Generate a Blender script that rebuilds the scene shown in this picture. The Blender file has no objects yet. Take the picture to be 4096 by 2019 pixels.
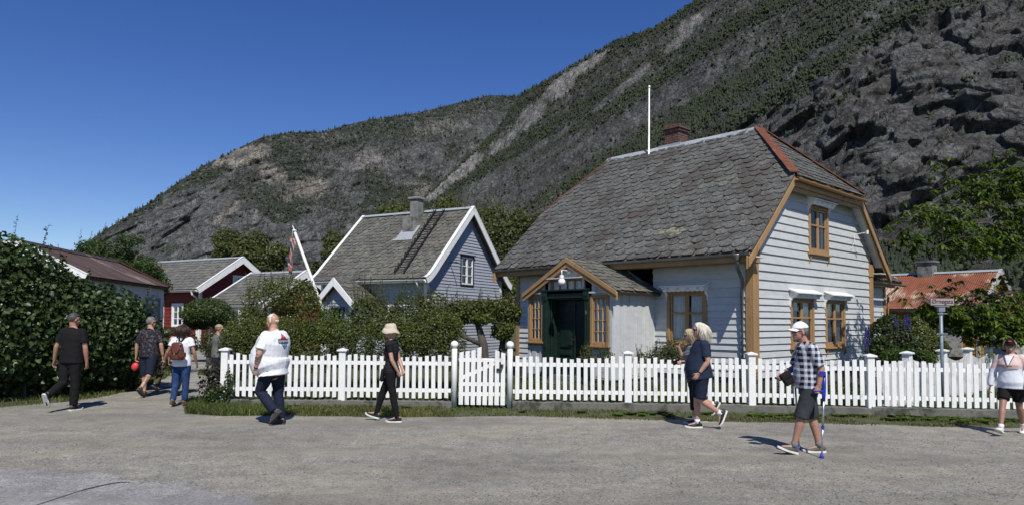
import bpy, bmesh, math, random
import numpy as np
from mathutils import Vector, Matrix, noise as mnoise
from mathutils.bvhtree import BVHTree
R = math.radians
sc = bpy.context.scene
# ------------------------------------------------------------ camera
F_PX, CXP, PIT, ROLL, HC = 2780.0, 2048.0, 0.045, 0.0061, 1.68
CYP = 1280 - F_PX*math.tan(PIT)
fw = np.array([0, math.cos(PIT), math.sin(PIT)]); _u = np.array([0, -math.sin(PIT), math.cos(PIT)]); _r = np.array([1., 0, 0])
RT = _r*math.cos(ROLL)+_u*math.sin(ROLL); UP = _u*math.cos(ROLL)-_r*math.sin(ROLL)
C0 = np.array([0, 0, HC])
cam = bpy.data.cameras.new("camera"); cam.sensor_width = 36; cam.lens = F_PX/4096*36
cam.shift_y = (CYP-1009.5)/4096; cam.clip_end = 20000; cam.clip_start = .1
co = bpy.data.objects.new("camera", cam); sc.collection.objects.link(co)
M = Matrix([[RT[0], UP[0], -fw[0], 0], [RT[1], UP[1], -fw[1], 0], [RT[2], UP[2], -fw[2], HC], [0, 0, 0, 1]])
co.matrix_world = M; sc.camera = co
# ------------------------------------------------------------ sky and sun
SUN_EL = R(51.5); SUN_AZ = (0.2, -1.0)          # direction towards the sun on the ground plane
w = bpy.data.worlds.new("World"); sc.world = w; w.use_nodes = True
nt = w.node_tree; bg = nt.nodes["Background"]
sky = nt.nodes.new("ShaderNodeTexSky"); sky.sky_type = 'NISHITA'; sky.sun_disc = False
sky.sun_elevation = SUN_EL; sky.sun_rotation = math.atan2(SUN_AZ[0], SUN_AZ[1]); sky.altitude = 1200
sky.air_density = 1.0; sky.dust_density = 0; sky.ozone_density = 2.2
hs = nt.nodes.new("ShaderNodeHueSaturation"); hs.inputs['Saturation'].default_value = 1.3; hs.inputs['Hue'].default_value = .518
nt.links.new(sky.outputs[0], hs.inputs['Color']); nt.links.new(hs.outputs[0], bg.inputs[0]); bg.inputs[1].default_value = .104
sd = bpy.data.lights.new("sun", 'SUN'); sd.energy = 5.0; sd.angle = R(.53); sd.color = (1, .955, .88)
so = bpy.data.objects.new("sun", sd); sc.collection.objects.link(so)
_s = Vector((SUN_AZ[0], SUN_AZ[1], 0)).normalized()*math.cos(SUN_EL)+Vector((0, 0, math.sin(SUN_EL)))
so.rotation_euler = _s.to_track_quat('Z', 'Y').to_euler(); so.location = (0, -5, 30)
sc.view_settings.view_transform = 'Standard'; sc.view_settings.look = 'None'
sc.view_settings.exposure = .0; sc.view_settings.gamma = 1
sc.cycles.max_bounces = 6; sc.cycles.volume_bounces = 0; sc.cycles.diffuse_bounces = 3; sc.cycles.transparent_max_bounces = 8
# ------------------------------------------------------------ pixel -> world helpers (photo pixels, 4096 wide)
def pray(x, y): return fw+RT*(x-CXP)/F_PX+UP*(CYP-y)/F_PX
def gnd(x, y, z=0.):
    d = pray(x, y); return C0+d*(z-HC)/d[2]
def dep(x, y, Y):
    d = pray(x, y); return C0+d*Y/d[1]
# ------------------------------------------------------------ object helpers
def link(o): sc.collection.objects.link(o); return o
def tag(o, label=None, cat=None, group=None, kind=None):
    if label: o["label"] = label
    if cat: o["category"] = cat
    if group: o["group"] = group
    if kind: o["kind"] = kind
    return o
def thing(name, label, cat, loc=(0, 0, 0), rz=0, group=None):
    o = link(bpy.data.objects.new(name, None)); o.location = loc; o.rotation_euler = (0, 0, rz); o.empty_display_size = .1
    return tag(o, label, cat, group)
def copy_tree(o, parent=None):
    c = o.copy(); sc.collection.objects.link(c); c.parent = parent
    for ch in list(o.children): copy_tree(ch, c)
    return c
def frame(T, ref):
    T = Vector(T).normalized(); ref = Vector(ref)
    a = ref-T*ref.dot(T)
    if a.length < 1e-5: a = Vector((1, 0, 0))-T*T.x
    if a.length < 1e-5: a = Vector((0, 1, 0))
    a.normalize(); return T, a, T.cross(a)
class MB:
    def __init__(s): s.v = []; s.f = []; s.g = []
    def add(s, vs, fs):
        s.g.append((len(s.v), len(s.f))); n = len(s.v); s.v += [tuple(p) for p in vs]; s.f += [tuple(i+n for i in f) for f in fs]; return s
    def box(s, a, b):
        x0, y0, z0 = a; x1, y1, z1 = b
        return s.add([(x0,y0,z0),(x1,y0,z0),(x1,y1,z0),(x0,y1,z0),(x0,y0,z1),(x1,y0,z1),(x1,y1,z1),(x0,y1,z1)],
                     [(0,3,2,1),(4,5,6,7),(0,1,5,4),(1,2,6,5),(2,3,7,6),(3,0,4,7)])
    def obox(s, c, ax, ay, az, hx, hy, hz):
        c = Vector(c); ax = Vector(ax).normalized()*hx; ay = Vector(ay).normalized()*hy; az = Vector(az).normalized()*hz
        v = [c+ax*i+ay*j+az*k for k in (-1, 1) for i, j in ((-1,-1),(1,-1),(1,1),(-1,1))]
        return s.add(v, [(0,3,2,1),(4,5,6,7),(0,1,5,4),(1,2,6,5),(2,3,7,6),(3,0,4,7)])
    def beam(s, p, q, wd, ht, up=(0, 0, 1)):      # bar from p to q; ht along up, wd sideways
        p = Vector(p); q = Vector(q); T, a, b = frame(q-p, up)
        return s.obox((p+q)/2, T, b, a, (q-p).length/2, wd/2, ht/2)
    def prism(s, poly, d):                       # planar poly (3d pts) extruded by vector d
        n = len(poly); d = Vector(d); P = [Vector(p) for p in poly]
        fs = [tuple(range(n-1, -1, -1)), tuple(range(n, 2*n))]+[(i, (i+1) % n, n+(i+1) % n, n+i) for i in range(n)]
        return s.add(P+[p+d for p in P], fs)
    def tube(s, pts, rad, n=8, ref=(0, 0, 1), cap=0, cyc=False):
        # rad: list of r or (ra, rb); ra along ref
        pts = [Vector(p) for p in pts]; m = len(pts); base = len(s.v)
        if not isinstance(rad, (list, tuple)) : rad = [rad]*m
        rings = []
        rr = [(r, r) if not isinstance(r, (tuple, list)) else r for r in rad]
        T0 = []
        for i in range(m):
            T0.append(((pts[min(i+1, m-1)]-pts[max(i-1, 0)])).normalized())
        seq = []
        if cap:
            for k in range(2):
                a = math.pi/2*(k+.35)/2.0; seq.append((pts[0]-T0[0]*min(rr[0])*math.cos(a), (rr[0][0]*math.sin(a), rr[0][1]*math.sin(a)), T0[0]))
        seq += [(pts[i], rr[i], T0[i]) for i in range(m)]
        if cap:
            for k in (1, 0):
                a = math.pi/2*(k+.35)/2.0; seq.append((pts[-1]+T0[-1]*min(rr[-1])*math.cos(a), (rr[-1][0]*math.sin(a), rr[-1][1]*math.sin(a)), T0[-1]))
        vs = []
        for c, (ra, rb), T in seq:
            _, a, b = frame(T, ref)
            for k in range(n):
                t = 2*math.pi*k/n; vs.append(c+a*ra*math.cos(t)+b*rb*math.sin(t))
        L = len(seq); fs = []
        for i in range(L-1):
            for k in range(n):
                fs.append((i*n+k, i*n+(k+1) % n, (i+1)*n+(k+1) % n, (i+1)*n+k))
        fs.append(tuple(range(n-1, -1, -1))); fs.append(tuple((L-1)*n+k for k in range(n)))
        return s.add(vs, fs)
    def ell(s, c, r, n=14, m=9, rot=None):
        c = Vector(c); vs = [Vector((0, 0, -1))]
        for i in range(1, m):
            ph = math.pi*i/m
            for k in range(n):
                t = 2*math.pi*k/n; vs.append(Vector((math.sin(ph)*math.cos(t), math.sin(ph)*math.sin(t), -math.cos(ph))))
        vs.append(Vector((0, 0, 1)))
        vs = [Vector((v.x*r[0], v.y*r[1], v.z*r[2])) for v in vs]
        if rot: vs = [rot @ v for v in vs]
        fs = [(0, 1+(k+1) % n, 1+k) for k in range(n)]
        for i in range(m-2):
            for k in range(n): fs.append((1+i*n+k, 1+i*n+(k+1) % n, 1+(i+1)*n+(k+1) % n, 1+(i+1)*n+k))
        e = len(vs)-1; fs += [(1+(m-2)*n+k, 1+(m-2)*n+(k+1) % n, e) for k in range(n)]
        return s.add([c+v for v in vs], fs)
    def lathe(s, c, prof, n=16):                 # prof: (r,z) list
        c = Vector(c); vs = []; fs = []
        for r, z in prof:
            for k in range(n):
                t = 2*math.pi*k/n; vs.append(c+Vector((r*math.cos(t), r*math.sin(t), z)))
        for i in range(len(prof)-1):
            for k in range(n): fs.append((i*n+k, i*n+(k+1) % n, (i+1)*n+(k+1) % n, (i+1)*n+k))
        fs.append(tuple(range(n-1, -1, -1))); fs.append(tuple((len(prof)-1)*n+k for k in range(n)))
        return s.add(vs, fs)
    def mesh(s, name):
        me = bpy.data.meshes.new(name); me.from_pydata([tuple(v) for v in s.v], [], s.f); me.update(); return me
    def build(s, name, mat, parent=None, smooth=False, bevel=0):
        me = s.mesh(name)
        if mat: me.materials.append(mat)
        if smooth: me.polygons.foreach_set("use_smooth", [True]*len(me.polygons))
        o = link(bpy.data.objects.new(name, me))
        if parent: o.parent = parent
        if bevel:
            b = o.modifiers.new("b", 'BEVEL'); b.width = bevel; b.segments = 1; b.limit_method = 'ANGLE'; b.angle_limit = R(50)
        return o
def build_each(mb, name, mat, parent, every=1, **kw):
    out = []; g = mb.g+[(len(mb.v), len(mb.f))]
    for i in range(0, len(mb.g), every):
        (v0, f0), (v1, f1) = g[i], g[min(i+every, len(mb.g))]; m = MB(); m.v = mb.v[v0:v1]; m.f = [tuple(k-v0 for k in f) for f in mb.f[f0:f1]]
        out.append(m.build(name, mat, parent, **kw))
    return out
def npmesh(name, V, Fq, mat, parent=None, smooth=False, attr=None):
    """V (n,3), Fq (m,k) fixed-size faces"""
    V = np.asarray(V, np.float32); Fq = np.asarray(Fq, np.int32); k = Fq.shape[1]
    me = bpy.data.meshes.new(name); me.vertices.add(len(V)); me.vertices.foreach_set("co", V.ravel())
    me.loops.add(Fq.size); me.loops.foreach_set("vertex_index", Fq.ravel())
    me.polygons.add(len(Fq)); me.polygons.foreach_set("loop_start", np.arange(0, Fq.size, k, dtype=np.int32))
    if attr is not None:
        a = me.attributes.new("dens", 'FLOAT', 'POINT'); a.data.foreach_set("value", np.asarray(attr, np.float32))
    if smooth: me.polygons.foreach_set("use_smooth", np.ones(len(Fq), bool))
    me.update(calc_edges=True); me.validate()
    if mat: me.materials.append(mat)
    o = link(bpy.data.objects.new(name, me)); o.parent = parent
    return o
# ------------------------------------------------------------ numpy noise
def _h(ix, iy, iz, s=0):
    n = (ix.astype(np.int64)*374761393+iy.astype(np.int64)*668265263+iz.astype(np.int64)*2147483647+s*974634777) & 0xFFFFFFFF
    n = ((n ^ (n >> 13))*1274126177) & 0xFFFFFFFF
    n = ((n ^ (n >> 16))*2246822519) & 0xFFFFFFFF
    return ((n ^ (n >> 15)) & 0xFFFFFF)/float(0xFFFFFF)
def vnoise(P, s=0):
    P = np.asarray(P, float); i = np.floor(P).astype(np.int64); f = P-i; f = f*f*(3-2*f); r = 0
    for a in (0, 1):
        for b in (0, 1):
            for c in (0, 1):
                wgt = (f[:, 0] if a else 1-f[:, 0])*(f[:, 1] if b else 1-f[:, 1])*(f[:, 2] if c else 1-f[:, 2])
                r = r+wgt*_h(i[:, 0]+a, i[:, 1]+b, i[:, 2]+c, s)
    return r*2-1
def fbm(P, oct=4, s=0, g=.5, ridged=False):
    r = 0; a = 1; t = 0
    for o in range(oct):
        n = vnoise(np.asarray(P)*2**o+o*17.3, s+o); n = (1-2*np.abs(n)) if ridged else n
        r = r+a*n; t += a; a *= g
    return r/t
def cells(P, s=0):
    """Worley: returns F1 distance, random value of the nearest cell"""
    i = np.floor(P).astype(np.int64); bd = np.full(len(P), 9.); bv = np.zeros(len(P)); b2 = np.full(len(P), 9.)
    for a in (-1, 0, 1):
        for b in (-1, 0, 1):
            for c in (-1, 0, 1):
                X, Y, Z = i[:, 0]+a, i[:, 1]+b, i[:, 2]+c
                d = (X+_h(X, Y, Z, s)-P[:, 0])**2+(Y+_h(X, Y, Z, s+1)-P[:, 1])**2+(Z+_h(X, Y, Z, s+2)-P[:, 2])**2
                m = d < bd; b2 = np.where(m, bd, np.minimum(b2, d)); bd = np.where(m, d, bd); bv = np.where(m, _h(X, Y, Z, s+3), bv)
    return np.sqrt(bd), bv, np.sqrt(b2)-np.sqrt(bd)
rng = np.random.default_rng(7); random.seed(7)
# ------------------------------------------------------------ materials
def newmat(name):
    m = bpy.data.materials.new(name); m.use_nodes = True; t = m.node_tree; return m, t, t.nodes["Principled BSDF"]
def nd(t, typ, **kw):
    n = t.nodes.new(typ)
    for k, v in kw.items():
        if k.startswith("i_"): n.inputs[k[2:].replace("_", " ")].default_value = v
        else: setattr(n, k, v)
    return n
def c4(c): return (c[0], c[1], c[2], 1)
def ramp(t, fac, stops):
    r = t.nodes.new("ShaderNodeValToRGB"); e = r.color_ramp.elements
    e[0].position, e[0].color = stops[0][0], c4(stops[0][1]); e[1].position, e[1].color = stops[-1][0], c4(stops[-1][1])
    for p, c in stops[1:-1]:
        x = e.new(p); x.color = c4(c)
    t.links.new(fac, r.inputs[0]); return r.outputs[0]
def coord(t, scale=(1, 1, 1), kind='Object', rot=(0, 0, 0)):
    tc = t.nodes.new("ShaderNodeTexCoord"); mp = t.nodes.new("ShaderNodeMapping")
    mp.inputs['Scale'].default_value = scale; mp.inputs['Rotation'].default_value = rot
    t.links.new(tc.outputs[kind], mp.inputs[0]); return mp.outputs[0]
def noi(t, vec, scale, detail=4, rough=.55, dist=0):
    n = nd(t, "ShaderNodeTexNoise", i_Scale=scale, i_Detail=detail, i_Roughness=rough, i_Distortion=dist)
    t.links.new(vec, n.inputs['Vector']); return n.outputs['Fac']
def mix(t, fac, a, b, mode='MIX'):
    m = t.nodes.new("ShaderNodeMix"); m.data_type = 'RGBA'; m.blend_type = mode
    for s, v in ((m.inputs[0], fac), (m.inputs[6], a), (m.inputs[7], b)):
        if hasattr(v, 'is_output'): t.links.new(v, s)
        else: s.default_value = v if not isinstance(v, tuple) else c4(v)
    return m.outputs[2]
def mth(t, op, a, b=0.):
    m = t.nodes.new("ShaderNodeMath"); m.operation = op
    for s, v in ((m.inputs[0], a), (m.inputs[1], b)):
        if hasattr(v, 'is_output'): t.links.new(v, s)
        else: s.default_value = v
    return m.outputs[0]
def bump(t, p, h, st=.4, dist=.01):
    b = nd(t, "ShaderNodeBump", i_Strength=st, i_Distance=dist); t.links.new(h, b.inputs['Height']); t.links.new(b.outputs[0], p.inputs['Normal'])
def island(t): return t.nodes.new("ShaderNodeNewGeometry").outputs['Random Per Island']
MATS = {}
def simple(name, col, rough=.6, var=.12, scale=6, metal=0, bst=.15, bsc=60, bd=.004, spec=.4, isl=0, stretch=(1, 1, 1), dirt=None, dscale=2.5, dth=(.55, .75)):
    """plain colour with large soft variation, fine bump, optional dirt patches and per-piece variation"""
    if name in MATS: return MATS[name]
    m, t, p = newmat(name); v = coord(t, stretch)
    n = noi(t, v, scale, 5, .6)
    lo = tuple(max(0, c*(1-var)) for c in col); hi = tuple(min(1, c*(1+var)) for c in col)
    c = ramp(t, n, [(.3, lo), (.7, hi)])
    if isl:
        k = ramp(t, island(t), [(0, (1-isl,)*3), (1, (1,)*3)]); c = mix(t, 1., c, k, 'MULTIPLY')
    if dirt:
        f = ramp(t, noi(t, v, dscale, 6, .65), [(dth[0], (0,)*3), (dth[1], (1,)*3)]); c = mix(t, f, c, dirt)
    t.links.new(c, p.inputs['Base Color']); p.inputs['Roughness'].default_value = rough; p.inputs['Metallic'].default_value = metal
    p.inputs['Specular IOR Level'].default_value = spec
    if bst: bump(t, p, noi(t, v, bsc, 4, .6), bst, bd)
    MATS[name] = m; return m
def leafmat(name, cols, trans=.35, rough=.5, big=1.3):
    if name in MATS: return MATS[name]
    m, t, p = newmat(name)
    st = [(i/(len(cols)-1), c) for i, c in enumerate(cols)]
    c = ramp(t, island(t), st)
    n = noi(t, coord(t), big, 3); c = mix(t, 1., c, ramp(t, n, [(.3, (.6, .62, .6)), (.7, (1.25, 1.2, 1.1))]), 'MULTIPLY')
    t.links.new(c, p.inputs['Base Color']); p.inputs['Roughness'].default_value = rough; p.inputs['Specular IOR Level'].default_value = .35
    tr = t.nodes.new("ShaderNodeBsdfTranslucent"); t.links.new(mix(t, 1., c, (1.5, 1.6, .7), 'MULTIPLY'), tr.inputs[0])
    mx = t.nodes.new("ShaderNodeMixShader"); mx.inputs[0].default_value = trans
    out = t.nodes["Material Output"]; t.links.new(p.outputs[0], mx.inputs[1]); t.links.new(tr.outputs[0], mx.inputs[2]); t.links.new(mx.outputs[0], out.inputs[0])
    MATS[name] = m; return m
def glassmat():
    if 'glass' in MATS: return MATS['glass']
    m, t, p = newmat('window_glass'); out = t.nodes["Material Output"]
    g = nd(t, "ShaderNodeBsdfGlossy"); g.inputs['Roughness'].default_value = .03; g.inputs['Color'].default_value = (.9, .95, 1, 1)
    tr = t.nodes.new("ShaderNodeBsdfTransparent"); tr.inputs[0].default_value = (.93, .95, .94, 1)
    fr = nd(t, "ShaderNodeFresnel", i_IOR=1.5); bp = nd(t, "ShaderNodeBump", i_Strength=.08, i_Distance=.02)
    t.links.new(noi(t, coord(t), 3, 2), bp.inputs['Height']); t.links.new(bp.outputs[0], g.inputs['Normal'])
    mx = t.nodes.new("ShaderNodeMixShader"); t.links.new(mth(t, 'MULTIPLY', fr.outputs[0], 1.0), mx.inputs[0])
    t.links.new(tr.outputs[0], mx.inputs[1]); t.links.new(g.outputs[0], mx.inputs[2]); t.links.new(mx.outputs[0], out.inputs[0])
    MATS['glass'] = m; return m
def slatemat(name, base, lichen=.5, brown=.3):
    if name in MATS: return MATS[name]
    m, t, p = newmat(name); v = coord(t)
    isl = island(t); b = base
    c = ramp(t, isl, [(0, tuple(x*.6 for x in b)), (.3, tuple(x*.9 for x in b)), (.7, tuple(x*1.08 for x in b)), (.9, tuple(x*1.5 for x in b)), (1, (b[0]*1.15, b[1]*.98, b[2]*.85))])
    n1 = noi(t, v, 9, 6, .7)
    c = mix(t, ramp(t, n1, [(.4, (0,)*3), (.62, (.75,)*3)]), c, tuple(x*.5 for x in b))
    li = ramp(t, noi(t, v, 22, 5, .75), [(.53, (0,)*3), (.63, (lichen,)*3)]); c = mix(t, li, c, (.3, .3, .265)); c = mix(t, ramp(t, noi(t, v, 2.2, 7, .75), [(.5, (0,)*3), (.64, (.7,)*3)]), c, tuple(x*.42 for x in b)); l3 = ramp(t, noi(t, v, 5, 7, .78), [(.5, (0,)*3), (.62, (.75,)*3)]); c = mix(t, l3, c, (.145, .145, .128))
    l2 = ramp(t, noi(t, v, .8, 6, .7), [(.5, (0,)*3), (.6, (brown,)*3)]); c = mix(t, l2, c, (.055, .044, .035))
    t.links.new(c, p.inputs['Base Color']); p.inputs['Roughness'].default_value = .75
    bump(t, p, noi(t, v, 35, 6, .7), .6, .012); MATS[name] = m; return m
def rustmat(name, base, pale, rot=0, psc=1.2, pth=(.58, .68)):
    if name in MATS: return MATS[name]
    m, t, p = newmat(name); v = coord(t, (1, .25, 1)); v2 = coord(t, (4, .5, 1))
    c = ramp(t, noi(t, v, 1.5, 6, .65), [(.3, tuple(x*.6 for x in base)), (.5, base), (.7, tuple(min(1, x*1.35) for x in base))])
    f = mth(t, 'MULTIPLY', ramp(t, noi(t, v, psc, 3, .5), [(pth[0], (0,)*3), (pth[1], (1,)*3)]), ramp(t, noi(t, v2, 5, 5, .7), [(.42, (0,)*3), (.55, (1,)*3)]))
    c = mix(t, f, c, pale); t.links.new(c, p.inputs['Base Color']); p.inputs['Roughness'].default_value = .6
    bump(t, p, noi(t, coord(t), 30, 4), .2, .004); MATS[name] = m; return m
white_paint = simple("white_paint", (.79, .79, .77), .45, .06, 3, bst=.3, bsc=40, dirt=(.47, .48, .42), dscale=7, dth=(.56, .76), stretch=(1, 1, .5))
# ------------------------------------------------------------ ground
def gravelmat(name, base, tan, fine, smooth=False):
    m, t, p = newmat(name); v = coord(t)
    vs = nd(t, "ShaderNodeTexVoronoi", i_Scale=fine); t.links.new(v, vs.inputs['Vector'])
    c = ramp(t, vs.outputs['Color'], [(0, tuple(x*.55 for x in base)), (.5, base), (1, tuple(min(1, x*1.7) for x in base))])
    big = noi(t, coord(t, (.35, 1.6, 1), rot=(0, 0, .07)), 1.1, 5, .6)
    f = ramp(t, big, [(.42, (0,)*3), (.62, (.8,)*3)])
    c = mix(t, f, c, tan)
    n = noi(t, v, 26, 6, .75); c = mix(t, 1., c, ramp(t, n, [(.25, (.62,)*3), (.5, (1,)*3), (.75, (1.38,)*3)]), 'MULTIPLY')
    n = noi(t, v, 3.1, 6, .7); c = mix(t, 1., c, ramp(t, n, [(.3, (.74,)*3), (.7, (1.2,)*3)]), 'MULTIPLY')
    n = noi(t, coord(t, (.5, 1, 1)), .7, 5, .65, .4); c = mix(t, 1., c, ramp(t, n, [(.35, (.8, .8, .82)), (.5, (1,)*3), (.68, (1.14, 1.12, 1.05))]), 'MULTIPLY')
    # darker packed bands where wheels run along the road
    tr = noi(t, coord(t, (.06, .9, 1), rot=(0, 0, .09)), 1.2, 3, .5); c = mix(t, ramp(t, tr, [(.5, (0,)*3), (.68, (.45,)*3)]), c, tuple(x*.62 for x in tan))
    t.links.new(c, p.inputs['Base Color']); p.inputs['Roughness'].default_value = .95; p.inputs['Specular IOR Level'].default_value = .15
    h = mth(t, 'ADD', noi(t, v, 70, 4, .7), mth(t, 'MULTIPLY', vs.outputs['Distance'], -.5)); bump(t, p, h, .7, .012); return m
m_gravel = gravelmat("gravel", (.245, .237, .208), (.28, .262, .215), 75)
m_path = gravelmat("path_gravel", (.28, .275, .26), (.25, .24, .2), 60)
m_asph = gravelmat("worn_asphalt", (.275, .27, .262), (.28, .275, .262), 85)
m_grassy = simple("grassy_soil", (.05, .062, .02), .95, .45, 2.2, bst=.5, bsc=25, bd=.03, dirt=(.1, .088, .055), dscale=3, dth=(.5, .65))
gv = 6000.
o = MB().add([(-gv, -300, 0), (gv, -300, 0), (gv, gv, 0), (-gv, gv, 0)], [(0, 1, 2, 3)]).build("ground", m_grassy); tag(o, kind="structure")
def jag(pts, step=.25, amp=.06, seed=1):
    out = []; r = random.Random(seed)
    for i in range(len(pts)-1):
        a, b = Vector(pts[i]), Vector(pts[i+1]); n = max(1, int((b-a).length/step))
        for k in range(n):
            q = a.lerp(b, k/n); out.append((q.x+r.uniform(-amp, amp), q.y+r.uniform(-amp, amp), q.z))
    out.append(tuple(pts[-1])); return out
def G(x, y, z=0.): return tuple(gnd(x, y, z))
verge = [G(4096, 1712), G(3700, 1702), G(3200, 1690), G(2700, 1680), G(2100, 1662), G(1800, 1666), G(1500, 1668), G(1100, 1660), G(900, 1662), G(745, 1655), G(740, 1642), G(800, 1622), G(850, 1600), G(885, 1570), G(905, 1500), G(960, 1420), G(1010, 1392)]
leftedge = [G(760, 1392), G(720, 1440), G(700, 1485), G(640, 1525), G(560, 1552), G(420, 1582), G(300, 1603), G(0, 1628)]
road = [(14, -6, 0), (16, 8.2, 0), (11.5, 10.6, 0)]+jag(verge)+jag(leftedge, seed=2)+[(-14, 12.8, 0), (-24, 13.5, 0), (-24, -6, 0)]
o = MB().add([(a, b, .004) for a, b, c in road], [tuple(range(len(road)))]).build("road", m_gravel); tag(o, kind="structure")
pp = jag([G(905, 1560), G(920, 1480), G(960, 1422), G(1005, 1396)], seed=4)+jag([G(765, 1396), G(725, 1445), G(705, 1490), G(650, 1530), G(620, 1545)], seed=5)
o = MB().add([(a, b, .008) for a, b, c in pp], [tuple(range(len(pp)))]).build("path", m_path); tag(o, kind="structure")
ap = jag([G(-900, 1800), G(0, 1872), G(400, 1900), G(800, 1950), G(1050, 2019), G(1150, 2300)], .12, .11, 6)+[(-1.5, 1, 0), (-9, 1, 0)]
o = MB().add([(a, b, .008) for a, b, c in ap], [tuple(range(len(ap)))]).build("asphalt_patch", m_asph); tag(o, kind="structure")
m_tar = simple("tar", (.03, .03, .033), .5, .2)
cl = [gnd(x, y, .012) for x, y in ((60, 2060), (140, 2019), (230, 1990), (330, 1957), (430, 1934), (480, 1926), (525, 1926))]
vs = []
for i, pnt in enumerate(cl):
    wd = (.05, .052, .05, .045, .036, .022, .001)[i]; vs += [tuple(pnt+np.array([0, -wd, 0])), tuple(pnt+np.array([0, wd, 0]))]
o = MB().add(vs, [(2*i, 2*i+2, 2*i+3, 2*i+1) for i in range(6)]).build("tar_line", m_tar); tag(o, kind="structure")
# loose stones
def octas(P, S, squash=.6):
    T = np.array([[1, 0, 0], [0, 1, 0], [-1, 0, 0], [0, -1, 0], [0, 0, 1], [0, 0, -1]], float); Ft = np.array([[0, 1, 4], [1, 2, 4], [2, 3, 4], [3, 0, 4], [1, 0, 5], [2, 1, 5], [3, 2, 5], [0, 3, 5]])
    n = len(P); V = T[None]*(S[:, None, None])*rng.uniform(.55, 1.25, (n, 6, 1)); V[:, :, 2] *= squash
    a = rng.uniform(0, 6.3, n); c, s_ = np.cos(a)[:, None], np.sin(a)[:, None]
    V = np.stack([V[:, :, 0]*c-V[:, :, 1]*s_, V[:, :, 0]*s_+V[:, :, 1]*c, V[:, :, 2]], -1)+P[:, None]
    return V.reshape(-1, 3), (Ft[None]+np.arange(n)[:, None, None]*6).reshape(-1, 3)
n = 42000
px = rng.uniform(-60, 4160, n); py = 1600+430*rng.uniform(0, 1, n)**.8
P = np.array([gnd(a, b, .006) for a, b in zip(px, py)]); S = rng.gamma(2.2, .0016, n)+.0022
cl_ = fbm(P*np.array([.5, 1.8, 1]), 3, 5); k = (cl_+rng.uniform(-.5, .6, n) > 0) & (P[:, 1] < 10.9)
P, S = P[k], np.minimum(S[k], .016)
m_peb = simple("pebbles", (.29, .275, .24), .8, .2, isl=.72, bst=0)
V, Fq = octas(P, S); o = npmesh("gravel_stones", V, Fq, m_peb); tag(o, kind="stuff")
# ------------------------------------------------------------ mountains
SILA = [(-2600, 1262), (-1500, 1245), (-600, 1225), (0, 1170), (150, 1120), (250, 1050), (330, 985), (382, 945), (477, 885), (604, 808), (700, 738), (811, 664), (890, 626), (986, 578), (1049, 549), (1145, 532), (1288, 528), (1367, 506), (1479, 479), (1670, 452), (1829, 413), (1956, 382), (2067, 384), (2250, 420), (2600, 500), (3200, 640)]
SILB = [(1330, 1240), (1450, 1060), (1560, 930), (1640, 850), (1720, 770), (1850, 650), (1989, 520), (2050, 430), (2083, 377), (2226, 301), (2385, 206), (2480, 158), (2607, 118), (2687, 71), (2783, 0), (2900, -95), (3100, -230), (3400, -400), (3800, -520), (4300, -600), (5600, -500)]
def lerpt(tab, x): return np.interp(x, [a for a, b in tab], [b for a, b in tab])
def gauss(x, y, bl):
    r = np.zeros_like(x)
    for cx, cy, rx, ry, ang, a in bl:
        c, s_ = math.cos(R(ang)), math.sin(R(ang)); dx, dy = x-cx, y-cy
        u, v = (dx*c+dy*s_)/rx, (-dx*s_+dy*c)/ry; r = np.maximum(r, a*np.clip(1.5-(u*u+v*v), 0, 1))
    return r
def prays(x, y): return fw[None]+RT[None]*((x-CXP)/F_PX)[:, None]+UP[None]*((CYP-y)/F_PX)[:, None]
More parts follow.
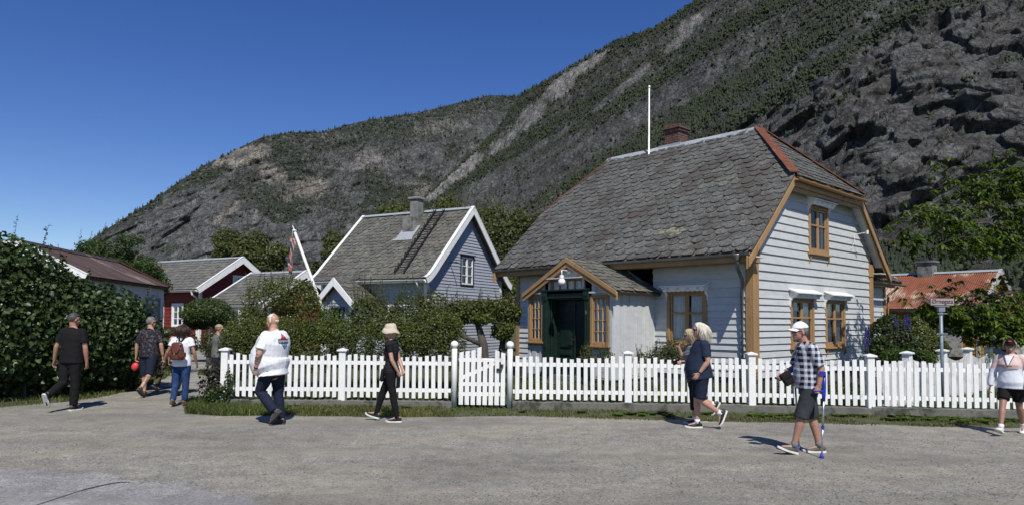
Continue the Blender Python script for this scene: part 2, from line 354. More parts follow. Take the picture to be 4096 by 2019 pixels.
def mountain(name, SIL, foot, top, xs, nv, light, dens_fn, cliff_fn, amp, seed, mat, ntree, thgt, group_kind="structure"):
    nx = len(xs); v = np.linspace(0, 1, nv); X, Vv = np.meshgrid(xs, v); X = X.ravel(); Vv = Vv.ravel()
    ys = lerpt(SIL, X); yb = 1292+0*X; Yp = yb+(ys-yb)*Vv
    D = lerpt(foot, X)+(lerpt(top, X)-lerpt(foot, X))*Vv**.85
    d = prays(X, Yp); P = C0[None]+d*(D/d[:, 1])[:, None]
    # sheared coordinates so that layers climb to the right as the strata do
    Q = P.copy(); Q[:, 2] = P[:, 2]-.45*P[:, 0]
    fade = np.clip((1-Vv)*9, 0, 1)*np.clip(Vv*12, 0, 1)
    cl = cliff_fn(X, Yp)
    sc_ = amp
    f = fbm(Q/(9*sc_), 4, seed)*1.6*sc_+fbm(Q/(3.0*sc_)*np.array([1, 1, 1.3]), 4, seed+5, .5, True)*(.5-.25*cl)*sc_
    for s1, a1 in ((8., 1.1), (3.4, 1.0), (1.5, .5)):
        wq = Q+np.stack([fbm(Q/(s1*sc_), 2, seed+20+i) for i in range(3)], -1)*s1*sc_*.3
        F1, cv, ed = cells(wq/(s1*sc_)*np.array([.8, .8, 1.]), seed+9); f = f+(cv-.5)*a1*sc_*(.12+1.9*cl)*np.clip(ed*12, 0, 1)
    hd = -P.copy(); hd[:, 2] = 0; hd /= np.linalg.norm(hd, axis=1)[:, None]; hd[:, 2] = .1
    P2 = P+hd*(f*fade)[:, None]
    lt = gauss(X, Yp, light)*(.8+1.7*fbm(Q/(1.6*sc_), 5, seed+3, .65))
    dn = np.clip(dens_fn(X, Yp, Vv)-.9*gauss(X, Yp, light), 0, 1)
    k = np.arange(nx-1)[None]+(np.arange(nv-1)*nx)[:, None]
    Fq = np.stack([k, k+1, k+nx+1, k+nx], -1).reshape(-1, 4)
    # closed behind: a back skirt down to the ground
    bk = P2[-nx:].copy(); bk[:, 1] += lerpt(top, xs)*.5; bk[:, 2] = -5
    base = len(P2); V = np.concatenate([P2, bk]); kb = np.arange(nx-1)
    Fb = np.stack([(nv-1)*nx+kb, (nv-1)*nx+kb+1, base+kb+1, base+kb], -1); Fq = np.concatenate([Fq, Fb])
    o = npmesh(name, V, Fq, mat, attr=np.concatenate([dn, np.ones(nx)]))
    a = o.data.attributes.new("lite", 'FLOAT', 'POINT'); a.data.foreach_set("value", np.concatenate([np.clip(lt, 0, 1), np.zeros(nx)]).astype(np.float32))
    tag(o, kind="structure")
    # trees
    m = ntree*4; ti = rng.integers(0, nv-1, m); tj = rng.uniform(0, nx-1.001, m)
    # even over the picture area of each column
    idx = ti*nx+tj.astype(int)
    colw = (1292-lerpt(SIL, xs[tj.astype(int)]))/1300.
    keep = rng.uniform(0, 1, m) < (dn[idx]**2.)*np.clip(colw, .05, 1.4)/1.4
    keep |= (Vv[idx] > .985) & (rng.uniform(0, 1, m) < .55)
    idx = idx[keep][:ntree]; fr = rng.uniform(0, 1, (len(idx), 2))
    nb = idx+nx*(rng.uniform(0, 1, len(idx)) < fr[:, 0]); A = P2[idx]; B = P2[idx+1]; Cc = P2[np.minimum(idx+nx, len(P2)-1)]
    TP = A+(B-A)*fr[:, :1]+(Cc-A)*fr[:, 1:]
    return TP, X[idx], Yp[idx], D[idx], Vv[idx], thgt
def conifers(P, H, Wd):
    """ragged tiers: 2 stacked uneven cones of 5 sides"""
    n = len(P); k = 5; tiers = [(0.0, .6, 1.), (.36, 1.0, .55)]; VV = []; FF = []; off = 0
    for z0, z1, r in tiers:
        a = np.linspace(0, 2*np.pi, k, endpoint=False)[None]+rng.uniform(0, 6, (n, 1)); rr = r*Wd[:, None]*rng.uniform(.55, 1.3, (n, k))
        zz = H[:, None]*(z0+rng.uniform(-.05, .08, (n, k)))
        ring = np.stack([P[:, :1]+rr*np.cos(a), P[:, 1:2]+rr*np.sin(a), P[:, 2:]+zz], -1)
        tip = P+np.stack([rng.normal(0, .02, n)*H, rng.normal(0, .02, n)*H, H*z1], -1)
        V = np.concatenate([ring, tip[:, None]], 1); VV.append(V)
        FF.append(np.array([[i+off, (i+1) % k+off, k+off] for i in range(k)])); off += k+1
    V = np.concatenate(VV, 1); Ft = np.concatenate(FF)
    return V.reshape(-1, 3), (Ft[None]+np.arange(n)[:, None, None]*off).reshape(-1, 3)
_ico = bmesh.new(); bmesh.ops.create_icosphere(_ico, subdivisions=1, radius=1); _icoV = np.array([v.co[:] for v in _ico.verts]); _icoF = np.array([[v.index for v in f.verts] for f in _ico.faces]); _ico.free()
def blobs(P, H, Wd):
    n = len(P); k = len(_icoV); V = _icoV[None]*rng.uniform(.55, 1.25, (n, k, 1))
    a = rng.uniform(0, 6.3, n); c, s_ = np.cos(a)[:, None], np.sin(a)[:, None]
    V = np.stack([(V[:, :, 0]*c-V[:, :, 1]*s_)*Wd[:, None], (V[:, :, 0]*s_+V[:, :, 1]*c)*Wd[:, None], V[:, :, 2]*H[:, None]*.55+H[:, None]*.5], -1)+P[:, None]
    return V.reshape(-1, 3), (_icoF[None]+np.arange(n)[:, None, None]*k).reshape(-1, 3)
def rockmat(name, rock, lite, soil, sca, green):
    m, t, p = newmat(name); v = coord(t, (1, 1, 1)); sh = coord(t, (1, .4, .35), rot=(0, R(24), 0))
    n1 = noi(t, v, .02/sca, 8, .68); n2 = noi(t, sh, .09/sca, 7, .7)
    c = ramp(t, n2, [(.3, tuple(x*.4 for x in rock)), (.47, rock), (.6, tuple(x*1.35 for x in rock)), (.78, tuple(x*2.1 for x in rock))])
    st = noi(t, coord(t, (1, 1, .12)), .16/sca, 5, .7); c = mix(t, ramp(t, st, [(.5, (0,)*3), (.7, (.55,)*3)]), c, tuple(x*.45 for x in rock))
    c = mix(t, ramp(t, n1, [(.45, (0,)*3), (.62, (.6,)*3)]), c, soil)
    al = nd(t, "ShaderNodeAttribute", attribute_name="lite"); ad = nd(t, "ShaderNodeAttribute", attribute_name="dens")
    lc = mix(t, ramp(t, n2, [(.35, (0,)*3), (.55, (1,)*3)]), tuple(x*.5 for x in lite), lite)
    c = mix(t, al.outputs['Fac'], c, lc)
    g = mth(t, 'MULTIPLY', ad.outputs['Fac'], ramp(t, noi(t, v, .12/sca, 5, .7), [(.38, (0.2,)*3), (.6, (1,)*3)]))
    c = mix(t, g, c, green)
    # joints and cracks of the rock
    wv = nd(t, "ShaderNodeTexNoise", i_Scale=.05/sca, i_Detail=4.); t.links.new(v, wv.inputs['Vector']); va = t.nodes.new("ShaderNodeVectorMath"); va.operation = 'MULTIPLY_ADD'; t.links.new(wv.outputs['Color'], va.inputs[0]); va.inputs[1].default_value = (26*sca,)*3; t.links.new(coord(t, (1, .6, .8), rot=(0, R(20), 0)), va.inputs[2])
    crk = None
    for sz in (.016, .045, .12):
        vo = nd(t, "ShaderNodeTexVoronoi", i_Scale=sz/sca, feature='DISTANCE_TO_EDGE'); t.links.new(va.outputs[0], vo.inputs['Vector'])
        k_ = ramp(t, vo.outputs['Distance'], [(0, (.25,)*3), (.07, (1,)*3)]); crk = k_ if crk is None else mix(t, 1., crk, k_, 'MULTIPLY')
    c = mix(t, ramp(t, noi(t, v, .03/sca, 4, .6), [(.4, (.12,)*3), (.65, (.75,)*3)]), c, crk, 'MULTIPLY')
    t.links.new(c, p.inputs['Base Color']); p.inputs['Roughness'].default_value = .95; p.inputs['Specular IOR Level'].default_value = .1
    b = nd(t, "ShaderNodeBump", i_Strength=1., i_Distance=6*sca); t.links.new(mth(t, 'ADD', n2, mth(t, 'MULTIPLY', crk, .5)), b.inputs['Height'])
    b2 = nd(t, "ShaderNodeBump", i_Strength=.8, i_Distance=2*sca); t.links.new(noi(t, v, .35/sca, 6, .7), b2.inputs['Height']); t.links.new(b.outputs[0], b2.inputs['Normal'])
    t.links.new(b2.outputs[0], p.inputs['Normal']); return m
m_rockA = rockmat("far_rock", (.125, .127, .128), (.32, .29, .245), (.062, .066, .058), 2.2, (.034, .042, .03))
m_rockB = rockmat("cliff_rock", (.105, .107, .107), (.3, .288, .275), (.058, .054, .046), 1., (.03, .037, .018))
m_con = leafmat("far_conifer", [(.016, .024, .018), (.026, .037, .024), (.038, .052, .03)], .06, .9, .02)
m_dec = leafmat("far_broadleaf", [(.02, .032, .015), (.034, .048, .02), (.055, .068, .028)], .1, .9, .02)
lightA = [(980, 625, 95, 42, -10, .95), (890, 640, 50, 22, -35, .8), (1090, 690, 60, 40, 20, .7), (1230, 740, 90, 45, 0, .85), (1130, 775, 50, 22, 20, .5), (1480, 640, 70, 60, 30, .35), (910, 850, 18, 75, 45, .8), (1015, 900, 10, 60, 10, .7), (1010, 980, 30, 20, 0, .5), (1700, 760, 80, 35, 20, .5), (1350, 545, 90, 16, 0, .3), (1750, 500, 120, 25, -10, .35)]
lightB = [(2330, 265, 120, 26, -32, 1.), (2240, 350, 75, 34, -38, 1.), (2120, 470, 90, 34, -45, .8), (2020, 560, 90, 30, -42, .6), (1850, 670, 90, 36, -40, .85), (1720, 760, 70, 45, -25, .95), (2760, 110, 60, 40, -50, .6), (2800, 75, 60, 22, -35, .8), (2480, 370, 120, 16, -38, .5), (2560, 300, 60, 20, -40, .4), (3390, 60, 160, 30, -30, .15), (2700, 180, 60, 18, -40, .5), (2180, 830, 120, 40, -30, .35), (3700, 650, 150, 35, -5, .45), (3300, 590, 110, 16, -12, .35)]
def densA(X, Y, V):
    Pn = np.stack([X/230., Y/160., X*0], -1); n = fbm(Pn, 5, 31, .62)
    d = np.clip(.5+2.3*n, .05, 1); d = np.maximum(d, np.clip((V-.86)*9, 0, 1)); d *= np.where(Y > 1000, .5, 1)
    return np.clip(d+gauss(X, Y, [(1530, 830, 60, 200, -12, .8), (1120, 830, 60, 60, 30, .7), (800, 700, 130, 50, -30, .6), (1500, 560, 300, 60, -10, .5)]), 0, 1)
def densB(X, Y, V):
    Q = np.stack([(X+Y*1.3)/260., (Y+.62*X)/75., X*0], -1); n = fbm(Q, 5, 41, .6)
    line = Y-(620-(X-2440)*.52)          # below this line (towards the right) it is bare cliff
    cliff = cliffB(X, Y)
    d = np.clip(.5+1.9*n, .04, 1)*(1-.97*cliff)+.85*np.clip(n-.22, 0, 1)*cliff*2
    d = np.maximum(d, np.clip((V-.9)*9, 0, 1)*(X < 2800)); return np.clip(d, 0, 1)
def cliffB(X, Y):
    # edge of the wooded slope: from the roof of the grey house up to the right
    e = np.interp(X, [2000, 2100, 2400, 2600, 2900, 3200, 3500, 3800, 4100, 4500, 5600], [1000, 840, 720, 650, 510, 380, 150, 0, -130, -200, -300])
    e2 = 900+0*X
    j = 60*fbm(np.stack([X/120, Y/90, X*0], -1), 3, 51)
    return np.clip((Y-e+j)/60, 0, 1)*np.clip((990-Y+j)/50+.0, 0, 1)
xA = np.arange(-2600, 2700, 7.); xB = np.concatenate([np.arange(1330, 4240, 4.), np.arange(4240, 5600, 14.)])
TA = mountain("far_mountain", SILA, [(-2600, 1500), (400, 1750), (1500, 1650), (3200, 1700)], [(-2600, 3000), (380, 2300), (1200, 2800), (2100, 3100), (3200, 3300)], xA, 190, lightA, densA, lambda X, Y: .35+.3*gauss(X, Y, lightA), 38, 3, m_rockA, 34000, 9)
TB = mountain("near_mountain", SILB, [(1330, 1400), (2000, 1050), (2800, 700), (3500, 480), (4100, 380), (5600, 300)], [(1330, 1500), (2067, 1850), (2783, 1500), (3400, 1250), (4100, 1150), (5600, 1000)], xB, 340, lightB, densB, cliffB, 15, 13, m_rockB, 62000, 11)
def planttrees(T, name, mats, h0, frac_con):
    P, X, Y, D, V, _ = T; n = len(P); con = rng.uniform(0, 1, n) < frac_con
    H = h0*rng.uniform(.55, 1.35, n)
    v1, f1 = conifers(P[con], H[con], H[con]*.23); o = npmesh(name+"_conifer_forest", v1, f1, mats[0]); tag(o, kind="stuff")
    Hb = np.repeat(H[~con]*.75, 3)*rng.uniform(.45, .8, 3*int((~con).sum())); Pb = np.repeat(P[~con], 3, 0)+np.stack([rng.normal(0, .2, len(Hb))*Hb, rng.normal(0, .2, len(Hb))*Hb, rng.uniform(0, .45, len(Hb))*Hb], -1); v1, f1 = blobs(Pb, Hb, Hb*.4); o = npmesh(name+"_broadleaf_forest", v1, f1, mats[1]); tag(o, kind="stuff")
planttrees(TA, "far_slope", (m_con, m_dec), 13, .75)
planttrees(TB, "near_slope", (m_con, m_dec), 9, .62)

# ------------------------------------------------------------ house building kit
class Pl:      # a wall plane in a house's local frame: u along the wall, z up, o outwards
    def __init__(s, o, u, n): s.o, s.u, s.n = Vector(o), Vector(u), Vector(n)
    def __call__(s, u, z, o=0.): return s.o+s.u*u+Vector((0, 0, z))+s.n*o
def pbox(mb, pl, u0, u1, z0, z1, o0, o1):
    v = [pl(u, z, o) for o in (o0, o1) for u, z in ((u0, z0), (u1, z0), (u1, z1), (u0, z1))]
    return mb.add(v, [(0,3,2,1),(4,5,6,7),(0,1,5,4),(1,2,6,5),(2,3,7,6),(3,0,4,7)])
def siding(mb, pl, rng_fn, z0, z1, hfn, holes=(), th=.03, seed=1, jit=.004, solid=0):
    """lapped boards: rng_fn(z) -> (umin, umax); holes: (u0,u1,z0,z1)"""
    r = random.Random(seed); z = z0
    while z < z1-.01:
        h = hfn(z)*r.uniform(.93, 1.07); zt = min(z+h, z1); cuts = [z, zt]
        for a in holes:
            for q in (a[2], a[3]):
                if z < q < zt: cuts.append(q)
        cuts = sorted(cuts); t0 = th+r.uniform(-jit, jit); tilt = r.uniform(-.006, .006)
        for i in range(len(cuts)-1):
            a, b = cuts[i], cuts[i+1]
            if b-a < .003: continue
            ka, kb = (a-z)/(zt-z), (b-z)/(zt-z); oa, ob = t0*(1-ka)+.006, t0*(1-kb)+.006
            la, ra = rng_fn(a); lb, rb = rng_fn(b)
            segs = [(la, ra, lb, rb)]
            for u0, u1, h0, h1 in holes:
                if a >= h0-1e-4 and b <= h1+1e-4:
                    ns = []
                    for s_ in segs:
                        if u1 <= min(s_[0], s_[2]) or u0 >= max(s_[1], s_[3]): ns.append(s_); continue
                        if u0 > s_[0]: ns.append((s_[0], u0, s_[2], u0))
                        if u1 < s_[1]: ns.append((u1, s_[1], u1, s_[3]))
                    segs = ns
            for u0, u1, v0, v1 in segs:
                if u1-u0 < .01 and v1-v0 < .01: continue
                v1 = max(v1, v0+.001)
                # joint between two planks now and then
                mb.add([pl(u0, a, -.02), pl(u1, a, -.02), pl(v1, b, -.02), pl(v0, b, -.02), pl(u0, a, oa), pl(u1, a, oa+tilt), pl(v1, b, ob+tilt*.3), pl(v0, b, ob)],
                       [(0,3,2,1),(4,5,6,7),(0,1,5,4),(1,2,6,5),(2,3,7,6),(3,0,4,7)])
        z = zt
    return mb
def curtainmesh(mb, pl, u0, u1, z0, z1, o, amp=.018, per=.09, lean=0., bot=None):
    n = max(8, int((u1-u0)/.012)); vs = []; r = random.Random(int(u0*991)+int(z0*77)); ph = r.uniform(0, 6)
    for j in range(7):
        k = j/6; z = z1+(z0-z1)*k
        for i in range(n+1):
            u = u0+(u1-u0)*i/n; q = math.sin(u/per*6.28+ph+.6*math.sin(k*3))*amp*(.6+.4*k)
            vs.append(pl(u+lean*k*k, z, o+q))
    fs = [(j*(n+1)+i, j*(n+1)+i+1, (j+1)*(n+1)+i+1, (j+1)*(n+1)+i) for j in range(6) for i in range(n)]
    return mb.add(vs, fs)
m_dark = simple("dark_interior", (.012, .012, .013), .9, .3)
m_curt = simple("curtain_cloth", (.8, .8, .77), .9, .06)
m_hoodw = white_paint
def window(parent, pl, u0, u1, z0, z1, m_fr, cols=2, rows=(.37,), muntw=.045, fr=.085, o=.05, curtain='pair', hood=None, sill=True, label=None, mun=.03, inner=.055, casing_mat=None):
    """casing + sash + glass + curtain + dark room behind. rows: heights (fraction from the top) of the cross bars"""
    mb = MB(); c = fr
    pbox(mb, pl, u0, u0+c, z0, z1, -.04, o); pbox(mb, pl, u1-c, u1, z0, z1, -.04, o)
    pbox(mb, pl, u0+c, u1-c, z1-c, z1, -.04, o-.002); pbox(mb, pl, u0+c, u1-c, z0, z0+c*.8, -.04, o-.002)
    a, b, lo, hi = u0+c, u1-c, z0+c*.8, z1-c
    W = (b-a)/cols; s = inner; so_ = o-.03
    for i in range(cols):     # each sash
        x0, x1 = a+W*i, a+W*(i+1)
        pbox(mb, pl, x0, x0+s, lo, hi, -.03, so_); pbox(mb, pl, x1-s, x1, lo, hi, -.03, so_)
        pbox(mb, pl, x0+s, x1-s, hi-s, hi, -.03, so_-.002); pbox(mb, pl, x0+s, x1-s, lo, lo+s, -.03, so_-.002)
    for k in rows:
        zz = hi-(hi-lo)*k; pbox(mb, pl, a, b, zz-muntw/2, zz+muntw/2, -.026, so_+.006 if muntw > .03 else so_-.008)
    w_ = mb.build("window", m_fr, parent, bevel=.004)
    if label: tag(w_, label)
    MB().add([pl(a, lo, -.012), pl(b, lo, -.012), pl(b, hi, -.012), pl(a, hi, -.012)], [(0, 1, 2, 3)]).build("pane", glassmat(), w_)
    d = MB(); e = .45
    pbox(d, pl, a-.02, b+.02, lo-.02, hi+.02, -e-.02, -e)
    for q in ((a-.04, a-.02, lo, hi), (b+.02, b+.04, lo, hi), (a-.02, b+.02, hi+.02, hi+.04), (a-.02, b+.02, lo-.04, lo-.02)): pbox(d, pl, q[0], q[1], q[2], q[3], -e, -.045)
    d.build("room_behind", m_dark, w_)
    if curtain:
        cm = MB()
        if curtain == 'pair':
            wd = (b-a)*.4; curtainmesh(cm, pl, a, a+wd, lo, hi, -.05, lean=-.02); curtainmesh(cm, pl, b-wd, b, lo, hi, -.05, lean=.02)
        elif curtain == 'narrow':
            wd = (b-a)*.22; curtainmesh(cm, pl, a, a+wd, lo, hi, -.05); curtainmesh(cm, pl, b-wd, b, lo, hi, -.05)
        elif curtain == 'full': curtainmesh(cm, pl, a, b, lo, hi, -.09, amp=.012, per=.05)
        elif curtain == 'lace': curtainmesh(cm, pl, a, b, lo+.0, hi, -.04, amp=.01, per=.11)
        cm.build("curtain", m_curt, w_, smooth=True)
    if sill:
        sm = MB(); pbox(sm, pl, u0-.05, u1+.05, z0-.045, z0, -.01, o+.06); pbox(sm, pl, u0-.02, u1+.02, z0-.10, z0-.045, -.01, o+.005)
        if hood:
            for uu in (u0+.02, u1-.07):
                sm.prism([pl(uu, z0-.10, .0), pl(uu, z0-.10, o+.03), pl(uu, z0-.17, o+.02), pl(uu, z0-.2, .03), pl(uu, z0-.26, .03), pl(uu, z0-.28, .0)], pl.u*.05)
        sm.build("sill", m_fr, w_, bevel=.005)
    if hood:
        hm = MB(); w0, w1 = u0-.09, u1+.09
        pts = [pl(w0, z1+.17, .0), pl(w0, z1+.2, .0), pl(w0, z1+.095, .27), pl(w0, z1+.07, .27)]
        hm.prism(pts, pl.u*(w1-w0))
        n = 9; q = (u1-u0+.04)/n                       # scalloped, pierced skirt
        zz = z1+.085
        poly = [pl(u0-.02, zz, .2), pl(u1+.02, zz, .2)]
        for k in range(n):
            uu = u1+.02-q*k
            poly += [pl(uu, z1-.025, .185), pl(uu-q*.3, z1-.045, .18), pl(uu-q*.7, z1-.045, .18)]
        poly.append(pl(u0-.02, z1-.025, .185)); hm.prism(poly, pl.n*-.018)
        for uu in (u0-.03, u1-.03):
            hm.prism([pl(uu, z1+.17, .0), pl(uu, z1+.09, .24), pl(uu, z1+.03, .23), pl(uu, z1+.02, .17), pl(uu, z1-.03, .17), pl(uu, z1-.04, .1), pl(uu, z1-.13, .05), pl(uu, z1-.26, .035), pl(uu, z1-.26, .0)], pl.u*.06)
        ho = hm.build("hood", m_hoodw, w_)
        cr = MB()
        for k in range(n//2):
            uc = u0+(u1-u0)*(k+.5)/(n//2); zc = z1+.028
            for du, dz in ((.018, .012), (-.018, .012), (.018, -.012), (-.018, -.012)):
                cr.add([pl(uc+du+.009*math.cos(a_), zc+dz+.009*math.sin(a_), .2045+dz*.0) for a_ in [i*1.0472 for i in range(6)]], [(0, 1, 2, 3, 4, 5)])
        build_each(cr, "pierced_cross", m_dark, ho, 4)
    return w_
def clip_poly(sub, clip):
    out = sub
    for i in range(len(clip)):
        a, b = clip[i], clip[(i+1) % len(clip)]; inp = out; out = []
        if not inp: break
        def side(p): return (b[0]-a[0])*(p[1]-a[1])-(b[1]-a[1])*(p[0]-a[0])
        for k in range(len(inp)):
            p, q = inp[k], inp[(k+1) % len(inp)]; sp, sq = side(p), side(q)
            if sp >= 0: out.append(p)
            if sp*sq < 0:
                t = sp/(sp-sq); out.append((p[0]+(q[0]-p[0])*t, p[1]+(q[1]-p[1])*t))
    return out
def slates(mb, S, poly, w=.3, ex=.22, seed=3, th=.014, rnd=True, lift=.034, shear=0.):
    """S(a,b)->(point, normal). poly: convex ccw polygon in (a,b)"""
    r = random.Random(seed); amin = min(p[0] for p in poly)-w; amax = max(p[0] for p in poly)+w; bmin = min(p[1] for p in poly); bmax = max(p[1] for p in poly)
    row = 0; b = bmin-.03
    while b < bmax:
        a = amin+(row % 2)*w/2+r.uniform(-.03, .03)
        while a < amax:
            ww = w*r.uniform(.86, 1.14); L = ex*1.9; g = ww*.485; rot = r.gauss(0, .045)+shear; dl = r.gauss(0, .016)-(.07 if r.random() < .012 else 0); rag = r.uniform(.8, 1.15)
            if rnd:
                K = [(-g, L), (-g, ex*.55)]+[(-g*math.cos(t), ex*.55-(ex*.6)*rag*math.sin(t)) for t in (.35, .75, 1.15, 1.57, 2., 2.4, 2.8)]+[(g, ex*.55), (g, L)]
            else: K = [(-g, L), (-g, 0), (g, r.uniform(-.01, .01)), (g, L)]
            K = [(a+ww/2+x*math.cos(rot)-y*math.sin(rot), b+dl+x*math.sin(rot)+y*math.cos(rot)) for x, y in K]
            K = clip_poly(K[::-1] if False else K, poly)
            if len(K) >= 3:
                top = []; bot = []; tl = r.uniform(-.006, .008); hh = lift+r.uniform(-.004, .007)
                for x, y in K:
                    P, N = S(x, y); k = 1-(y-b)/L; o = .004+hh*k+tl*(x-a)/ww
                    top.append(P+N*(o+th)); bot.append(P+N*o)
                n = len(K); mb.add(top+bot, [tuple(range(n)), tuple(range(2*n-1, n-1, -1))]+[(i, n+i, n+(i+1) % n, (i+1) % n) for i in range(n)])
            a += w
        b += ex*r.uniform(.97, 1.03); row += 1
    return mb
def slope(o, ua, ub):
    o, ua, ub = Vector(o), Vector(ua).normalized(), Vector(ub).normalized(); N = ua.cross(ub).normalized()
    if N.z < 0: N = -N
    return lambda a, b: (o+ua*a+ub*b, N)
def profslope(o, ua, prof, out):
    """curved slope: prof list of (horizontal run inward, z); b is arc length"""
    o, ua, out = Vector(o), Vector(ua), Vector(out); L = [0]
    for i in range(len(prof)-1): L.append(L[-1]+math.dist(prof[i], prof[i+1]))
    def S(a, b):
        i = 0
        while i < len(L)-2 and b > L[i+1]: i += 1
        k = (b-L[i])/(L[i+1]-L[i]); r0, z0 = prof[i]; r1, z1 = prof[i+1]; q = Vector((r1-r0, z1-z0)).normalized()
        p = o+ua*a-out*(r0+(r1-r0)*k)+Vector((0, 0, z0+(z1-z0)*k)); return p, (out*q.y+Vector((0, 0, q.x))).normalized()
    return S, L[-1]
def roofslab(mb, S, poly, th, nb=8):
    """deck under the slates, following S; poly given as left/right edges by b: list of (b, a0, a1)"""
    t = []; n = len(poly)
    for b, a0, a1 in poly:
        for a in (a0, a1):
            P, N = S(a, b); t.append((P, N))
    vs = [p for p, N in t]+[p-N*th for p, N in t]; m = 2*n; fs = []
    for i in range(n-1):
        a, b, c, d = 2*i, 2*i+1, 2*i+3, 2*i+2
        fs += [(a, b, c, d), (m+a, m+d, m+c, m+b), (a, d, m+d, m+a), (b, m+b, m+c, c)]
    fs += [(0, m, m+1, 1), (2*n-2, 2*n-1, m+2*n-1, m+2*n-2)]; return mb.add(vs, fs)
# ------------------------------------------------------------ the light grey house with the slate roof
m_grey = simple("grey_siding", (.535, .548, .54), .55, .05, 4, isl=.1, bst=.35, bsc=18, bd=.004, stretch=(1, 1, 3), dirt=(.4, .42, .41), dscale=3, dth=(.5, .78))
m_ochre = simple("ochre_trim", (.34, .205, .09), .5, .14, 3, bst=.3, bsc=30, stretch=(1, 1, .3), dirt=(.22, .13, .06), dscale=9, dth=(.56, .72))
m_pale = simple("pale_glazing", (.5, .36, .22), .5, .1)
m_green = simple("dark_green_door", (.01, .024, .017), .4, .25, 5, bst=.3, bsc=35)
m_slate = slatemat("old_slate", (.088, .091, .08), .8, .7)
m_slate2 = slatemat("lichen_slate", (.115, .112, .09), .7, .3)
m_rustmetal = simple("rusted_flashing", (.14, .047, .024), .75, .45, 6, isl=.2, dirt=(.3, .2, .15), dscale=9, dth=(.64, .72))
m_zinc = simple("painted_zinc", (.42, .46, .48), .45, .2, 5, metal=.2, isl=.25, dirt=(.3, .13, .08), dscale=5, dth=(.55, .68))
m_gutter = simple("grey_gutter", (.2, .215, .22), .4, .2, 5, metal=.5)
m_conc = simple("old_concrete", (.145, .142, .125), .9, .3, 3, bst=.6, bsc=30, bd=.01, dirt=(.05, .052, .04), dscale=3, dth=(.5, .62))
m_conc2 = simple("chimney_render", (.2, .2, .185), .9, .35, 2.5, bst=.5, bsc=25, bd=.01, dirt=(.08, .08, .075), dscale=3.5, dth=(.48, .62))
m_under = simple("roof_deck", (.1, .07, .05), .9, .3)
m_foun = m_conc
def brickmat():
    m, t, p = newmat("brick"); b = nd(t, "ShaderNodeTexBrick", i_Scale=1.); b.inputs['Color1'].default_value = (.12, .034, .024, 1); b.inputs['Color2'].default_value = (.06, .02, .018, 1); b.inputs['Mortar'].default_value = (.16, .14, .12, 1)
    b.inputs['Mortar Size'].default_value = .008; b.inputs['Brick Width'].default_value = .2; b.inputs['Row Height'].default_value = .07
    tc = t.nodes.new("ShaderNodeTexCoord"); sx = t.nodes.new("ShaderNodeSeparateXYZ"); t.links.new(tc.outputs['Object'], sx.inputs[0]); cx = t.nodes.new("ShaderNodeCombineXYZ")
    t.links.new(mth(t, 'ADD', sx.outputs[0], sx.outputs[1]), cx.inputs[0]); t.links.new(sx.outputs[2], cx.inputs[1]); t.links.new(cx.outputs[0], b.inputs['Vector'])
    c = mix(t, ramp(t, noi(t, tc.outputs['Object'], 8, 5, .7), [(.5, (0,)*3), (.62, (.8,)*3)]), b.outputs['Color'], (.03, .025, .022))
    t.links.new(c, p.inputs['Base Color']); p.inputs['Roughness'].default_value = .9
    bump(t, p, mth(t, 'ADD', mth(t, 'MULTIPLY', b.outputs['Fac'], -1.), noi(t, tc.outputs['Object'], 30, 4)), .8, .012); return m
m_brick = brickmat()
O1 = dep(3012, 1400, 15.5); A1 = R(-47.1)
h1 = thing("slate_roofed_house", "light grey clapboard house with ochre trim and a fish-scale slate roof", "house", (O1[0], O1[1], 0), A1)
L1, W1, EZ, SL = 7.65, 6.95, 3.2, .94
FP = Pl((0, 0, 0), (1, 0, 0), (0, -1, 0)); GP = Pl((0, 0, 0), (0, 1, 0), (1, 0, 0))
BP = Pl((0, W1, 0), (-1, 0, 0), (0, 1, 0)); LP = Pl((-L1, W1, 0), (0, -1, 0), (-1, 0, 0))
# holes: front window, porch back, gable windows
fwn = (-2.24, -1.13, 1.1, 2.44); g1 = (1.74, 3.12, 1.07, 2.3); g2 = (3.7, 5.08, 1.04, 2.3); gu = (2.74, 4.05, 3.42, 4.66)
g1 = (1.78, 3.05, 1.07, 2.3); g2 = (3.74, 4.98, 1.04, 2.3); gu = (2.82, 3.98, 3.42, 4.66)
hb = lambda z: .155 if z < 2.2 else .2
wl = MB()
siding(wl, FP, lambda z: (-L1+.1, -.1), .42, 3.3, hb, [fwn, (-5.4, -2.66, 0, 3.0)], seed=11)
def grange(z):
    hw = (7.02-z)/SL-.12; c = 3.47
    if z <= 3.2: return (.1, W1-.1)
    return (max(.06, c-hw), min(W1-.06, c+hw)) if z < 5.2 else (max(.06, c-hw), min(W1-.06, c+hw))
siding(wl, GP, grange, .42, 5.12, hb, [g1, g2, gu], seed=12)
siding(wl, BP, lambda z: (.1, L1-.1), .42, 3.3, hb, seed=13); siding(wl, LP, lambda z: (lambda q: (W1-q[1], W1-q[0]))(grange(z)), .42, 5.12, hb, seed=14)
wl.build("clapboard_wall", m_grey, h1)
# inner shell so that no light leaks (kept clear of windows' dark boxes)
core = MB(); core.box((-L1+.55, .55, .3), (-.55, W1-.55, 3.2)); core.build("inner_core", m_dark, h1)
fd = MB(); fd.box((-L1+.02, .02, -.1), (-.02, W1-.02, .42)); fd.build("foundation", m_foun, h1)
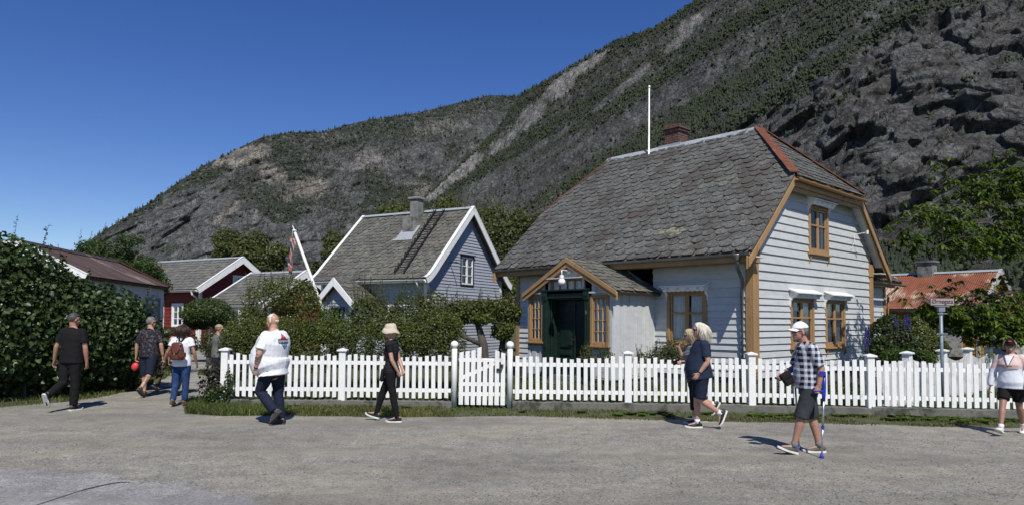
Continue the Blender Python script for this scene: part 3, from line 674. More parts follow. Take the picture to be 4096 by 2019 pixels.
# corner boards, base board, frieze
cb = MB()
for u0, u1 in ((-.14, .0), (-L1, -L1+.14)): pbox(cb, FP, u0, u1, .4, 3.2, 0, .052)
for u0, u1 in ((.0, .2), (W1-.2, W1)): pbox(cb, GP, u0-.05 if u0 == 0 else u0, u1 if u0 == 0 else u1+.05, .4, 3.0, 0, .055)
for u0, u1 in ((.0, .2), (W1-.2, W1)): pbox(cb, GP, u0-.06 if u0 == 0 else u0-.03, u1+.03 if u0 == 0 else u1+.06, 3.0, 3.35, 0, .075)
build_each(cb, "corner_board", m_ochre, h1, bevel=.006)
# roof surfaces
def rf(x, y): return Vector((x, y, EZ+SL*(y+.6)))
k = math.hypot(1, SL); XV, XL = .34, -7.99
S1 = slope((0, -.62, EZ-.02), (1, 0, 0), (0, 1/k, SL/k)); bh = (1.47+.62)*k; br = (3.47+.62)*k
polyf = [(XL, 0), (XV, 0), (XV, bh), (-1.63, br), (-6.85, br), (XL, bh)]
sl_ = MB(); slates(sl_, S1, polyf, .33, .235, 21, shear=0)
S1b = slope((0, 2*3.47+.62, EZ-.02), (-1, 0, 0), (0, -1/k, SL/k)); polyb = [(-x, y) for x, y in ((XV, 0), (XL, 0), (XL, bh), (-6.85, br), (-1.63, br), (XV, bh))]
slates(sl_, S1b, polyb, .42, .3, 22)
kh = math.hypot(2.01, 7.02-5.12); z_h = rf(0, 1.47).z
Sh = slope((XV+.06, 3.47, z_h-.06), (0, 1, 0), (-2.01/kh, 0, 1.9/kh)); HW = 3.47-1.40
slates(sl_, Sh, [(-HW, 0), (HW, 0), (0.0, kh+.02), (-.0, kh+.02)], .3, .2, 23)
Sh2 = slope((XL-.04, 3.47, z_h-.04), (0, -1, 0), (1.14/math.hypot(1.14, 1.9), 0, 1.9/math.hypot(1.14, 1.9)))
slates(sl_, Sh2, [(-HW, 0), (HW, 0), (0, math.hypot(1.14, 1.9))], .3, .22, 24)
sl_.build("slate_roof", m_slate, h1)
dk = MB(); roofslab(dk, S1, [(0, XL+.02, XV-.02), (bh, XL+.02, XV-.02), (br, -6.85, -1.63)], .1)
roofslab(dk, S1b, [(0, -XV+.02, -XL-.02), (bh, -XV+.02, -XL-.02), (br, 1.63, 6.85)], .1)
roofslab(dk, Sh, [(0, -HW+.05, HW-.05), (kh, -.02, .02)], .09); roofslab(dk, Sh2, [(0, -HW+.05, HW-.05), (math.hypot(1.14, 1.9), -.02, .02)], .09)
dk.build("roof_deck", m_under, h1)
# soffits and fascias
so1 = MB(); so1.box((XL+.05, -.56, 3.08), (XV-.06, .0, 3.11)); so1.box((XL+.05, W1, 3.08), (XV-.06, W1+.55, 3.11)); so1.build("soffit", m_grey, h1)
fa = MB(); fa.box((XL+.02, -.6, 2.98), (XV-.04, -.56, 3.14)); fa.box((XL+.02, W1+.56, 2.98), (XV-.04, W1+.6, 3.14))
fa.box((XL+.1, -.07, 3.0), (-.0, -.035, 3.08))
# hip cornice on both gables
for x0, sg in ((XV, 1), (XL, -1)):
    fa.box(tuple(sorted((x0, x0-.06*sg)))[0:1]+(1.42, z_h-.3) if False else (min(x0-.02*sg, x0-.07*sg), 1.45, z_h-.27), (max(x0-.02*sg, x0-.07*sg), 5.49, z_h-.1))
    fa.box((min(x0-.07*sg, x0-.14*sg), 1.5, z_h-.36), (max(x0-.07*sg, x0-.14*sg), 5.44, z_h-.27))
    fa.box((min(x0-.07*sg, x0-.36*sg), 1.5, z_h-.27), (max(x0-.07*sg, x0-.36*sg), 5.44, z_h-.24))
    # verge boards, double
    for m_ in (0, 1):
        q = lambda y: (y if not m_ else 6.94-y)
        for (ox, dz, wz, t_) in ((.0, -.13, .2, .035), (-.045, -.1, .27, .045)):
            pts = [(-.72, rf(0, -.72).z), (.1, rf(0, .1).z-.02), (1.5, rf(0, 1.5).z)]
            P = [Vector((x0-.01*sg+ox*sg, q(y), z+dz+.09)) for y, z in pts]; Q = [p-Vector((0, (-.7 if not m_ else .7)*wz*.0, wz)) for p in P]
            fa.prism(P+Q[::-1], (-t_*sg, 0, 0))
fa.build("fascia_boards", m_ochre, h1, bevel=.005)
sv = MB()
for m_ in (0, 1):      # white underside of the verge overhang
    q = lambda y: (y if not m_ else 6.94-y)
    a, b = Vector((0, q(-.3), rf(0, -.3).z-.2)), Vector((0, q(1.5), rf(0, 1.5).z-.2))
    sv.add([a+Vector((.02, 0, 0)), b+Vector((.02, 0, 0)), b+Vector((XV-.08, 0, 0)), a+Vector((XV-.08, 0, 0))], [(0, 1, 2, 3)])
build_each(sv, "verge_soffit", m_grey, h1)
# flashings
fl = MB(); r = random.Random(5)
def strip(mb, p, q, wd, n, lift=.05):
    p, q = Vector(p), Vector(q)
    for i in range(n):
        a, b = p.lerp(q, i/n), p.lerp(q, (i+1.03)/n); mb.beam(a+Vector((0, 0, lift+.006*(i % 2))), b+Vector((0, 0, lift+.006*(i % 2))), wd, .025, (0, 0, 1))
strip(fl, (-1.63, 3.47, 7.02), (XV, 1.40, z_h), .22, 4); strip(fl, (-1.63, 3.47, 7.02), (XV, 5.54, z_h), .22, 4)
strip(fl, (-6.85, 3.47, 7.02), (XL, 1.47, z_h), .16, 4); strip(fl, (-6.85, 3.47, 7.02), (XL, 5.5, z_h), .16, 4)
build_each(fl, "hip_flashing", m_rustmetal, h1, 4)
rg = MB()
for sgn in (-1, 1):
    for i in range(9):
        a, b = -6.95+i*.6, -6.95+(i+1)*.6
        z0 = 7.085+.004*(i % 2); rg.add([(a, 3.47, z0), (b, 3.47, z0), (b, 3.47+sgn*.17, z0-.16), (a, 3.47+sgn*.17, z0-.16), (a, 3.47, z0-.012), (b, 3.47, z0-.012), (b, 3.47+sgn*.17, z0-.172), (a, 3.47+sgn*.17, z0-.172)],
            [(0, 1, 2, 3), (7, 6, 5, 4), (0, 3, 7, 4), (1, 5, 6, 2), (2, 6, 7, 3)])
rg.build("ridge_flashing", m_zinc, h1)
# gutters and downpipe
gt = MB()
def gutter(mb, p, q, r_=.06):
    p, q = Vector(p), Vector(q); T = (q-p).normalized(); sd_ = Vector((0, 0, 1)).cross(T); vs = []
    for c in (p, q):
        for k_ in range(7):
            a = math.pi*k_/6; vs.append(c+sd_*math.cos(a)*r_-Vector((0, 0, 1))*math.sin(a)*r_)
        for k_ in range(6, -1, -1):
            a = math.pi*k_/6; vs.append(c+sd_*math.cos(a)*(r_-.008)-Vector((0, 0, 1))*math.sin(a)*(r_-.008))
    n_ = 14; mb.add(vs, [(i, (i+1) % n_, n_+(i+1) % n_, n_+i) for i in range(n_)]+[tuple(range(n_-1, -1, -1)), tuple(range(n_, 2*n_))])
gutter(gt, (XL, -.67, 3.17), (XV-.02, -.67, 3.15)); gutter(gt, (XL, W1+.67, 3.17), (XV-.02, W1+.67, 3.15))
for i in range(11): gt.beam((XL+.3+i*.78, -.74, 3.165), (XL+.3+i*.78, -.58, 3.2), .02, .012)
gt.build("gutter", m_gutter, h1, smooth=False)
dp = MB(); dp.tube([(-.0, -.67, 3.1), (-.0, -.66, 2.98), (-.04, -.58, 2.86), (-.1, -.28, 2.62), (-.16, -.13, 2.5), (-.2, -.1, 2.3), (-.2, -.1, .3)], .042, 10)
dp.lathe((0, -.67, 3.02), [(.04, -.04), (.045, 0), (.1, .09), (.105, .12)], 10); dp.build("downpipe", m_gutter, h1, smooth=True)
hg = MB(); gutter(hg, (XV+.08, 1.38, z_h-.1), (XV+.08, 5.56, z_h-.13), .055)
for i in range(6): hg.beam((XV+.15, 1.5+i*.75, z_h-.1), (XV-.03, 1.5+i*.75, z_h-.03), .02, .012)
hg.build("hip_gutter", m_ochre, h1)
# windows
def pots(pl, u, z, n=1):
    pass
window(h1, FP, *fwn, m_ochre, 2, (.4,), hood=True, curtain='pair')
window(h1, GP, *g1, m_ochre, 2, (.4,), hood=True, curtain='pair'); window(h1, GP, *g2, m_ochre, 2, (.4,), hood=True, curtain='pair')
window(h1, GP, *gu, m_ochre, 2, (.4,), hood=True, curtain='narrow', fr=.1)
# chimney, behind the ridge
ch = MB(); ch.box((-4.76, 3.55, 6.6), (-4.26, 4.05, 7.62)); ch.build("chimney", m_brick, h1)
cc = MB(); cc.box((-4.8, 3.51, 7.5), (-4.22, 4.09, 7.58)); cc.box((-4.83, 3.48, 7.585), (-4.19, 4.12, 7.66))
for i in range(4): cc.box((-4.8+i*.155, 3.5, 7.66), (-4.67+i*.155, 3.62, 7.72))
for i in range(4): cc.box((-4.8+i*.155, 3.97, 7.66), (-4.67+i*.155, 4.09, 7.72))
o = cc.build("chimney_top", m_brick, [c for c in h1.children if c.name.startswith("chimney")][0], bevel=.01)
cf = MB(); cf.box((-4.9, 3.42, 6.95), (-4.12, 4.15, 7.1)); cf.build("chimney_flashing", m_zinc, h1)
# lichen patch on the slates
lp = MB(); r = random.Random(9)
for q in range(34):
    a, b = -2.25+r.gauss(0, .17), 1.0+r.gauss(0, .08); n_ = 9; rad = r.uniform(.02, .075)
    pts = [S1(a+rad*r.uniform(.6, 1.3)*math.cos(t)*1.2, b+rad*r.uniform(.6, 1.3)*math.sin(t)) for t in [i*2*math.pi/n_ for i in range(n_)]]
    lp.add([p+N*(.043+.0004*q) for p, N in pts], [tuple(range(n_))])
lp.build("lichen_patch", simple("yellow_lichen", (.21, .2, .13), .95, .45, 30), h1)
# ---- porch
px0, px1, pyy, pc = -5.38, -2.62, -1.7, -3.93
PP = Pl((0, pyy, 0), (1, 0, 0), (0, -1, 0)); PR = Pl((px1, pyy, 0), (0, 1, 0), (1, 0, 0)); PL_ = Pl((px0, 0, 0), (0, -1, 0), (-1, 0, 0))
pz = 3.2; psl = .55
def ptop(x): return pz-.1-abs(x-pc)*psl
pw = MB(); holes = [(-5.36, -4.80, 1.14, 2.33), (-3.27, -2.68, 1.1, 2.3), (-4.82, -3.26, .0, 2.76)]
def vboards(mb, pl, u0, u1, z0, zt, holes=(), bw=.145, seed=1):
    r = random.Random(seed); u = u0; i = 0
    while u < u1-.01:
        ue = min(u+bw*r.uniform(.85, 1.15), u1); zs = [(z0, None)]
        m_ = (u+ue)/2; segs = [(z0, min(zt(u), zt(ue)))]
        for a, b, h0, h1_ in holes:
            if a < m_ < b:
                ns = []
                for s0, s1 in segs:
                    if h0 > s0: ns.append((s0, min(h0, s1)))
                    if h1_ < s1: ns.append((h1_, s1))
                segs = ns
        o = .022 if i % 2 else .004
        for s0, s1 in segs:
            if s1-s0 > .02:
                if s1 == min(zt(u), zt(ue)): mb.add([pl(u, s0, -.02), pl(ue, s0, -.02), pl(ue, zt(ue), -.02), pl(u, zt(u), -.02), pl(u, s0, o), pl(ue, s0, o), pl(ue, zt(ue), o), pl(u, zt(u), o)], [(0,3,2,1),(4,5,6,7),(0,1,5,4),(1,2,6,5),(2,3,7,6),(3,0,4,7)])
                else: pbox(mb, pl, u, ue, s0, s1, -.02, o)
        u = ue; i += 1
vboards(pw, PP, px0, px1, .3, ptop, holes, seed=3)
vboards(pw, PR, .0, 1.7, .3, lambda u: ptop(px1), seed=4); vboards(pw, PL_, .0, 1.7, .3, lambda u: ptop(px0), seed=5)
pbox(pw, PP, px0-.02, px0+.06, .3, 2.3, .0, .03); pbox(pw, PP, px1-.05, px1+.024, .3, 2.3, .0, .03)
pbox(pw, PP, -5.44, -4.83, 2.36, 2.4, .0, .09); pbox(pw, PP, -3.25, -2.6, 2.34, 2.38, .0, .09)
pw.build("porch_wall", m_grey, h1)
pf = MB(); pf.box((px0+.03, pyy+.03, -.1), (px1-.03, 0, .31)); pf.box((-4.8, pyy-.5, -.1), (-3.3, pyy, .16)); pf.build("porch_steps", m_foun, h1)
# porch roof
kp = math.hypot(1, psl); HWp = 1.53
Sr = slope((pc+HWp, pyy-.12, pz-psl*HWp), (0, 1, 0), (-1/kp, 0, psl/kp)); Sl = slope((pc-HWp, -.02, pz-psl*HWp), (0, -1, 0), (1/kp, 0, psl/kp))
ps = MB(); slates(ps, Sr, [(0, 0), (1.82, 0), (1.82, HWp*kp), (0, HWp*kp)], .26, .19, 31); slates(ps, Sl, [(0, 0), (1.8, 0), (1.8, HWp*kp), (0, HWp*kp)], .26, .19, 32)
ps.build("porch_roof", m_slate2, h1)
pd = MB(); roofslab(pd, Sr, [(0, .02, 1.79), (HWp*kp, .02, 1.79)], .06); roofslab(pd, Sl, [(0, .02, 1.79), (HWp*kp, .02, 1.79)], .06); pd.build("porch_roof_deck", m_under, h1)
pv = MB()
for sg in (-1, 1):
    for (dy, wz, t_, dz) in ((-.175, .11, .03, .03), (-.145, .19, .04, 0.0)):
        a = Vector((pc, pyy+dy, pz+dz+.01)); b = Vector((pc+sg*(HWp+.04), pyy+dy, pz-psl*(HWp+.04)+dz+.01))
        pv.prism([a, b, b-Vector((0, 0, wz)), a-Vector((0, 0, wz*1.1))], (0, t_, 0))
pv.build("porch_bargeboard", m_ochre, h1, bevel=.005)
window(h1, PP, -5.36, -4.83, 1.14, 2.33, m_ochre, 1, (.25, .5, .75), muntw=.022, fr=.07, inner=.03, curtain='lace')
window(h1, PP, -3.25, -2.68, 1.1, 2.3, m_ochre, 1, (.25, .5, .75), muntw=.022, fr=.07, inner=.03, curtain='lace')
vb = MB()
for (a, b, lo, hi) in ((-5.36, -4.83, 1.2, 2.26), (-3.25, -2.68, 1.16, 2.23)):
    for kk in (1, 2): u = a+.07+(b-a-.14)*kk/3; pbox(vb, PP, u-.011, u+.011, lo, hi, -.024, .012)
build_each(vb, "glazing_bars", m_pale, h1, 2)
tw = window(h1, PP, -4.58, -3.5, 2.42, 2.72, m_ochre, 4, (), fr=.04, inner=.014, curtain='lace', sill=False)
th_ = MB(); pbox(th_, PP, -4.66, -3.42, 2.72, 2.75, 0, .16); pbox(th_, PP, -4.64, -4.58, 2.42, 2.72, 0, .05); pbox(th_, PP, -3.5, -3.44, 2.42, 2.72, 0, .05); th_.build("transom_hood", m_grey, h1)
# door surround and doors
ds = MB()
for u0 in (-4.83, -3.42):
    pbox(ds, PP, u0, u0+.16, .3, 2.36, -.06, .07); pbox(ds, PP, u0+.045, u0+.075, .5, 2.1, .07, .085); pbox(ds, PP, u0+.095, u0+.125, .5, 2.1, .07, .085)
    pbox(ds, PP, u0-.012, u0+.172, 2.2, 2.42, .07, .1); pbox(ds, PP, u0-.01, u0+.17, .3, .52, .07, .1); pbox(ds, PP, u0+.01, u0+.15, 1.0, 1.16, .07, .095)
    ds.lathe((0, 0, 0), [(.0, 0), (.0, 0)], 3) if False else None
pbox(ds, PP, -4.67, -3.42, 2.24, 2.36, -.06, .06); pbox(ds, PP, -4.86, -3.23, 2.42, 2.46, -.02, .12)
# reveals to the recessed doors
pbox(ds, PP, -4.67, -4.64, .3, 2.24, -.3, -.06); pbox(ds, PP, -3.45, -3.42, .3, 2.24, -.3, -.06); pbox(ds, PP, -4.64, -3.45, 2.2, 2.24, -.3, -.06)
fr_ = ds.build("door_surround", m_green, h1, bevel=.006)
ro = MB()
for u0 in (-4.75, -3.34):
    for rr, oo in ((.05, .1), (.03, .108)):
        ro.prism([PP(u0+rr*math.cos(a), 2.31+rr*math.sin(a), oo) for a in [i*math.pi/5 for i in range(10)]], PP.n*.012)
ro.build("rosette", m_green, fr_)
for i, (u0, u1) in enumerate(((-4.64, -4.05), (-4.04, -3.45))):
    d = MB(); pbox(d, PP, u0, u1, .32, 2.2, -.34, -.3)
    for z0, z1 in ((.42, .72), (.78, .92), (.98, 1.62), (1.68, 1.8), (1.86, 2.08)):
        pbox(d, PP, u0+.09, u1-.09, z0, z1, -.3, -.288); pbox(d, PP, u0+.13, u1-.13, z0+.035, z1-.035, -.288, -.274)
    if i == 1: pbox(d, PP, u0-.03, u0+.03, .32, 2.2, -.3, -.27)
    dd = d.build("door_leaf", m_green, h1, bevel=.005)
    if i == 1:
        m_iron = simple("dark_iron", (.05, .05, .05), .45, .2, metal=.7)
        q = MB(); q.tube([PP(u0+.02, 1.2, -.27), PP(u0+.02, 1.2, -.22), PP(u0-.06, 1.23, -.2), PP(u0-.1, 1.18, -.2)], .012, 6); pbox(q, PP, u0+.0, u0+.04, 1.05, 1.28, -.27, -.262)
        q.build("handle", m_iron, dd); q = MB(); q.ell(PP(u0+.03, 2.0, -.265), (.022, .022, .022)); q.build("knob", m_iron, dd)
def text3d(s, size, mat, name, parent, mtx, ext=.002, align='CENTER', off=0):
    c = bpy.data.curves.new(name, 'FONT'); c.body = s; c.size = size; c.extrude = ext; c.align_x = align; c.align_y = 'CENTER'; c.offset = off
    t_ = bpy.data.objects.new(name, c); sc.collection.objects.link(t_); dg = bpy.context.evaluated_depsgraph_get(); me = bpy.data.meshes.new_from_object(t_.evaluated_get(dg))
    bpy.data.objects.remove(t_); o = link(bpy.data.objects.new(name, me)); o.data.materials.clear(); o.data.materials.append(mat); o.parent = parent; o.matrix_local = mtx; return o
text3d("5", .13, simple("number_grey", (.2, .22, .2), .5), "house_number", fr_, Matrix.Translation(PP(-3.34, 1.88, .088)) @ Matrix.Rotation(R(90), 4, 'X'))
# lamp on the porch gable
lm = MB(); lm.tube([PP(-3.95, 2.9, .0), PP(-3.95, 2.9, .06)], .06, 12); lm.tube([PP(-3.95, 2.9, .05), PP(-3.93, 2.91, .12), PP(-3.88, 2.91, .34), PP(-3.84, 2.9, .41), PP(-3.83, 2.86, .42), PP(-3.83, 2.78, .42)], .014, 8)
lp_ = lm.build("lamp_bracket", white_paint, h1, smooth=True)
q = MB(); q.lathe(PP(-3.83, 2.70, .42), [(.02, .09), (.05, .08), (.055, .02), (.05, 0)], 14); q.build("lamp_cap", white_paint, lp_); q = MB(); q.ell(PP(-3.83, 2.62, .42), (.09, .09, .088), 20, 12); q.build("lamp_globe", simple("opal_globe", (.8, .8, .77), .25, .02), lp_, smooth=True)
# little insulator stub and wires on the gable
q = MB(); q.tube([(.02, 5.6, 4.1), (.42, 5.6, 4.15)], .012, 6); q.tube([(.42, 5.6, 4.1), (.42, 5.6, 4.2)], .03, 8); q.tube([(.1, 5.5, 4.1), (.15, 5.45, 3.9), (.06, 5.4, 3.7)], .006, 5); q.build("cable_bracket", white_paint, h1)
# porch valley
q = MB(); q.tube([(px1+.02, -.1, 2.42), (px1-.6, -.3, 2.95)], .03, 8); q.build("valley_pipe", m_gutter, h1)
# ---- annex behind the right corner
ax = MB(); AP = Pl((-.45, W1, 0), (0, 1, 0), (1, 0, 0)); siding(ax, AP, lambda z: (.0, 2.3), .3, 2.95, hb, seed=41); AB = Pl((-4, W1+2.3, 0), (-1, 0, 0), (0, 1, 0)); siding(ax, AB, lambda z: (-3.55, 0), .3, 2.95, hb, seed=42)
ax.build("annex_wall", m_grey, h1)
q = MB(); pbox(q, AP, 2.2, 2.36, .3, 2.9, 0, .05); pbox(q, AP, .0, 2.6, 2.78, 2.92, .2, .24); q.tube([(-.1, W1+2.55, 2.8), (-.36, W1+2.42, 2.55), (-.36, W1+2.42, .3)], .045, 8); q.build("annex_trim", m_ochre, h1)
q = MB(); q.box((-4, W1, 0), (-.5, W1+2.28, .35)); q.box((-3.9, W1, .35), (-.6, W1+2.2, 2.9)); q.build("annex_core", m_dark, h1)
aS = slope((-.08, W1+.2, 2.95), (0, 1, 0), (-.8, 0, .6)); q = MB(); slates(q, aS, [(0, 0), (2.7, 0), (1.2, 1.7), (0, 1.7)], .3, .2, 43)
aS2 = slope((-.1, W1+2.9, 2.95), (-1, 0, 0), (0, -.8, .6)); slates(q, aS2, [(0, 0), (4, 0), (4, 1.7), (1.4, 1.7)], .3, .2, 44); q.build("annex_roof", m_slate, h1)
q = MB(); roofslab(q, aS, [(0, 0, 2.68), (1.7, 0, 1.18)], .05); roofslab(q, aS2, [(0, .02, 4), (1.7, 1.4, 4)], .05); q.build("annex_roof_deck", m_under, h1)
q = MB(); gutter(q, (-.02, W1-.0, 2.9), (-.02, W1+2.95, 2.88), .055); q.build("annex_gutter", m_gutter, h1)
# thin white pole behind the roof
pb = dep(2594, 600, 21.5); pt = dep(2597, 352, 21.5)
fp = thing("bare_flagpole", "thin bare white pole behind the slate roof ridge, left of the brick chimney", "flagpole", (pb[0], pb[1], 0))
q = MB(); q.tube([(0, 0, 0), (0, 0, 5), (pt[0]-pb[0], 0, pt[2])], [.035, .03, .022], 10); q.build("pole", white_paint, fp, smooth=True); q = MB(); q.ell((pt[0]-pb[0], 0, pt[2]+.03), (.04, .04, .045)); q.build("pole_knob", white_paint, fp)
# ------------------------------------------------------------ simpler gabled houses
m_blue = simple("blue_siding", (.365, .39, .44), .55, .06, 4, isl=.08, bst=.2)
m_red = simple("falu_red_siding", (.19, .022, .016), .7, .15, 4, isl=.15, bst=.2)
m_yellow = simple("mustard_siding", (.33, .17, .02), .7, .2, 4, isl=.2, bst=.2)
m_blackfr = simple("black_frame", (.015, .015, .015), .5)
m_wall = simple("pale_render", (.6, .6, .575), .8, .06, 2, dirt=(.33, .36, .36), dscale=2)
def gable_house(name, label, O, ang, L, W, ez, rz_, oh, ohv, m_side, m_trim, m_roof, siding_h=.12, prof=None, sl=(.26, .19), gholes=(), fholes=(), seed=50, slate=True, grp=None, vert=False, roofname="slate_roof", back=True, vw=.16):
    h = thing(name, label, "house", (O[0], O[1], 0), ang, grp)
    FPl = Pl((0, 0, 0), (1, 0, 0), (0, -1, 0)); GPl = Pl((0, 0, 0), (0, 1, 0), (1, 0, 0)); BPl = Pl((0, W, 0), (-1, 0, 0), (0, 1, 0)); LPl = Pl((-L, W, 0), (0, -1, 0), (-1, 0, 0))
    S0 = (rz_-ez)/(W/2+oh)
    prof = prof or [(0, ez), (W/2+oh, rz_)]
    def zroof(y):
        y = min(y, W-y); run = y+oh
        for i in range(len(prof)-1):
            if run <= prof[i+1][0] or i == len(prof)-2:
                return prof[i][1]+(prof[i+1][1]-prof[i][1])*(run-prof[i][0])/(prof[i+1][0]-prof[i][0])
    def inv(z):
        lo, hi = 0, W/2
        if zroof(0) >= z: return 0
        for _ in range(20):
            m_ = (lo+hi)/2
            if zroof(m_) < z: lo = m_
            else: hi = m_
        return lo
    w_ = MB(); ztop = zroof(0)-.05
    siding(w_, FPl, lambda z: (-L, 0), .2, ztop, lambda z: siding_h, fholes, th=.02, seed=seed)
    siding(w_, GPl, lambda z: (inv(z+.06), W-inv(z+.06)), .2, rz_-.12, lambda z: siding_h, gholes, th=.02, seed=seed+1)
    siding(w_, LPl, lambda z: (inv(z+.06), W-inv(z+.06)), .2, rz_-.12, lambda z: siding_h, (), th=.02, seed=seed+2)
    siding(w_, BPl, lambda z: (0, L), .2, ztop, lambda z: siding_h, (), th=.02, seed=seed+3)
    w_.build("wall", m_side, h)
    q = MB(); q.box((-L+.6, .6, -.1), (-.6, W-.6, ez)); q.build("inner_core", m_dark, h)
    q = MB(); q.box((-L+.03, .03, -.1), (-.03, W-.03, .2)); q.build("foundation", m_foun, h)
    Sf, Lp = profslope((0, -oh, 0), (1, 0, 0), prof, (0, -1, 0)); Sb, _ = profslope((0, W+oh, 0), (-1, 0, 0), prof, (0, 1, 0))
    bs = [0]
    for i in range(len(prof)-1): bs.append(bs[-1]+math.dist(prof[i], prof[i+1]))
    if slate:
        q = MB(); slates(q, Sf, [(-L-ohv, 0), (ohv, 0), (ohv, Lp), (-L-ohv, Lp)], sl[0], sl[1], seed+5, rnd=slate != 'flat')
        slates(q, Sb, [(-ohv, 0), (L+ohv, 0), (L+ohv, Lp), (-ohv, Lp)], .5, .4, seed+6); q.build(roofname, m_roof, h)
    else:      # corrugated iron
        q = MB()
        for S, a0, a1 in ((Sf, -L-ohv, ohv), (Sb, -ohv, L+ohv)):
            n = int((a1-a0)/.02); vs = []
            for b in (0, Lp*.5, Lp*.5, Lp):
                up = .012 if b in (0,) or len(vs) == n+1 else 0
                for i in range(n+1):
                    a = a0+(a1-a0)*i/n; P, N = S(a, b); vs.append(P+N*(.03+.012*math.sin(a*2*math.pi/.09)+up))
            q.add(vs, [(j*(n+1)+i, j*(n+1)+i+1, (j+1)*(n+1)+i+1, (j+1)*(n+1)+i) for j in (0, 2) for i in range(n)])
        q.build(roofname, m_roof, h)
    q = MB(); roofslab(q, Sf, [(b, -L-ohv+.02, ohv-.02) for b in bs], .08); roofslab(q, Sb, [(b, -ohv+.02, L+ohv-.02) for b in bs], .08); q.build("roof_deck", m_under, h)
    for x0, sg in ((ohv, 1), (-L-ohv, -1)):
        for S in (Sf, Sb):
            q = MB(); P = []; Q = []
            for b in bs+[]:
                aa = x0 if S is Sf else -x0; p, N = S(aa, b); P.append(p+N*.06); Q.append(p-N*vw)
            P[-1].y = Q[-1].y = W/2; P[-1].z = rz_+.09; Q[-1].z = rz_-vw*1.35
            n = len(P)
            for i in range(n-1): q.add([P[i], P[i+1], Q[i+1], Q[i], P[i]+Vector((.035*sg, 0, 0)), P[i+1]+Vector((.035*sg, 0, 0)), Q[i+1]+Vector((.035*sg, 0, 0)), Q[i]+Vector((.035*sg, 0, 0))], [(0,3,2,1),(4,5,6,7),(0,1,5,4),(1,2,6,5),(2,3,7,6),(3,0,4,7)])
            # cap strip
            for i in range(n-1): q.beam(P[i]+Vector((-.02*sg, 0, .012)), P[i+1]+Vector((-.02*sg, 0, .012)), .13, .02, (0, 0, 1))
            q.build("bargeboard", m_trim, h)
    q = MB(); q.box((-L-ohv, -oh+.01, ez-.12), (ohv-.02, -oh+.035, ez-.01)); q.box((-L-ohv+.03, -oh+.035, ez-.1), (ohv-.03, .0, ez-.08)); q.build("fascia", m_trim, h)
    q = MB(); gutter(q, (-L-ohv, -oh-.05, ez+.0), (ohv-.03, -oh-.05, ez-.02), .05); q.build("gutter", m_trim if m_trim is white_paint else m_gutter, h)
    q = MB()
    for a, b in ((-.1, 0.0), (-L, -L+.1)): pbox(q, FPl, a, b, .2, ztop, 0, .035)
    for a, b in ((-.035, .1), (W-.1, W+.035)): pbox(q, GPl, a, b, .2, ztop, 0, .037)
    build_each(q, "corner_board", m_trim, h)
    q = MB()
    for sgn in (-1, 1):
        q.add([(-L-ohv, W/2, rz_+.1), (ohv, W/2, rz_+.1), (ohv, W/2+sgn*.13, rz_+.0), (-L-ohv, W/2+sgn*.13, rz_+.0)], [(0, 1, 2, 3)])
    q.build("ridge_flashing", m_zinc, h)
    return h, FPl, GPl, Sf, Sb, Lp
# ---- pale blue house
hb2, F2, G2, S2f, S2b, Lp2 = gable_house("blue_house", "pale blue clapboard house with white trim and a roof ladder, behind the hedge", (-2.95, 24.0), R(-28.5), 4.85, 5.2, 3.07, 5.87, .42, .27, m_blue, white_paint, m_slate2, .115,
    prof=[(0, 3.07), (.2, 3.17), (.45, 3.37), (.8, 3.72), (3.02, 5.87)], sl=(.27, .2), gholes=[(2.1, 3.04, 2.97, 4.1)], fholes=[(-1.7, -.85, 1.1, 2.2)], seed=50)
window(hb2, G2, 2.1, 3.04, 2.97, 4.1, m_blackfr, 1, (), fr=.055, sill=False, curtain='pair', inner=.01)
q = MB(); a, b, lo, hi = 2.16, 2.98, 3.02, 4.04
for u0, u1 in ((a, (a+b)/2), ((a+b)/2, b)):
    pbox(q, G2, u0, u0+.045, lo, hi, -.03, .03); pbox(q, G2, u1-.045, u1, lo, hi, -.03, .03); pbox(q, G2, u0+.045, u1-.045, lo, lo+.05, -.03, .028); pbox(q, G2, u0+.045, u1-.045, hi-.05, hi, -.03, .028)
    for kk in (1, 2): pbox(q, G2, u0+.045, u1-.045, lo+(hi-lo)*kk/3-.012, lo+(hi-lo)*kk/3+.012, -.03, .026)
q.build("sash", white_paint, hb2)
q = MB(); pbox(q, G2, 2.06, 3.08, 4.1, 4.14, 0, .1); q.build("window_cap", m_blackfr, hb2)
window(hb2, F2, -1.7, -.85, 1.1, 2.2, white_paint, 2, (.33, .66), muntw=.02, fr=.06, sill=False)
q = MB(); q.tube([(.02, 1.4, 3.75), (.3, 1.4, 3.77), (.42, 1.4, 3.72)], .02, 6); q.build("cable_bracket", m_iron, hb2)
q = MB(); q.box((-2.2, 1.9, 5.0), (-1.82, 2.28, 6.3)); q.box((-2.34, 1.62, 4.6), (-1.78, 2.38, 5.6)); q.box((-2.26, 1.84, 6.3), (-1.76, 2.34, 6.4)); q.build("chimney", m_conc2, hb2, bevel=.02)
q = MB()
P = [S2f(x, b)[0]+S2f(x, b)[1]*.07 for x, b in ((-2.6, 2.32), (-1.6, 2.32), (-1.66, 2.5), (-1.66, 3.2), (-2.42, 3.2), (-2.42, 2.5))]
q.add(P, [tuple(range(6))]); q.build("chimney_flashing", m_zinc, hb2)
q = MB()                                     # roof ladder
for dx in (-.2, .2):
    q.beam(S2f(-1.05+dx, .35)[0]+S2f(0, .35)[1]*.12, S2f(-1.17+dx, Lp2-.05)[0]+S2f(0, Lp2-.05)[1]*.12, .035, .035)
n = 13
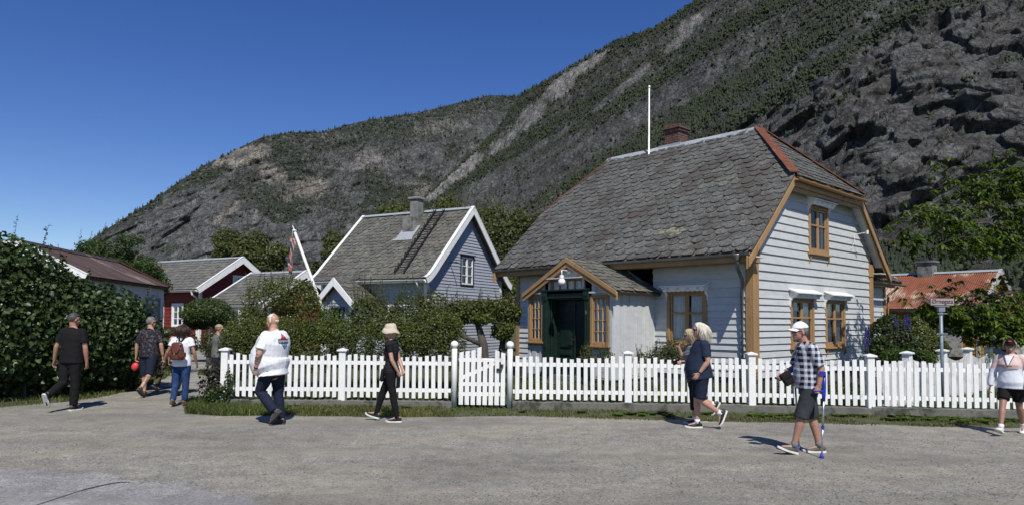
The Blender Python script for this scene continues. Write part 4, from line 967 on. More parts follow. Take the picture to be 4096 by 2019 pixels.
for i in range(n):
    k_ = (i+.5)/n; b = .35+(Lp2-.4)*k_; x = -1.05-.12*k_; P, N = S2f(x, b); q.beam(P+N*.13-Vector((.21, 0, 0)), P+N*.13+Vector((.21, 0, 0)), .03, .03)
    q.beam(P+N*.13-Vector((.2, 0, 0)), P+N*.22-Vector((.2, 0, 0)), .02, .02, (1, 0, 0)); q.beam(P+N*.22-Vector((.2, 0, 0)), S2f(x, b-.2)[0]+N*.13-Vector((.2, 0, 0)), .02, .02, (1, 0, 0))
    q.beam(P+N*.13+Vector((.2, 0, 0)), P+N*.22+Vector((.2, 0, 0)), .02, .02, (1, 0, 0))
q.build("roof_ladder", m_iron, hb2)
q = MB(); q.tube([(-.1, -.45, 3.0), (-.1, -.4, 2.85), (-.14, -.1, 2.7), (-.14, -.07, .3)], .035, 8); q.build("downpipe", white_paint, hb2, smooth=True)
# its porch
P2 = Pl((0, -1.3, 0), (1, 0, 0), (0, -1, 0)); q = MB(); xa, xb, xc = -3.45, -2.15, -2.8
def zt2(x): return 3.0-abs(x-xc)*.95
siding(q, P2, lambda z: (xa+.0 if z < 2.3 else max(xa, xc-(2.95-z)/.95), xb if z < 2.3 else min(xb, xc+(2.95-z)/.95)), .2, 2.9, lambda z: .115, [(xc-.3, xc+.3, 1.2, 2.1)], th=.02, seed=61)
siding(q, Pl((xb, -1.3, 0), (0, 1, 0), (1, 0, 0)), lambda z: (0, 1.3), .2, 2.4, lambda z: .115, (), th=.02, seed=62); siding(q, Pl((xa, 0, 0), (0, -1, 0), (-1, 0, 0)), lambda z: (0, 1.3), .2, 2.4, lambda z: .115, (), th=.02, seed=63)
q.build("porch_wall", m_blue, hb2)
window(hb2, P2, xc-.3, xc+.3, 1.2, 2.1, m_blackfr, 1, (.5,), fr=.05, muntw=.03, sill=False)
q = MB(); kp2 = math.hypot(1, .95); HW2 = .85
Sr2 = slope((xc+HW2, -1.55, 3.05-.95*HW2), (0, 1, 0), (-1/kp2, 0, .95/kp2)); Sl2 = slope((xc-HW2, 0.0, 3.05-.95*HW2), (0, -1, 0), (1/kp2, 0, .95/kp2))
for S in (Sr2, Sl2): slates(q, S, [(0, 0), (1.55, 0), (1.55, HW2*kp2), (0, HW2*kp2)], .27, .2, 64)
q.build("porch_roof", m_slate2, hb2); q = MB(); roofslab(q, Sr2, [(0, .02, 1.54), (HW2*kp2, .02, 1.54)], .06); roofslab(q, Sl2, [(0, .02, 1.54), (HW2*kp2, .02, 1.54)], .06); q.build("porch_roof_deck", m_under, hb2)
for sg in (-1, 1):
    q = MB(); a = Vector((xc, -1.6, 3.12)); b = Vector((xc+sg*(HW2+.05), -1.6, 3.12-.95*(HW2+.05))); q.prism([a, b, b-Vector((0, 0, .24)), a-Vector((0, 0, .28))], (0, .05, 0)); q.build("porch_bargeboard", white_paint, hb2)
for x in (xa, xb-.14):
    q = MB(); pbox(q, P2, x, x+.14, .2, 2.3, .02, .06); q.build("porch_corner_board", white_paint, hb2)
# ---- red house and its extension
m_slate3 = slatemat("grey_flag_slate", (.14, .14, .115), .55, .15)
hr, FR, GR, SR1, _, _ = gable_house("red_house", "dark red timber house with white bargeboards, the taller of the two red ones", (-16.7, 37.2), R(-29), 8.2, 4.9, 3.2, 5.08, .45, .35, m_red, white_paint, m_slate3, .2, sl=(.4, .3), gholes=[(2.05, 3.1, 3.3, 4.12)], fholes=[(-2.3, -1.3, 1.2, 2.5)], seed=70, slate='flat', grp="red timber houses", vw=.22)
window(hr, GR, 2.05, 3.1, 3.3, 4.12, white_paint, 2, (.33, .66), muntw=.025, fr=.09, sill=False); window(hr, FR, -2.3, -1.3, 1.2, 2.5, white_paint, 2, (.33, .66), muntw=.04, fr=.11, sill=False, curtain='narrow')
q = MB(); q.tube([(-.05, -.5, 3.15), (-.05, -.45, 2.95), (-.1, -.1, 2.75), (-.1, -.08, .3)], .05, 8); q.build("downpipe", white_paint, hr); q = MB(); pbox(q, FR, -3.1, -2.98, .2, 2.6, .0, .08); q.build("white_post", white_paint, hr)
q = MB(); pbox(q, GR, 3.45, 3.62, 4.15, 4.3, .02, .2); q.build("wall_lamp", white_paint, hr)
apx = dep(600+1470/2.351, 880+485/2.351, 34.5); a2 = R(-29); W2_ = 4.2
ex_, ey_ = Vector((math.cos(a2), math.sin(a2), 0)), Vector((-math.sin(a2), math.cos(a2), 0)); Oe = Vector((apx[0], apx[1], 0))-ey_*(W2_/2)-ex_*.25
he, FE, GE, _, _, _ = gable_house("red_house_extension", "lower dark red house with a long grey flagstone roof and a veranda", (Oe.x, Oe.y), a2, 3.45, W2_, 2.32, 4.0, .75, .25, m_red, white_paint, m_slate3, .2, sl=(.4, .3), fholes=[(-2.9, -.3, .9, 2.2)], seed=80, slate='flat', grp="red timber houses", vw=.2)
he["label"] = "lower dark red timber house with grey flagstone roof, in front of the taller red one"
window(he, FE, -2.9, -.3, .9, 2.2, white_paint, 3, (.5,), muntw=.04, fr=.1, sill=False, curtain='narrow')
q = MB()
for x in (-3.4, -2.3, -1.2): q.box((x, -.74, .1), (x+.1, -.64, 2.25))
for z in (.55, .75, .95): q.box((-3.3, -.71, z), (-.2, -.68, z+.04))
q.build("veranda_rail", white_paint, he)
# ---- rusty iron roofed yellow house on the right
m_rust = rustmat("rusty_iron_roof", (.185, .055, .022), (.5, .44, .34), psc=.8, pth=(.5, .6)); m_rust2 = rustmat("brown_iron_roof", (.062, .04, .033), (.26, .22, .19), psc=.9, pth=(.62, .72))
m_oldwhite = simple("weathered_white_board", (.42, .4, .36), .8, .3, 6, dirt=(.2, .19, .17), dscale=6, dth=(.5, .6))
ap3 = dep(4006, 1084, 31.5); a3 = R(-50); W3 = 4.6; ex_, ey_ = Vector((math.cos(a3), math.sin(a3), 0)), Vector((-math.sin(a3), math.cos(a3), 0)); O3 = Vector((ap3[0], ap3[1], 0))-ey_*(W3/2)-ex_*.3
hy, FY, GY, SY, _, _ = gable_house("yellow_house", "mustard yellow timber house with a rusty red corrugated iron roof", (O3.x, O3.y), a3, 9.5, W3, 2.3, 4.04, .4, .3, m_yellow, m_oldwhite, m_rust, .16, gholes=[(2.15, 2.4, 2.95, 3.35)], seed=90, slate=False, roofname="iron_roof")
q = MB(); pbox(q, GY, 2.15, 2.4, 2.95, 3.35, -.2, -.01); q.build("attic_hatch", m_dark, hy)
cz = SY(-3.0, 2.4)[0]; q = MB(); q.box((-3.1, 2.0, 3.6), (-2.45, 2.65, 4.6)); q.box((-3.2, 1.93, 4.6), (-2.35, 2.72, 4.68)); chy = q.build("chimney", m_conc2, hy)
q = MB(); pbox(q, FY, -1.55, -.6, .2, 1.75, .03, .07); q.build("pale_door", m_oldwhite, hy)
pr = dep(3996, 1184, 27.5)
ex2 = thing("low_rusty_shed", "small low shed with a rusty iron roof at the right edge, beside the yellow house", "shed", (pr[0], pr[1], 0), R(-20))
rS = slope((-.6, -2.2, 1.75), (1, 0, 0), (0, .88, .47)); q = MB(); n = 300; vs = []
for b in (0, 2.2):
    for i in range(n+1):
        a = i*.02; P, N = rS(a, b); vs.append(P+N*.012*math.sin(a*2*math.pi/.09))
q.add(vs, [(i, i+1, n+2+i, n+1+i) for i in range(n)]); q.build("iron_roof", m_rust, ex2)
q = MB(); q.box((-.3, -2.0, 0), (5.2, -1.95, 1.78)); q.box((-.35, -2.0, 0), (-.3, 0, 1.8)); q.build("wall", m_oldwhite, ex2)
# ---- white outbuilding with the brown iron roof at left
P0 = dep(662, 1158, 24); ang = math.atan2(-.16, .987)
Oc = Vector((P0[0], P0[1], 0))
d_ = Vector((-.16, .987, 0)); n_ = Vector((.987, .16, 0))
# local frame: +x outwards to the right-hand wall's near end... ridge along local x, pointing back towards the camera
a4 = math.atan2(-.987, .16); ex_, ey_ = Vector((math.cos(a4), math.sin(a4), 0)), Vector((-math.sin(a4), math.cos(a4), 0))
O4 = Oc+ex_*6.3+ey_*0-ey_*0
W4 = 3.2
O4 = O4-ey_*W4+ey_*.0
hs_, FS, GS, SS, SSb, _ = gable_house("white_outbuilding", "pale rendered outbuilding with a rusty brown iron roof, behind the big left hedge", (O4.x, O4.y), a4, 6.1, W4, 2.72, 3.56, .12, .15, m_wall, simple("dark_red_fascia", (.09, .02, .015), .6), m_rust2, .5, seed=95, slate=False, roofname="iron_roof")
BPs = Pl((0, W4, 0), (-1, 0, 0), (0, 1, 0)); window(hs_, Pl((0, W4+.03, 0), (-1, 0, 0), (0, 1, 0)), 4.4, 5.6, 1.35, 2.35, simple("grey_window_frame", (.25, .26, .26), .6), 2, (.5,), sill=False, fr=.06, muntw=.03, inner=.04)
for o in hs_.children:
    if o.name.startswith('ridge_flashing'): o.data.materials[0] = m_rust2
for o in hs_.children:
    if o.name.startswith("bargeboard") and o.matrix_local.translation.x >= 0 and max(v.co.x for v in o.data.vertices) > 0: o.data.materials[0] = white_paint
# ------------------------------------------------------------ white picket fences and gate
FX = [(-5.56, 13.55), (-3.28, 13.55), (-1.1, 13.42), (-.03, 13.36), (2.2, 13.2), (4.46, 12.98), (6.5, 12.66), (9.6, 12.2), (12.6, 11.75)]
m_metal = simple("galvanised_steel", (.22, .26, .3), .5, .15, metal=.3)
def post(parent, x, y, z0, z1, w=.13, ball=False, ang=0.):
    T = Matrix.Translation((x, y, 0)) @ Matrix.Rotation(ang, 4, 'Z'); q = MB()
    if ball: q.lathe((0, 0, 0), [(.054, z0), (.054, z1-.17), (.048, z1-.165)], 20)
    else: q.box((-w/2, -w/2, z0), (w/2, w/2, z1-.06))
    p = q.build("post", white_paint, parent, smooth=False, bevel=0 if ball else .008); p.matrix_local = T
    if ball:
        for f in p.data.polygons: f.use_smooth = len(f.vertices) == 4
        q = MB(); q.ell((0, 0, z1-.09), (.076, .076, .074), 20, 12); q.build("ball_finial", white_paint, p, smooth=True)
    else:
        q = MB(); e = w/2+.03; q.box((-e, -e, z1-.06), (e, e, z1-.035)); q.add([(-e, -e, z1-.034), (e, -e, z1-.034), (e, e, z1-.034), (-e, e, z1-.034), (0, 0, z1)], [(0, 1, 4), (1, 2, 4), (2, 3, 4), (3, 0, 4), (3, 2, 1, 0)]); q.build("post_cap", white_paint, p)
    return p
def fence_run(name, label, pts, gaps_post, grp):
    f = thing(name, label, "fence", (pts[0][0], pts[0][1], 0), 0, grp); O = Vector((pts[0][0], pts[0][1], 0)); r = random.Random(len(pts))
    for i, (x, y) in enumerate(pts):
        if i in gaps_post: post(f, x-O.x, y-O.y, .05 if i else .0, 1.13+r.uniform(-.01, .01), ang=r.uniform(-.03, .03), w=.13)
    pk = None
    for i in range(len(pts)-1):
        a, b = Vector((*pts[i], 0))-O, Vector((*pts[i+1], 0))-O; d = (b-a).normalized(); nrm = Vector((d.y, -d.x, 0)); Ln = (b-a).length
        for z in (.33, .845):
            q = MB(); q.obox((a+b)/2+Vector((0, 0, z))-nrm*(-.012), d, nrm, (0, 0, 1), Ln/2-.06, .018, .036); q.build("rail", white_paint, f)
        n = int(round((Ln-.2)/.124)); st = (Ln-.16)/n
        for k_ in range(n):
            c = a+d*(.08+st*(k_+.5)); w_ = .036+r.uniform(-.002, .002); zt = .985+r.uniform(-.02, .016)+.018*math.cos((k_+.5)/n*6.28); zb = .185+r.uniform(-.008, .006); sk = r.uniform(-.01, .01); tl = r.uniform(-.009, .009)
            q = MB(); P = [c+d*(-w_)+Vector((0, 0, zb+sk)), c+d*w_+Vector((0, 0, zb)), c+d*(w_+tl)+Vector((0, 0, zt)), c+d*(-w_+tl)+Vector((0, 0, zt+sk))]
            q.prism([p+nrm*.032 for p in P], nrm*.02); q.build("picket", white_paint, f)
    return f
def plinth(name, pts, parent, h=.15):
    q = MB(); r = random.Random(3)
    for i in range(len(pts)-1):
        a, b = Vector((*pts[i], 0)), Vector((*pts[i+1], 0)); d = (b-a).normalized(); nrm = Vector((d.y, -d.x, 0)); n = max(2, int((b-a).length/.25)); vs = []
        for k_ in range(n+1):
            c = a+d*((b-a).length*k_/n); j = r.uniform(-.012, .012); zt = h+r.uniform(-.012, .01)
            vs += [c+nrm*(.12+j)+Vector((0, 0, -.1)), c+nrm*(.11+j)+Vector((0, 0, zt-.01)), c+nrm*(.09+j)+Vector((0, 0, zt)), c-nrm*.12+Vector((0, 0, zt)), c-nrm*.12+Vector((0, 0, -.1))]
        q.add(vs, [(5*k_+j, 5*k_+5+j, 5*k_+6+j, 5*k_+1+j) for k_ in range(n) for j in range(4)]+[(0, 1, 2, 3, 4), tuple(5*n+j for j in (4, 3, 2, 1, 0))])
    O = parent.location; q.v = [(x-O.x, y-O.y, z) for x, y, z in q.v]; return q.build("concrete_plinth", m_conc, parent)
fa_ = fence_run("picket_fence", "white picket fence left of the ball-topped gate posts", FX[:3], (0, 1), "white picket fences along the street"); plinth("p", [FX[0], FX[1], (FX[2][0]-.03, FX[2][1])], fa_, .13)
fb_ = fence_run("picket_fence", "long white picket fence right of the gate, in front of the grey house", FX[3:7], (1, 2, 3), "white picket fences along the street"); plinth("p", [(FX[3][0]+.06, FX[3][1])]+FX[4:7], fb_, .15)
fc_ = fence_run("picket_fence", "white picket fence at the right edge, starting after the thick corner post", FX[6:9], (1,), "white picket fences along the street"); plinth("p", FX[6:9], fc_, .17)
# gate between two round posts with ball finials
gt_ = thing("garden_gate", "white picket gate with dipping top between two ball-topped round posts", "gate", (FX[2][0], FX[2][1], 0))
for i in (2, 3): post(gt_, FX[i][0]-FX[2][0], FX[i][1]-FX[2][1], .0, 1.3, ball=True)
gx0, gx1 = .09, .98
def gy(x): return -.0 + (FX[3][1]-FX[2][1])/(FX[3][0]-FX[2][0])*x
tops = (1.07, 1.09, 1.11, 1.16, .93, .925, 1.1, 1.06)
for i in range(8):
    x = gx0+.045+i*(gx1-gx0-.09)/7; t_ = tops[i]; sl_s = (-.02, -.02, -.02, -.03, 0, 0, .03, .02)[i]; q = MB()
    q.prism([(x-.042, gy(x)-.04, .07), (x+.04, gy(x)-.04, .065), (x+.046, gy(x)-.04, t_-sl_s*.5), (x-.034, gy(x)-.04, t_+sl_s*.5)], (0, .02, 0)); q.build("picket", white_paint, gt_)
for z in (.27, .46, .92):
    q = MB(); q.box((gx0, gy(.5)-.018, z-.035), (gx1, gy(.5)+.012, z+.035)); q.build("rail", white_paint, gt_)
q = MB(); q.beam((gx0+.02, gy(.5)-.001, .56), (gx1-.2, gy(.5)-.001, .86), .02, .07, (0, 0, 1)); q.build("brace", white_paint, gt_)
q = MB(); q.tube([(.83, gy(.8)-.06, .76), (.86, gy(.8)-.075, .73), (.91, gy(.8)-.075, .735), (.93, gy(.8)-.07, .8), (.9, gy(.8)-.06, .84)], .013, 6); q.ell((.84, gy(.8)-.07, .74), (.03, .012, .03)); q.ell((.92, gy(.8)-.07, .82), (.028, .012, .03)); q.build("latch", m_iron, gt_)
# wavy-topped garden fence behind, running away to the right
bfp = [(6.75, 12.95), (7.8, 13.75), (9.3, 15.05), (10.5, 16.05), (11.8, 17.25), (13.1, 18.3), (14.4, 19.4), (15.7, 20.5)]
f2 = thing("wavy_garden_fence", "white board fence with scalloped top behind the street fence at the right", "fence", (bfp[0][0], bfp[0][1], 0))
m_white2 = simple("worn_white_paint", (.62, .62, .6), .6, .12, 4, dirt=(.35, .35, .32), dscale=6, dth=(.5, .66)); O = Vector((bfp[0][0], bfp[0][1], 0)); r = random.Random(8)
for i, (x, y) in enumerate(bfp):
    if i: post(f2, x-O.x, y-O.y, 0, 1.13, .15, ang=.7)
for i in range(len(bfp)-1):
    a, b = Vector((*bfp[i], 0))-O, Vector((*bfp[i+1], 0))-O; d = (b-a).normalized(); nrm = Vector((d.y, -d.x, 0)); Ln = (b-a).length; n = int(Ln/.1); q = MB()
    for k_ in range(n):
        c = a+d*(Ln*(k_+.5)/n); t0, t1 = k_/n, (k_+1)/n; zf = lambda t: 1.0-.15*math.sin(math.pi*t)**1.0 if i else .86+.1*t
        q.prism([c-d*.04+nrm*.02+Vector((0, 0, .08)), c+d*.04+nrm*.02+Vector((0, 0, .08)), c+d*.04+nrm*.02+Vector((0, 0, zf(t1))), c-d*.04+nrm*.02+Vector((0, 0, zf(t0)))], nrm*.018)
    for z in (.3, .72): q.obox((a+b)/2+Vector((0, 0, z)), d, nrm, (0, 0, 1), Ln/2, .02, .04)
    q.build("panel", m_white2, f2)
# street sign
sg_ = thing("street_name_sign", "street name sign reading Ørnegata on a grey steel pole behind the fence", "street sign", (8.25, 13.55, 0))
spx = dep(3767, 1400, 13.55); sg_.location = (spx[0], spx[1], 0)
q = MB(); q.tube([(0, 0, 0), (0, 0, 2.0)], .03, 14); q.build("pole", m_metal, sg_, smooth=True)
q = MB(); q.box((-.25, -.045, 2.02), (.25, -.03, 2.165)); sp_ = q.build("sign_plate", simple("sign_pink_grey", (.36, .27, .26), .5, .05), sg_, bevel=.004)
sp_.rotation_euler = (0, 0, R(6))
q = MB(); q.box((-.15, -.05, 1.995), (.13, -.02, 2.012)); q.box((-.06, -.04, 1.9), (.06, .03, 1.99)); q.build("bracket", m_metal, sg_)
for z in (1.86, 1.47):
    q = MB(); q.lathe((0, 0, z), [(.037, -.025), (.04, 0), (.037, .025)], 14); q.beam((-.09, -.035, z), (.1, -.035, z+.004), .012, .02); q.build("clamp", m_metal, sg_)
m_txt = simple("sign_black", (.02, .018, .018), .6, .05)
text3d("Ørnegata", .118, m_txt, "lettering", sp_, Matrix.Translation((.0, -.047, 2.096)) @ Matrix.Rotation(R(90), 4, 'X'), off=.0008)
for a, b in (((-.246, 2.024), (.246, 2.024)), ((-.246, 2.161), (.246, 2.161)), ((-.246, 2.024), (-.246, 2.161)), ((.246, 2.024), (.246, 2.161))):
    q = MB(); q.beam((a[0], -.0465, a[1]), (b[0], -.0465, b[1]), .004, .005, (0, 0, 1) if a[1] == b[1] else (1, 0, 0)); q.build("sign_border", m_txt, sp_)
# leaning flagpole with its pennant
YB = 17.0; b0, t0 = dep(1300, 1262, YB), dep(1170, 902, YB)
dz = (t0-b0)/(t0[2]-b0[2]); root = b0-dz*b0[2]
fg = thing("flagpole", "white flagpole leaning out of the hedge with a limp striped pennant", "flagpole", tuple(root)); rt = Vector(root)
q = MB(); q.tube([(0, 0, 0), Vector(b0)-rt, Vector(t0-dz*.16)-rt], [.05, .042, .034], 10); q.build("pole", simple("pole_white", (.7, .69, .64), .5, .1), fg, smooth=True)
tt = Vector(t0-dz*.13)-rt; q = MB(); q.ell(tt, (.06, .06, .03), 14, 8); q.tube([tt, Vector(t0)-rt], [.02, .006], 8); q.build("finial", white_paint, fg, smooth=True)
q = MB(); q.tube([tt+Vector((-.03, -.04, 0)), tt+Vector((-.1, -.05, -1.25)), tt+Vector((.25, -.03, -2.0))], .004, 5); q.build("halyard", white_paint, fg)
def flagmat():
    m, t, p = newmat("pennant_cloth"); tc = nd(t, "ShaderNodeAttribute", attribute_name="fu"); r_ = t.nodes.new("ShaderNodeValToRGB"); r_.color_ramp.interpolation = 'CONSTANT'; e = r_.color_ramp.elements
    red, wh, bl = (.33, .1, .09, 1), (.42, .4, .39, 1), (.02, .035, .06, 1); st = [(0, wh), (.08, red), (.2, wh), (.26, bl), (.36, wh), (.42, red), (.58, bl), (.7, wh), (.74, red), (.86, bl), (.94, wh)]
    e[0].position = 0; e[0].color = wh; e[1].position = st[1][0]; e[1].color = st[1][1]
    for p_, c_ in st[2:]: x = e.new(p_); x.color = c_
    t.links.new(tc.outputs['Fac'], r_.inputs[0]); t.links.new(r_.outputs[0], p.inputs['Base Color']); p.inputs['Roughness'].default_value = .8; return m
n = 40; wv = MB(); fu = []
for i in range(n+1):
    k_ = i/n; z = -.1-1.2*k_; w_ = .15*(1-k_*.75)*(1 if i else .3)
    for j in range(7):
        s_ = j/6; x = -.02-.06*k_+w_*(s_-.25)+.05*math.sin(k_*9+s_*2)*k_; y = -.05+.05*math.sin(s_*9+k_*5)
        wv.v.append((tt.x+x-.03, tt.y+y, tt.z+z-.12*s_*(1-k_)*1.)); fu.append(min(1, max(0, k_+.14*math.sin(s_*3+1))))
wv.f = [(i*7+j, i*7+j+1, (i+1)*7+j+1, (i+1)*7+j) for i in range(n) for j in range(6)]
po = wv.build("pennant", flagmat(), fg, smooth=True); a_ = po.data.attributes.new("fu", 'FLOAT', 'POINT'); a_.data.foreach_set("value", fu)
# small chimney showing left of the blue house roof
cp = dep(1290, 1050, 52); cpo = thing("small_chimney_house", "low house behind the blue one, only its grey chimney pot showing", "house", (cp[0], cp[1], 0), R(-29))
q = MB(); q.box((-.45, -.45, 3), (.45, .45, 5.5)); q.box((-.35, -.35, 5.5), (.35, .35, 5.62)); q.lathe((0, 0, 5.62), [(.2, 0), (.2, .18), (.32, .2), (.32, .28), (.15, .3)], 12); q.build("chimney", m_conc2, cpo)
q = MB(); q.prism([(-2.5, -2, 0), (-2.5, 2, 0), (-2.5, 2, 2.2), (-2.5, 0, 3.3), (-2.5, -2, 2.2)], (5, 0, 0)); q.build("wall", m_wall, cpo)
# ------------------------------------------------------------ foliage kit
def unit(v): return v/np.maximum(np.linalg.norm(v, axis=-1, keepdims=True), 1e-9)
KITE = (np.array([[0, 0, 0], [.5, .45, .06], [0, 1, -.08], [-.5, .45, .06]]), np.array([[0, 1, 2, 3]]))
BIG = (np.array([[0, 0, 0], [.46, .16, .1], [.4, .62, .08], [0, 1, -.12], [-.4, .62, .08], [-.46, .16, .1]]), np.array([[0, 1, 2, 3], [0, 3, 4, 5]]))
LONG = (np.array([[0, 0, 0], [.17, .3, .04], [.15, .7, .0], [0, 1, -.14], [-.15, .7, .0], [-.17, .3, .04]]), np.array([[0, 1, 2, 3], [0, 3, 4, 5]]))
def leaves(P, N, D, S, tmpl):
    """P base points, N leaf normals, D leaf directions, S length"""
    V, Ft = tmpl; N = unit(N); D = unit(D-N*(D*N).sum(-1, keepdims=True)); X = np.cross(D, N); S = S[:, None, None]
    W = P[:, None]+S*(V[None, :, 0:1]*X[:, None]+V[None, :, 1:2]*D[:, None]+V[None, :, 2:3]*N[:, None])
    return W.reshape(-1, 3), (Ft[None]+np.arange(len(P))[:, None, None]*len(V)).reshape(-1, Ft.shape[1])
def rdir(n): return unit(rng.normal(0, 1, (n, 3)))
def shellpts(ells, n, lo=.55, lump=.28, fr=2.2, seed=0, zmin=.03):
    """points near the surface of lumpy ellipsoids (cx,cy,cz,rx,ry,rz); rejects points deep inside another"""
    E = np.array(ells, float); vol = (E[:, 3]*E[:, 4]*E[:, 5])**.67; k = rng.choice(len(E), n, p=vol/vol.sum()); d = rdir(n)
    f = 1+lump*fbm(d*fr+E[k, :3], 3, seed); rad = f*(lo+(1.05-lo)*rng.uniform(0, 1, n)**.45)
    P = E[k, :3]+d*E[k, 3:6]*rad[:, None]; out = unit(d/E[k, 3:6])
    q = np.full(n, 9.)
    for e in range(len(E)):
        r_ = np.sqrt((((P-E[e, :3])/E[e, 3:6])**2).sum(1)); q = np.where(k != e, np.minimum(q, r_), q)
    m = (q > .55) & (P[:, 2] > zmin); return P[m], out[m]
def bush(name, label, cat, ells, n, size, mat, tmpl=KITE, lo=.55, lump=.3, group=None, seed=0, stems=(), m_st=None, flowers=None, up=.35, rnd=.75, loc=None, part="foliage", shoots=0, shoot_h=.4, kind=None):
    E = np.array(ells, float); c = loc or (float(E[:, 0].mean()), float(E[:, 1].mean()), 0.)
    t = thing(name, label, cat, c, 0, group); C_ = np.array(c)
    P, O = shellpts(ells, n, lo, lump, seed=seed)
    cn = fbm(P*2.2, 3, seed+9); keep = rng.uniform(-.9, .5, len(P)) < cn+.35; P, O = P[keep], O[keep]      # gaps and clumps
    m = len(P); N = O*.7+np.array([0, 0, up])+rdir(m)*rnd; D = rdir(m)+np.array([0, 0, -.35])+O*.3
    V, Fq = leaves(P-C_, N, D, size*rng.uniform(.6, 1.3, m), tmpl)
    if shoots:
        k = rng.integers(0, m, shoots*3); k = k[O[k, 2] > .45][:shoots]; SP = []; st = MB()
        for i in k:
            h = shoot_h*random.uniform(.4, 1.2); dr = np.array([random.uniform(-.25, .25), random.uniform(-.25, .25), 1.]); nn = max(4, int(h/size*2.4))
            for j in range(nn): SP.append(P[i]-C_+dr*h*j/nn)
            st.tube([tuple(P[i]-C_-dr*.15), tuple(P[i]-C_+dr*h)], [.006, .003], 4)
        SP = np.array(SP); mm = len(SP); V2, F2_ = leaves(SP, rdir(mm)*.5+np.array([0, 0, .8]), rdir(mm)+np.array([0, 0, .3]), size*rng.uniform(.5, 1., mm), tmpl)
        Fq = np.concatenate([Fq, F2_+len(V)]); V = np.concatenate([V, V2]); tag(st.build("shoots", m_st or m_bark, t), kind="stuff")
    npmesh(part, V, Fq, mat, t)
    for s_ in stems:
        q = MB(); q.tube([tuple(np.array(p)-C_) for p in s_[0]], list(s_[1]), 8); q.build("trunk" if s_[1][0] > .05 else "stem", m_st or m_bark, t, smooth=True)
    if flowers:
        fm, fn, fs = flowers; k = rng.choice(m, min(fn, m), replace=False); k = k[O[k, 2] > -.3]; FP_ = P[k]-C_+O[k]*.04
        V, Fq = octas(FP_, np.full(len(FP_), fs)*rng.uniform(.6, 1.3, len(FP_)), .6); npmesh("blossom", V, Fq, fm, t)
    return t
def grass(name, P, h, mat, lean=.5, wd=.006, kind="stuff"):
    n = len(P); H = h*rng.uniform(.4, 1.3, n); a = rng.uniform(0, 6.3, n); c, s_ = np.cos(a), np.sin(a); Lx = rng.normal(0, lean, n)*H; Ly = rng.normal(0, lean, n)*H; w = wd*rng.uniform(.7, 1.5, n)
    side = np.stack([c*w, s_*w, 0*w], -1); m1 = P+np.stack([Lx*.35, Ly*.35, H*.6], -1); tip = P+np.stack([Lx, Ly, H], -1)
    V = np.stack([P-side, P+side, m1+side*.8, tip, m1-side*.8], 1).reshape(-1, 3)
    F4 = np.array([[0, 1, 2, 4]]); F3 = np.array([[4, 2, 3, 3]])
    Fq = np.concatenate([np.array([[0, 1, 2]]), np.array([[0, 2, 4]]), np.array([[4, 2, 3]])]); Fq = (Fq[None]+np.arange(n)[:, None, None]*5).reshape(-1, 3)
    o = npmesh(name, V, Fq, mat); return tag(o, kind=kind)
m_bark = simple("bark", (.07, .06, .05), .9, .4, 8, bst=.7, bsc=40, bd=.02, stretch=(1, 1, .3)); m_barkb = simple("birch_bark", (.3, .29, .27), .8, .4, 6)
lf_lilac = leafmat("lilac_leaf", [(.02, .038, .012), (.036, .065, .019), (.056, .094, .03), (.085, .125, .046)], .22, .42, 1.5)
lf_hedge = leafmat("hedge_leaf", [(.042, .058, .014), (.072, .098, .022), (.105, .132, .032), (.15, .16, .05)], .36, .5, 1.4)
lf_round = leafmat("clipped_leaf", [(.022, .038, .01), (.036, .062, .014), (.055, .085, .02)], .25, .5, 1.)
lf_fresh2 = leafmat("round_bush_leaf", [(.03, .052, .012), (.05, .085, .018), (.075, .115, .026)], .3, .5, 1.)
lf_fresh = leafmat("fresh_leaf", [(.04, .07, .013), (.065, .11, .02), (.09, .14, .03)], .35, .5, 1.2)
lf_birch = leafmat("birch_leaf", [(.06, .075, .028), (.09, .11, .04), (.13, .145, .06)], .4, .6, .3)
lf_locust = leafmat("locust_leaf", [(.028, .052, .014), (.046, .085, .02), (.07, .12, .03)], .35, .5, .6)
lf_cherry = leafmat("cherry_leaf", [(.03, .055, .012), (.058, .098, .02), (.1, .15, .032), (.17, .21, .05)], .4, .4, .9)
gr_m = leafmat("grass_blade", [(.05, .085, .016), (.085, .13, .026), (.13, .165, .045), (.19, .18, .08)], .35, .6, .8)
gr_dry = leafmat("dry_grass_blade", [(.05, .07, .016), (.09, .11, .028), (.15, .15, .055), (.2, .18, .09)], .35, .6, .8)
fl_w = simple("white_blossom", (.6, .6, .52), .7, .1, bst=0); fl_p = simple("pink_blossom", (.35, .12, .16), .7, .2, bst=0); fl_b = simple("blue_blossom", (.05, .04, .3), .6, .3, bst=0, isl=.5)
# ---- big lilac hedge on the left
def lp3(a, b, t): return np.array(a)*(1-t)+np.array(b)*t
H0, H1 = gnd(-420, 1650), gnd(465, 1576); el = []; stems = []
tops = [(0, 3.3), (.4, 3.2), (.5, 2.95), (.62, 2.6), (.75, 2.5), (.87, 2.3), (.93, 2.1), (1, 1.7)]
for i in range(13):
    t = i/12; p = lp3(H0, H1, t)+np.array([-.35, 1.0, 0]); xx = pix = 0; tp = np.interp(t, [a for a, b in tops], [b for a, b in tops])
    el.append((p[0], p[1], tp*.5+.12, .95, .95, tp*.5-.02)); el.append((p[0]+random.uniform(-.3, .3), p[1]-.35, tp*.42, .7, .7, tp*.36))
    for k in range(2): stems.append((([p[0]+random.uniform(-.3, .3), p[1]+random.uniform(-.3, .3), 0], [p[0]+random.uniform(-.4, .4), p[1]+random.uniform(-.4, .4), tp*.7]), (.035, .015)))
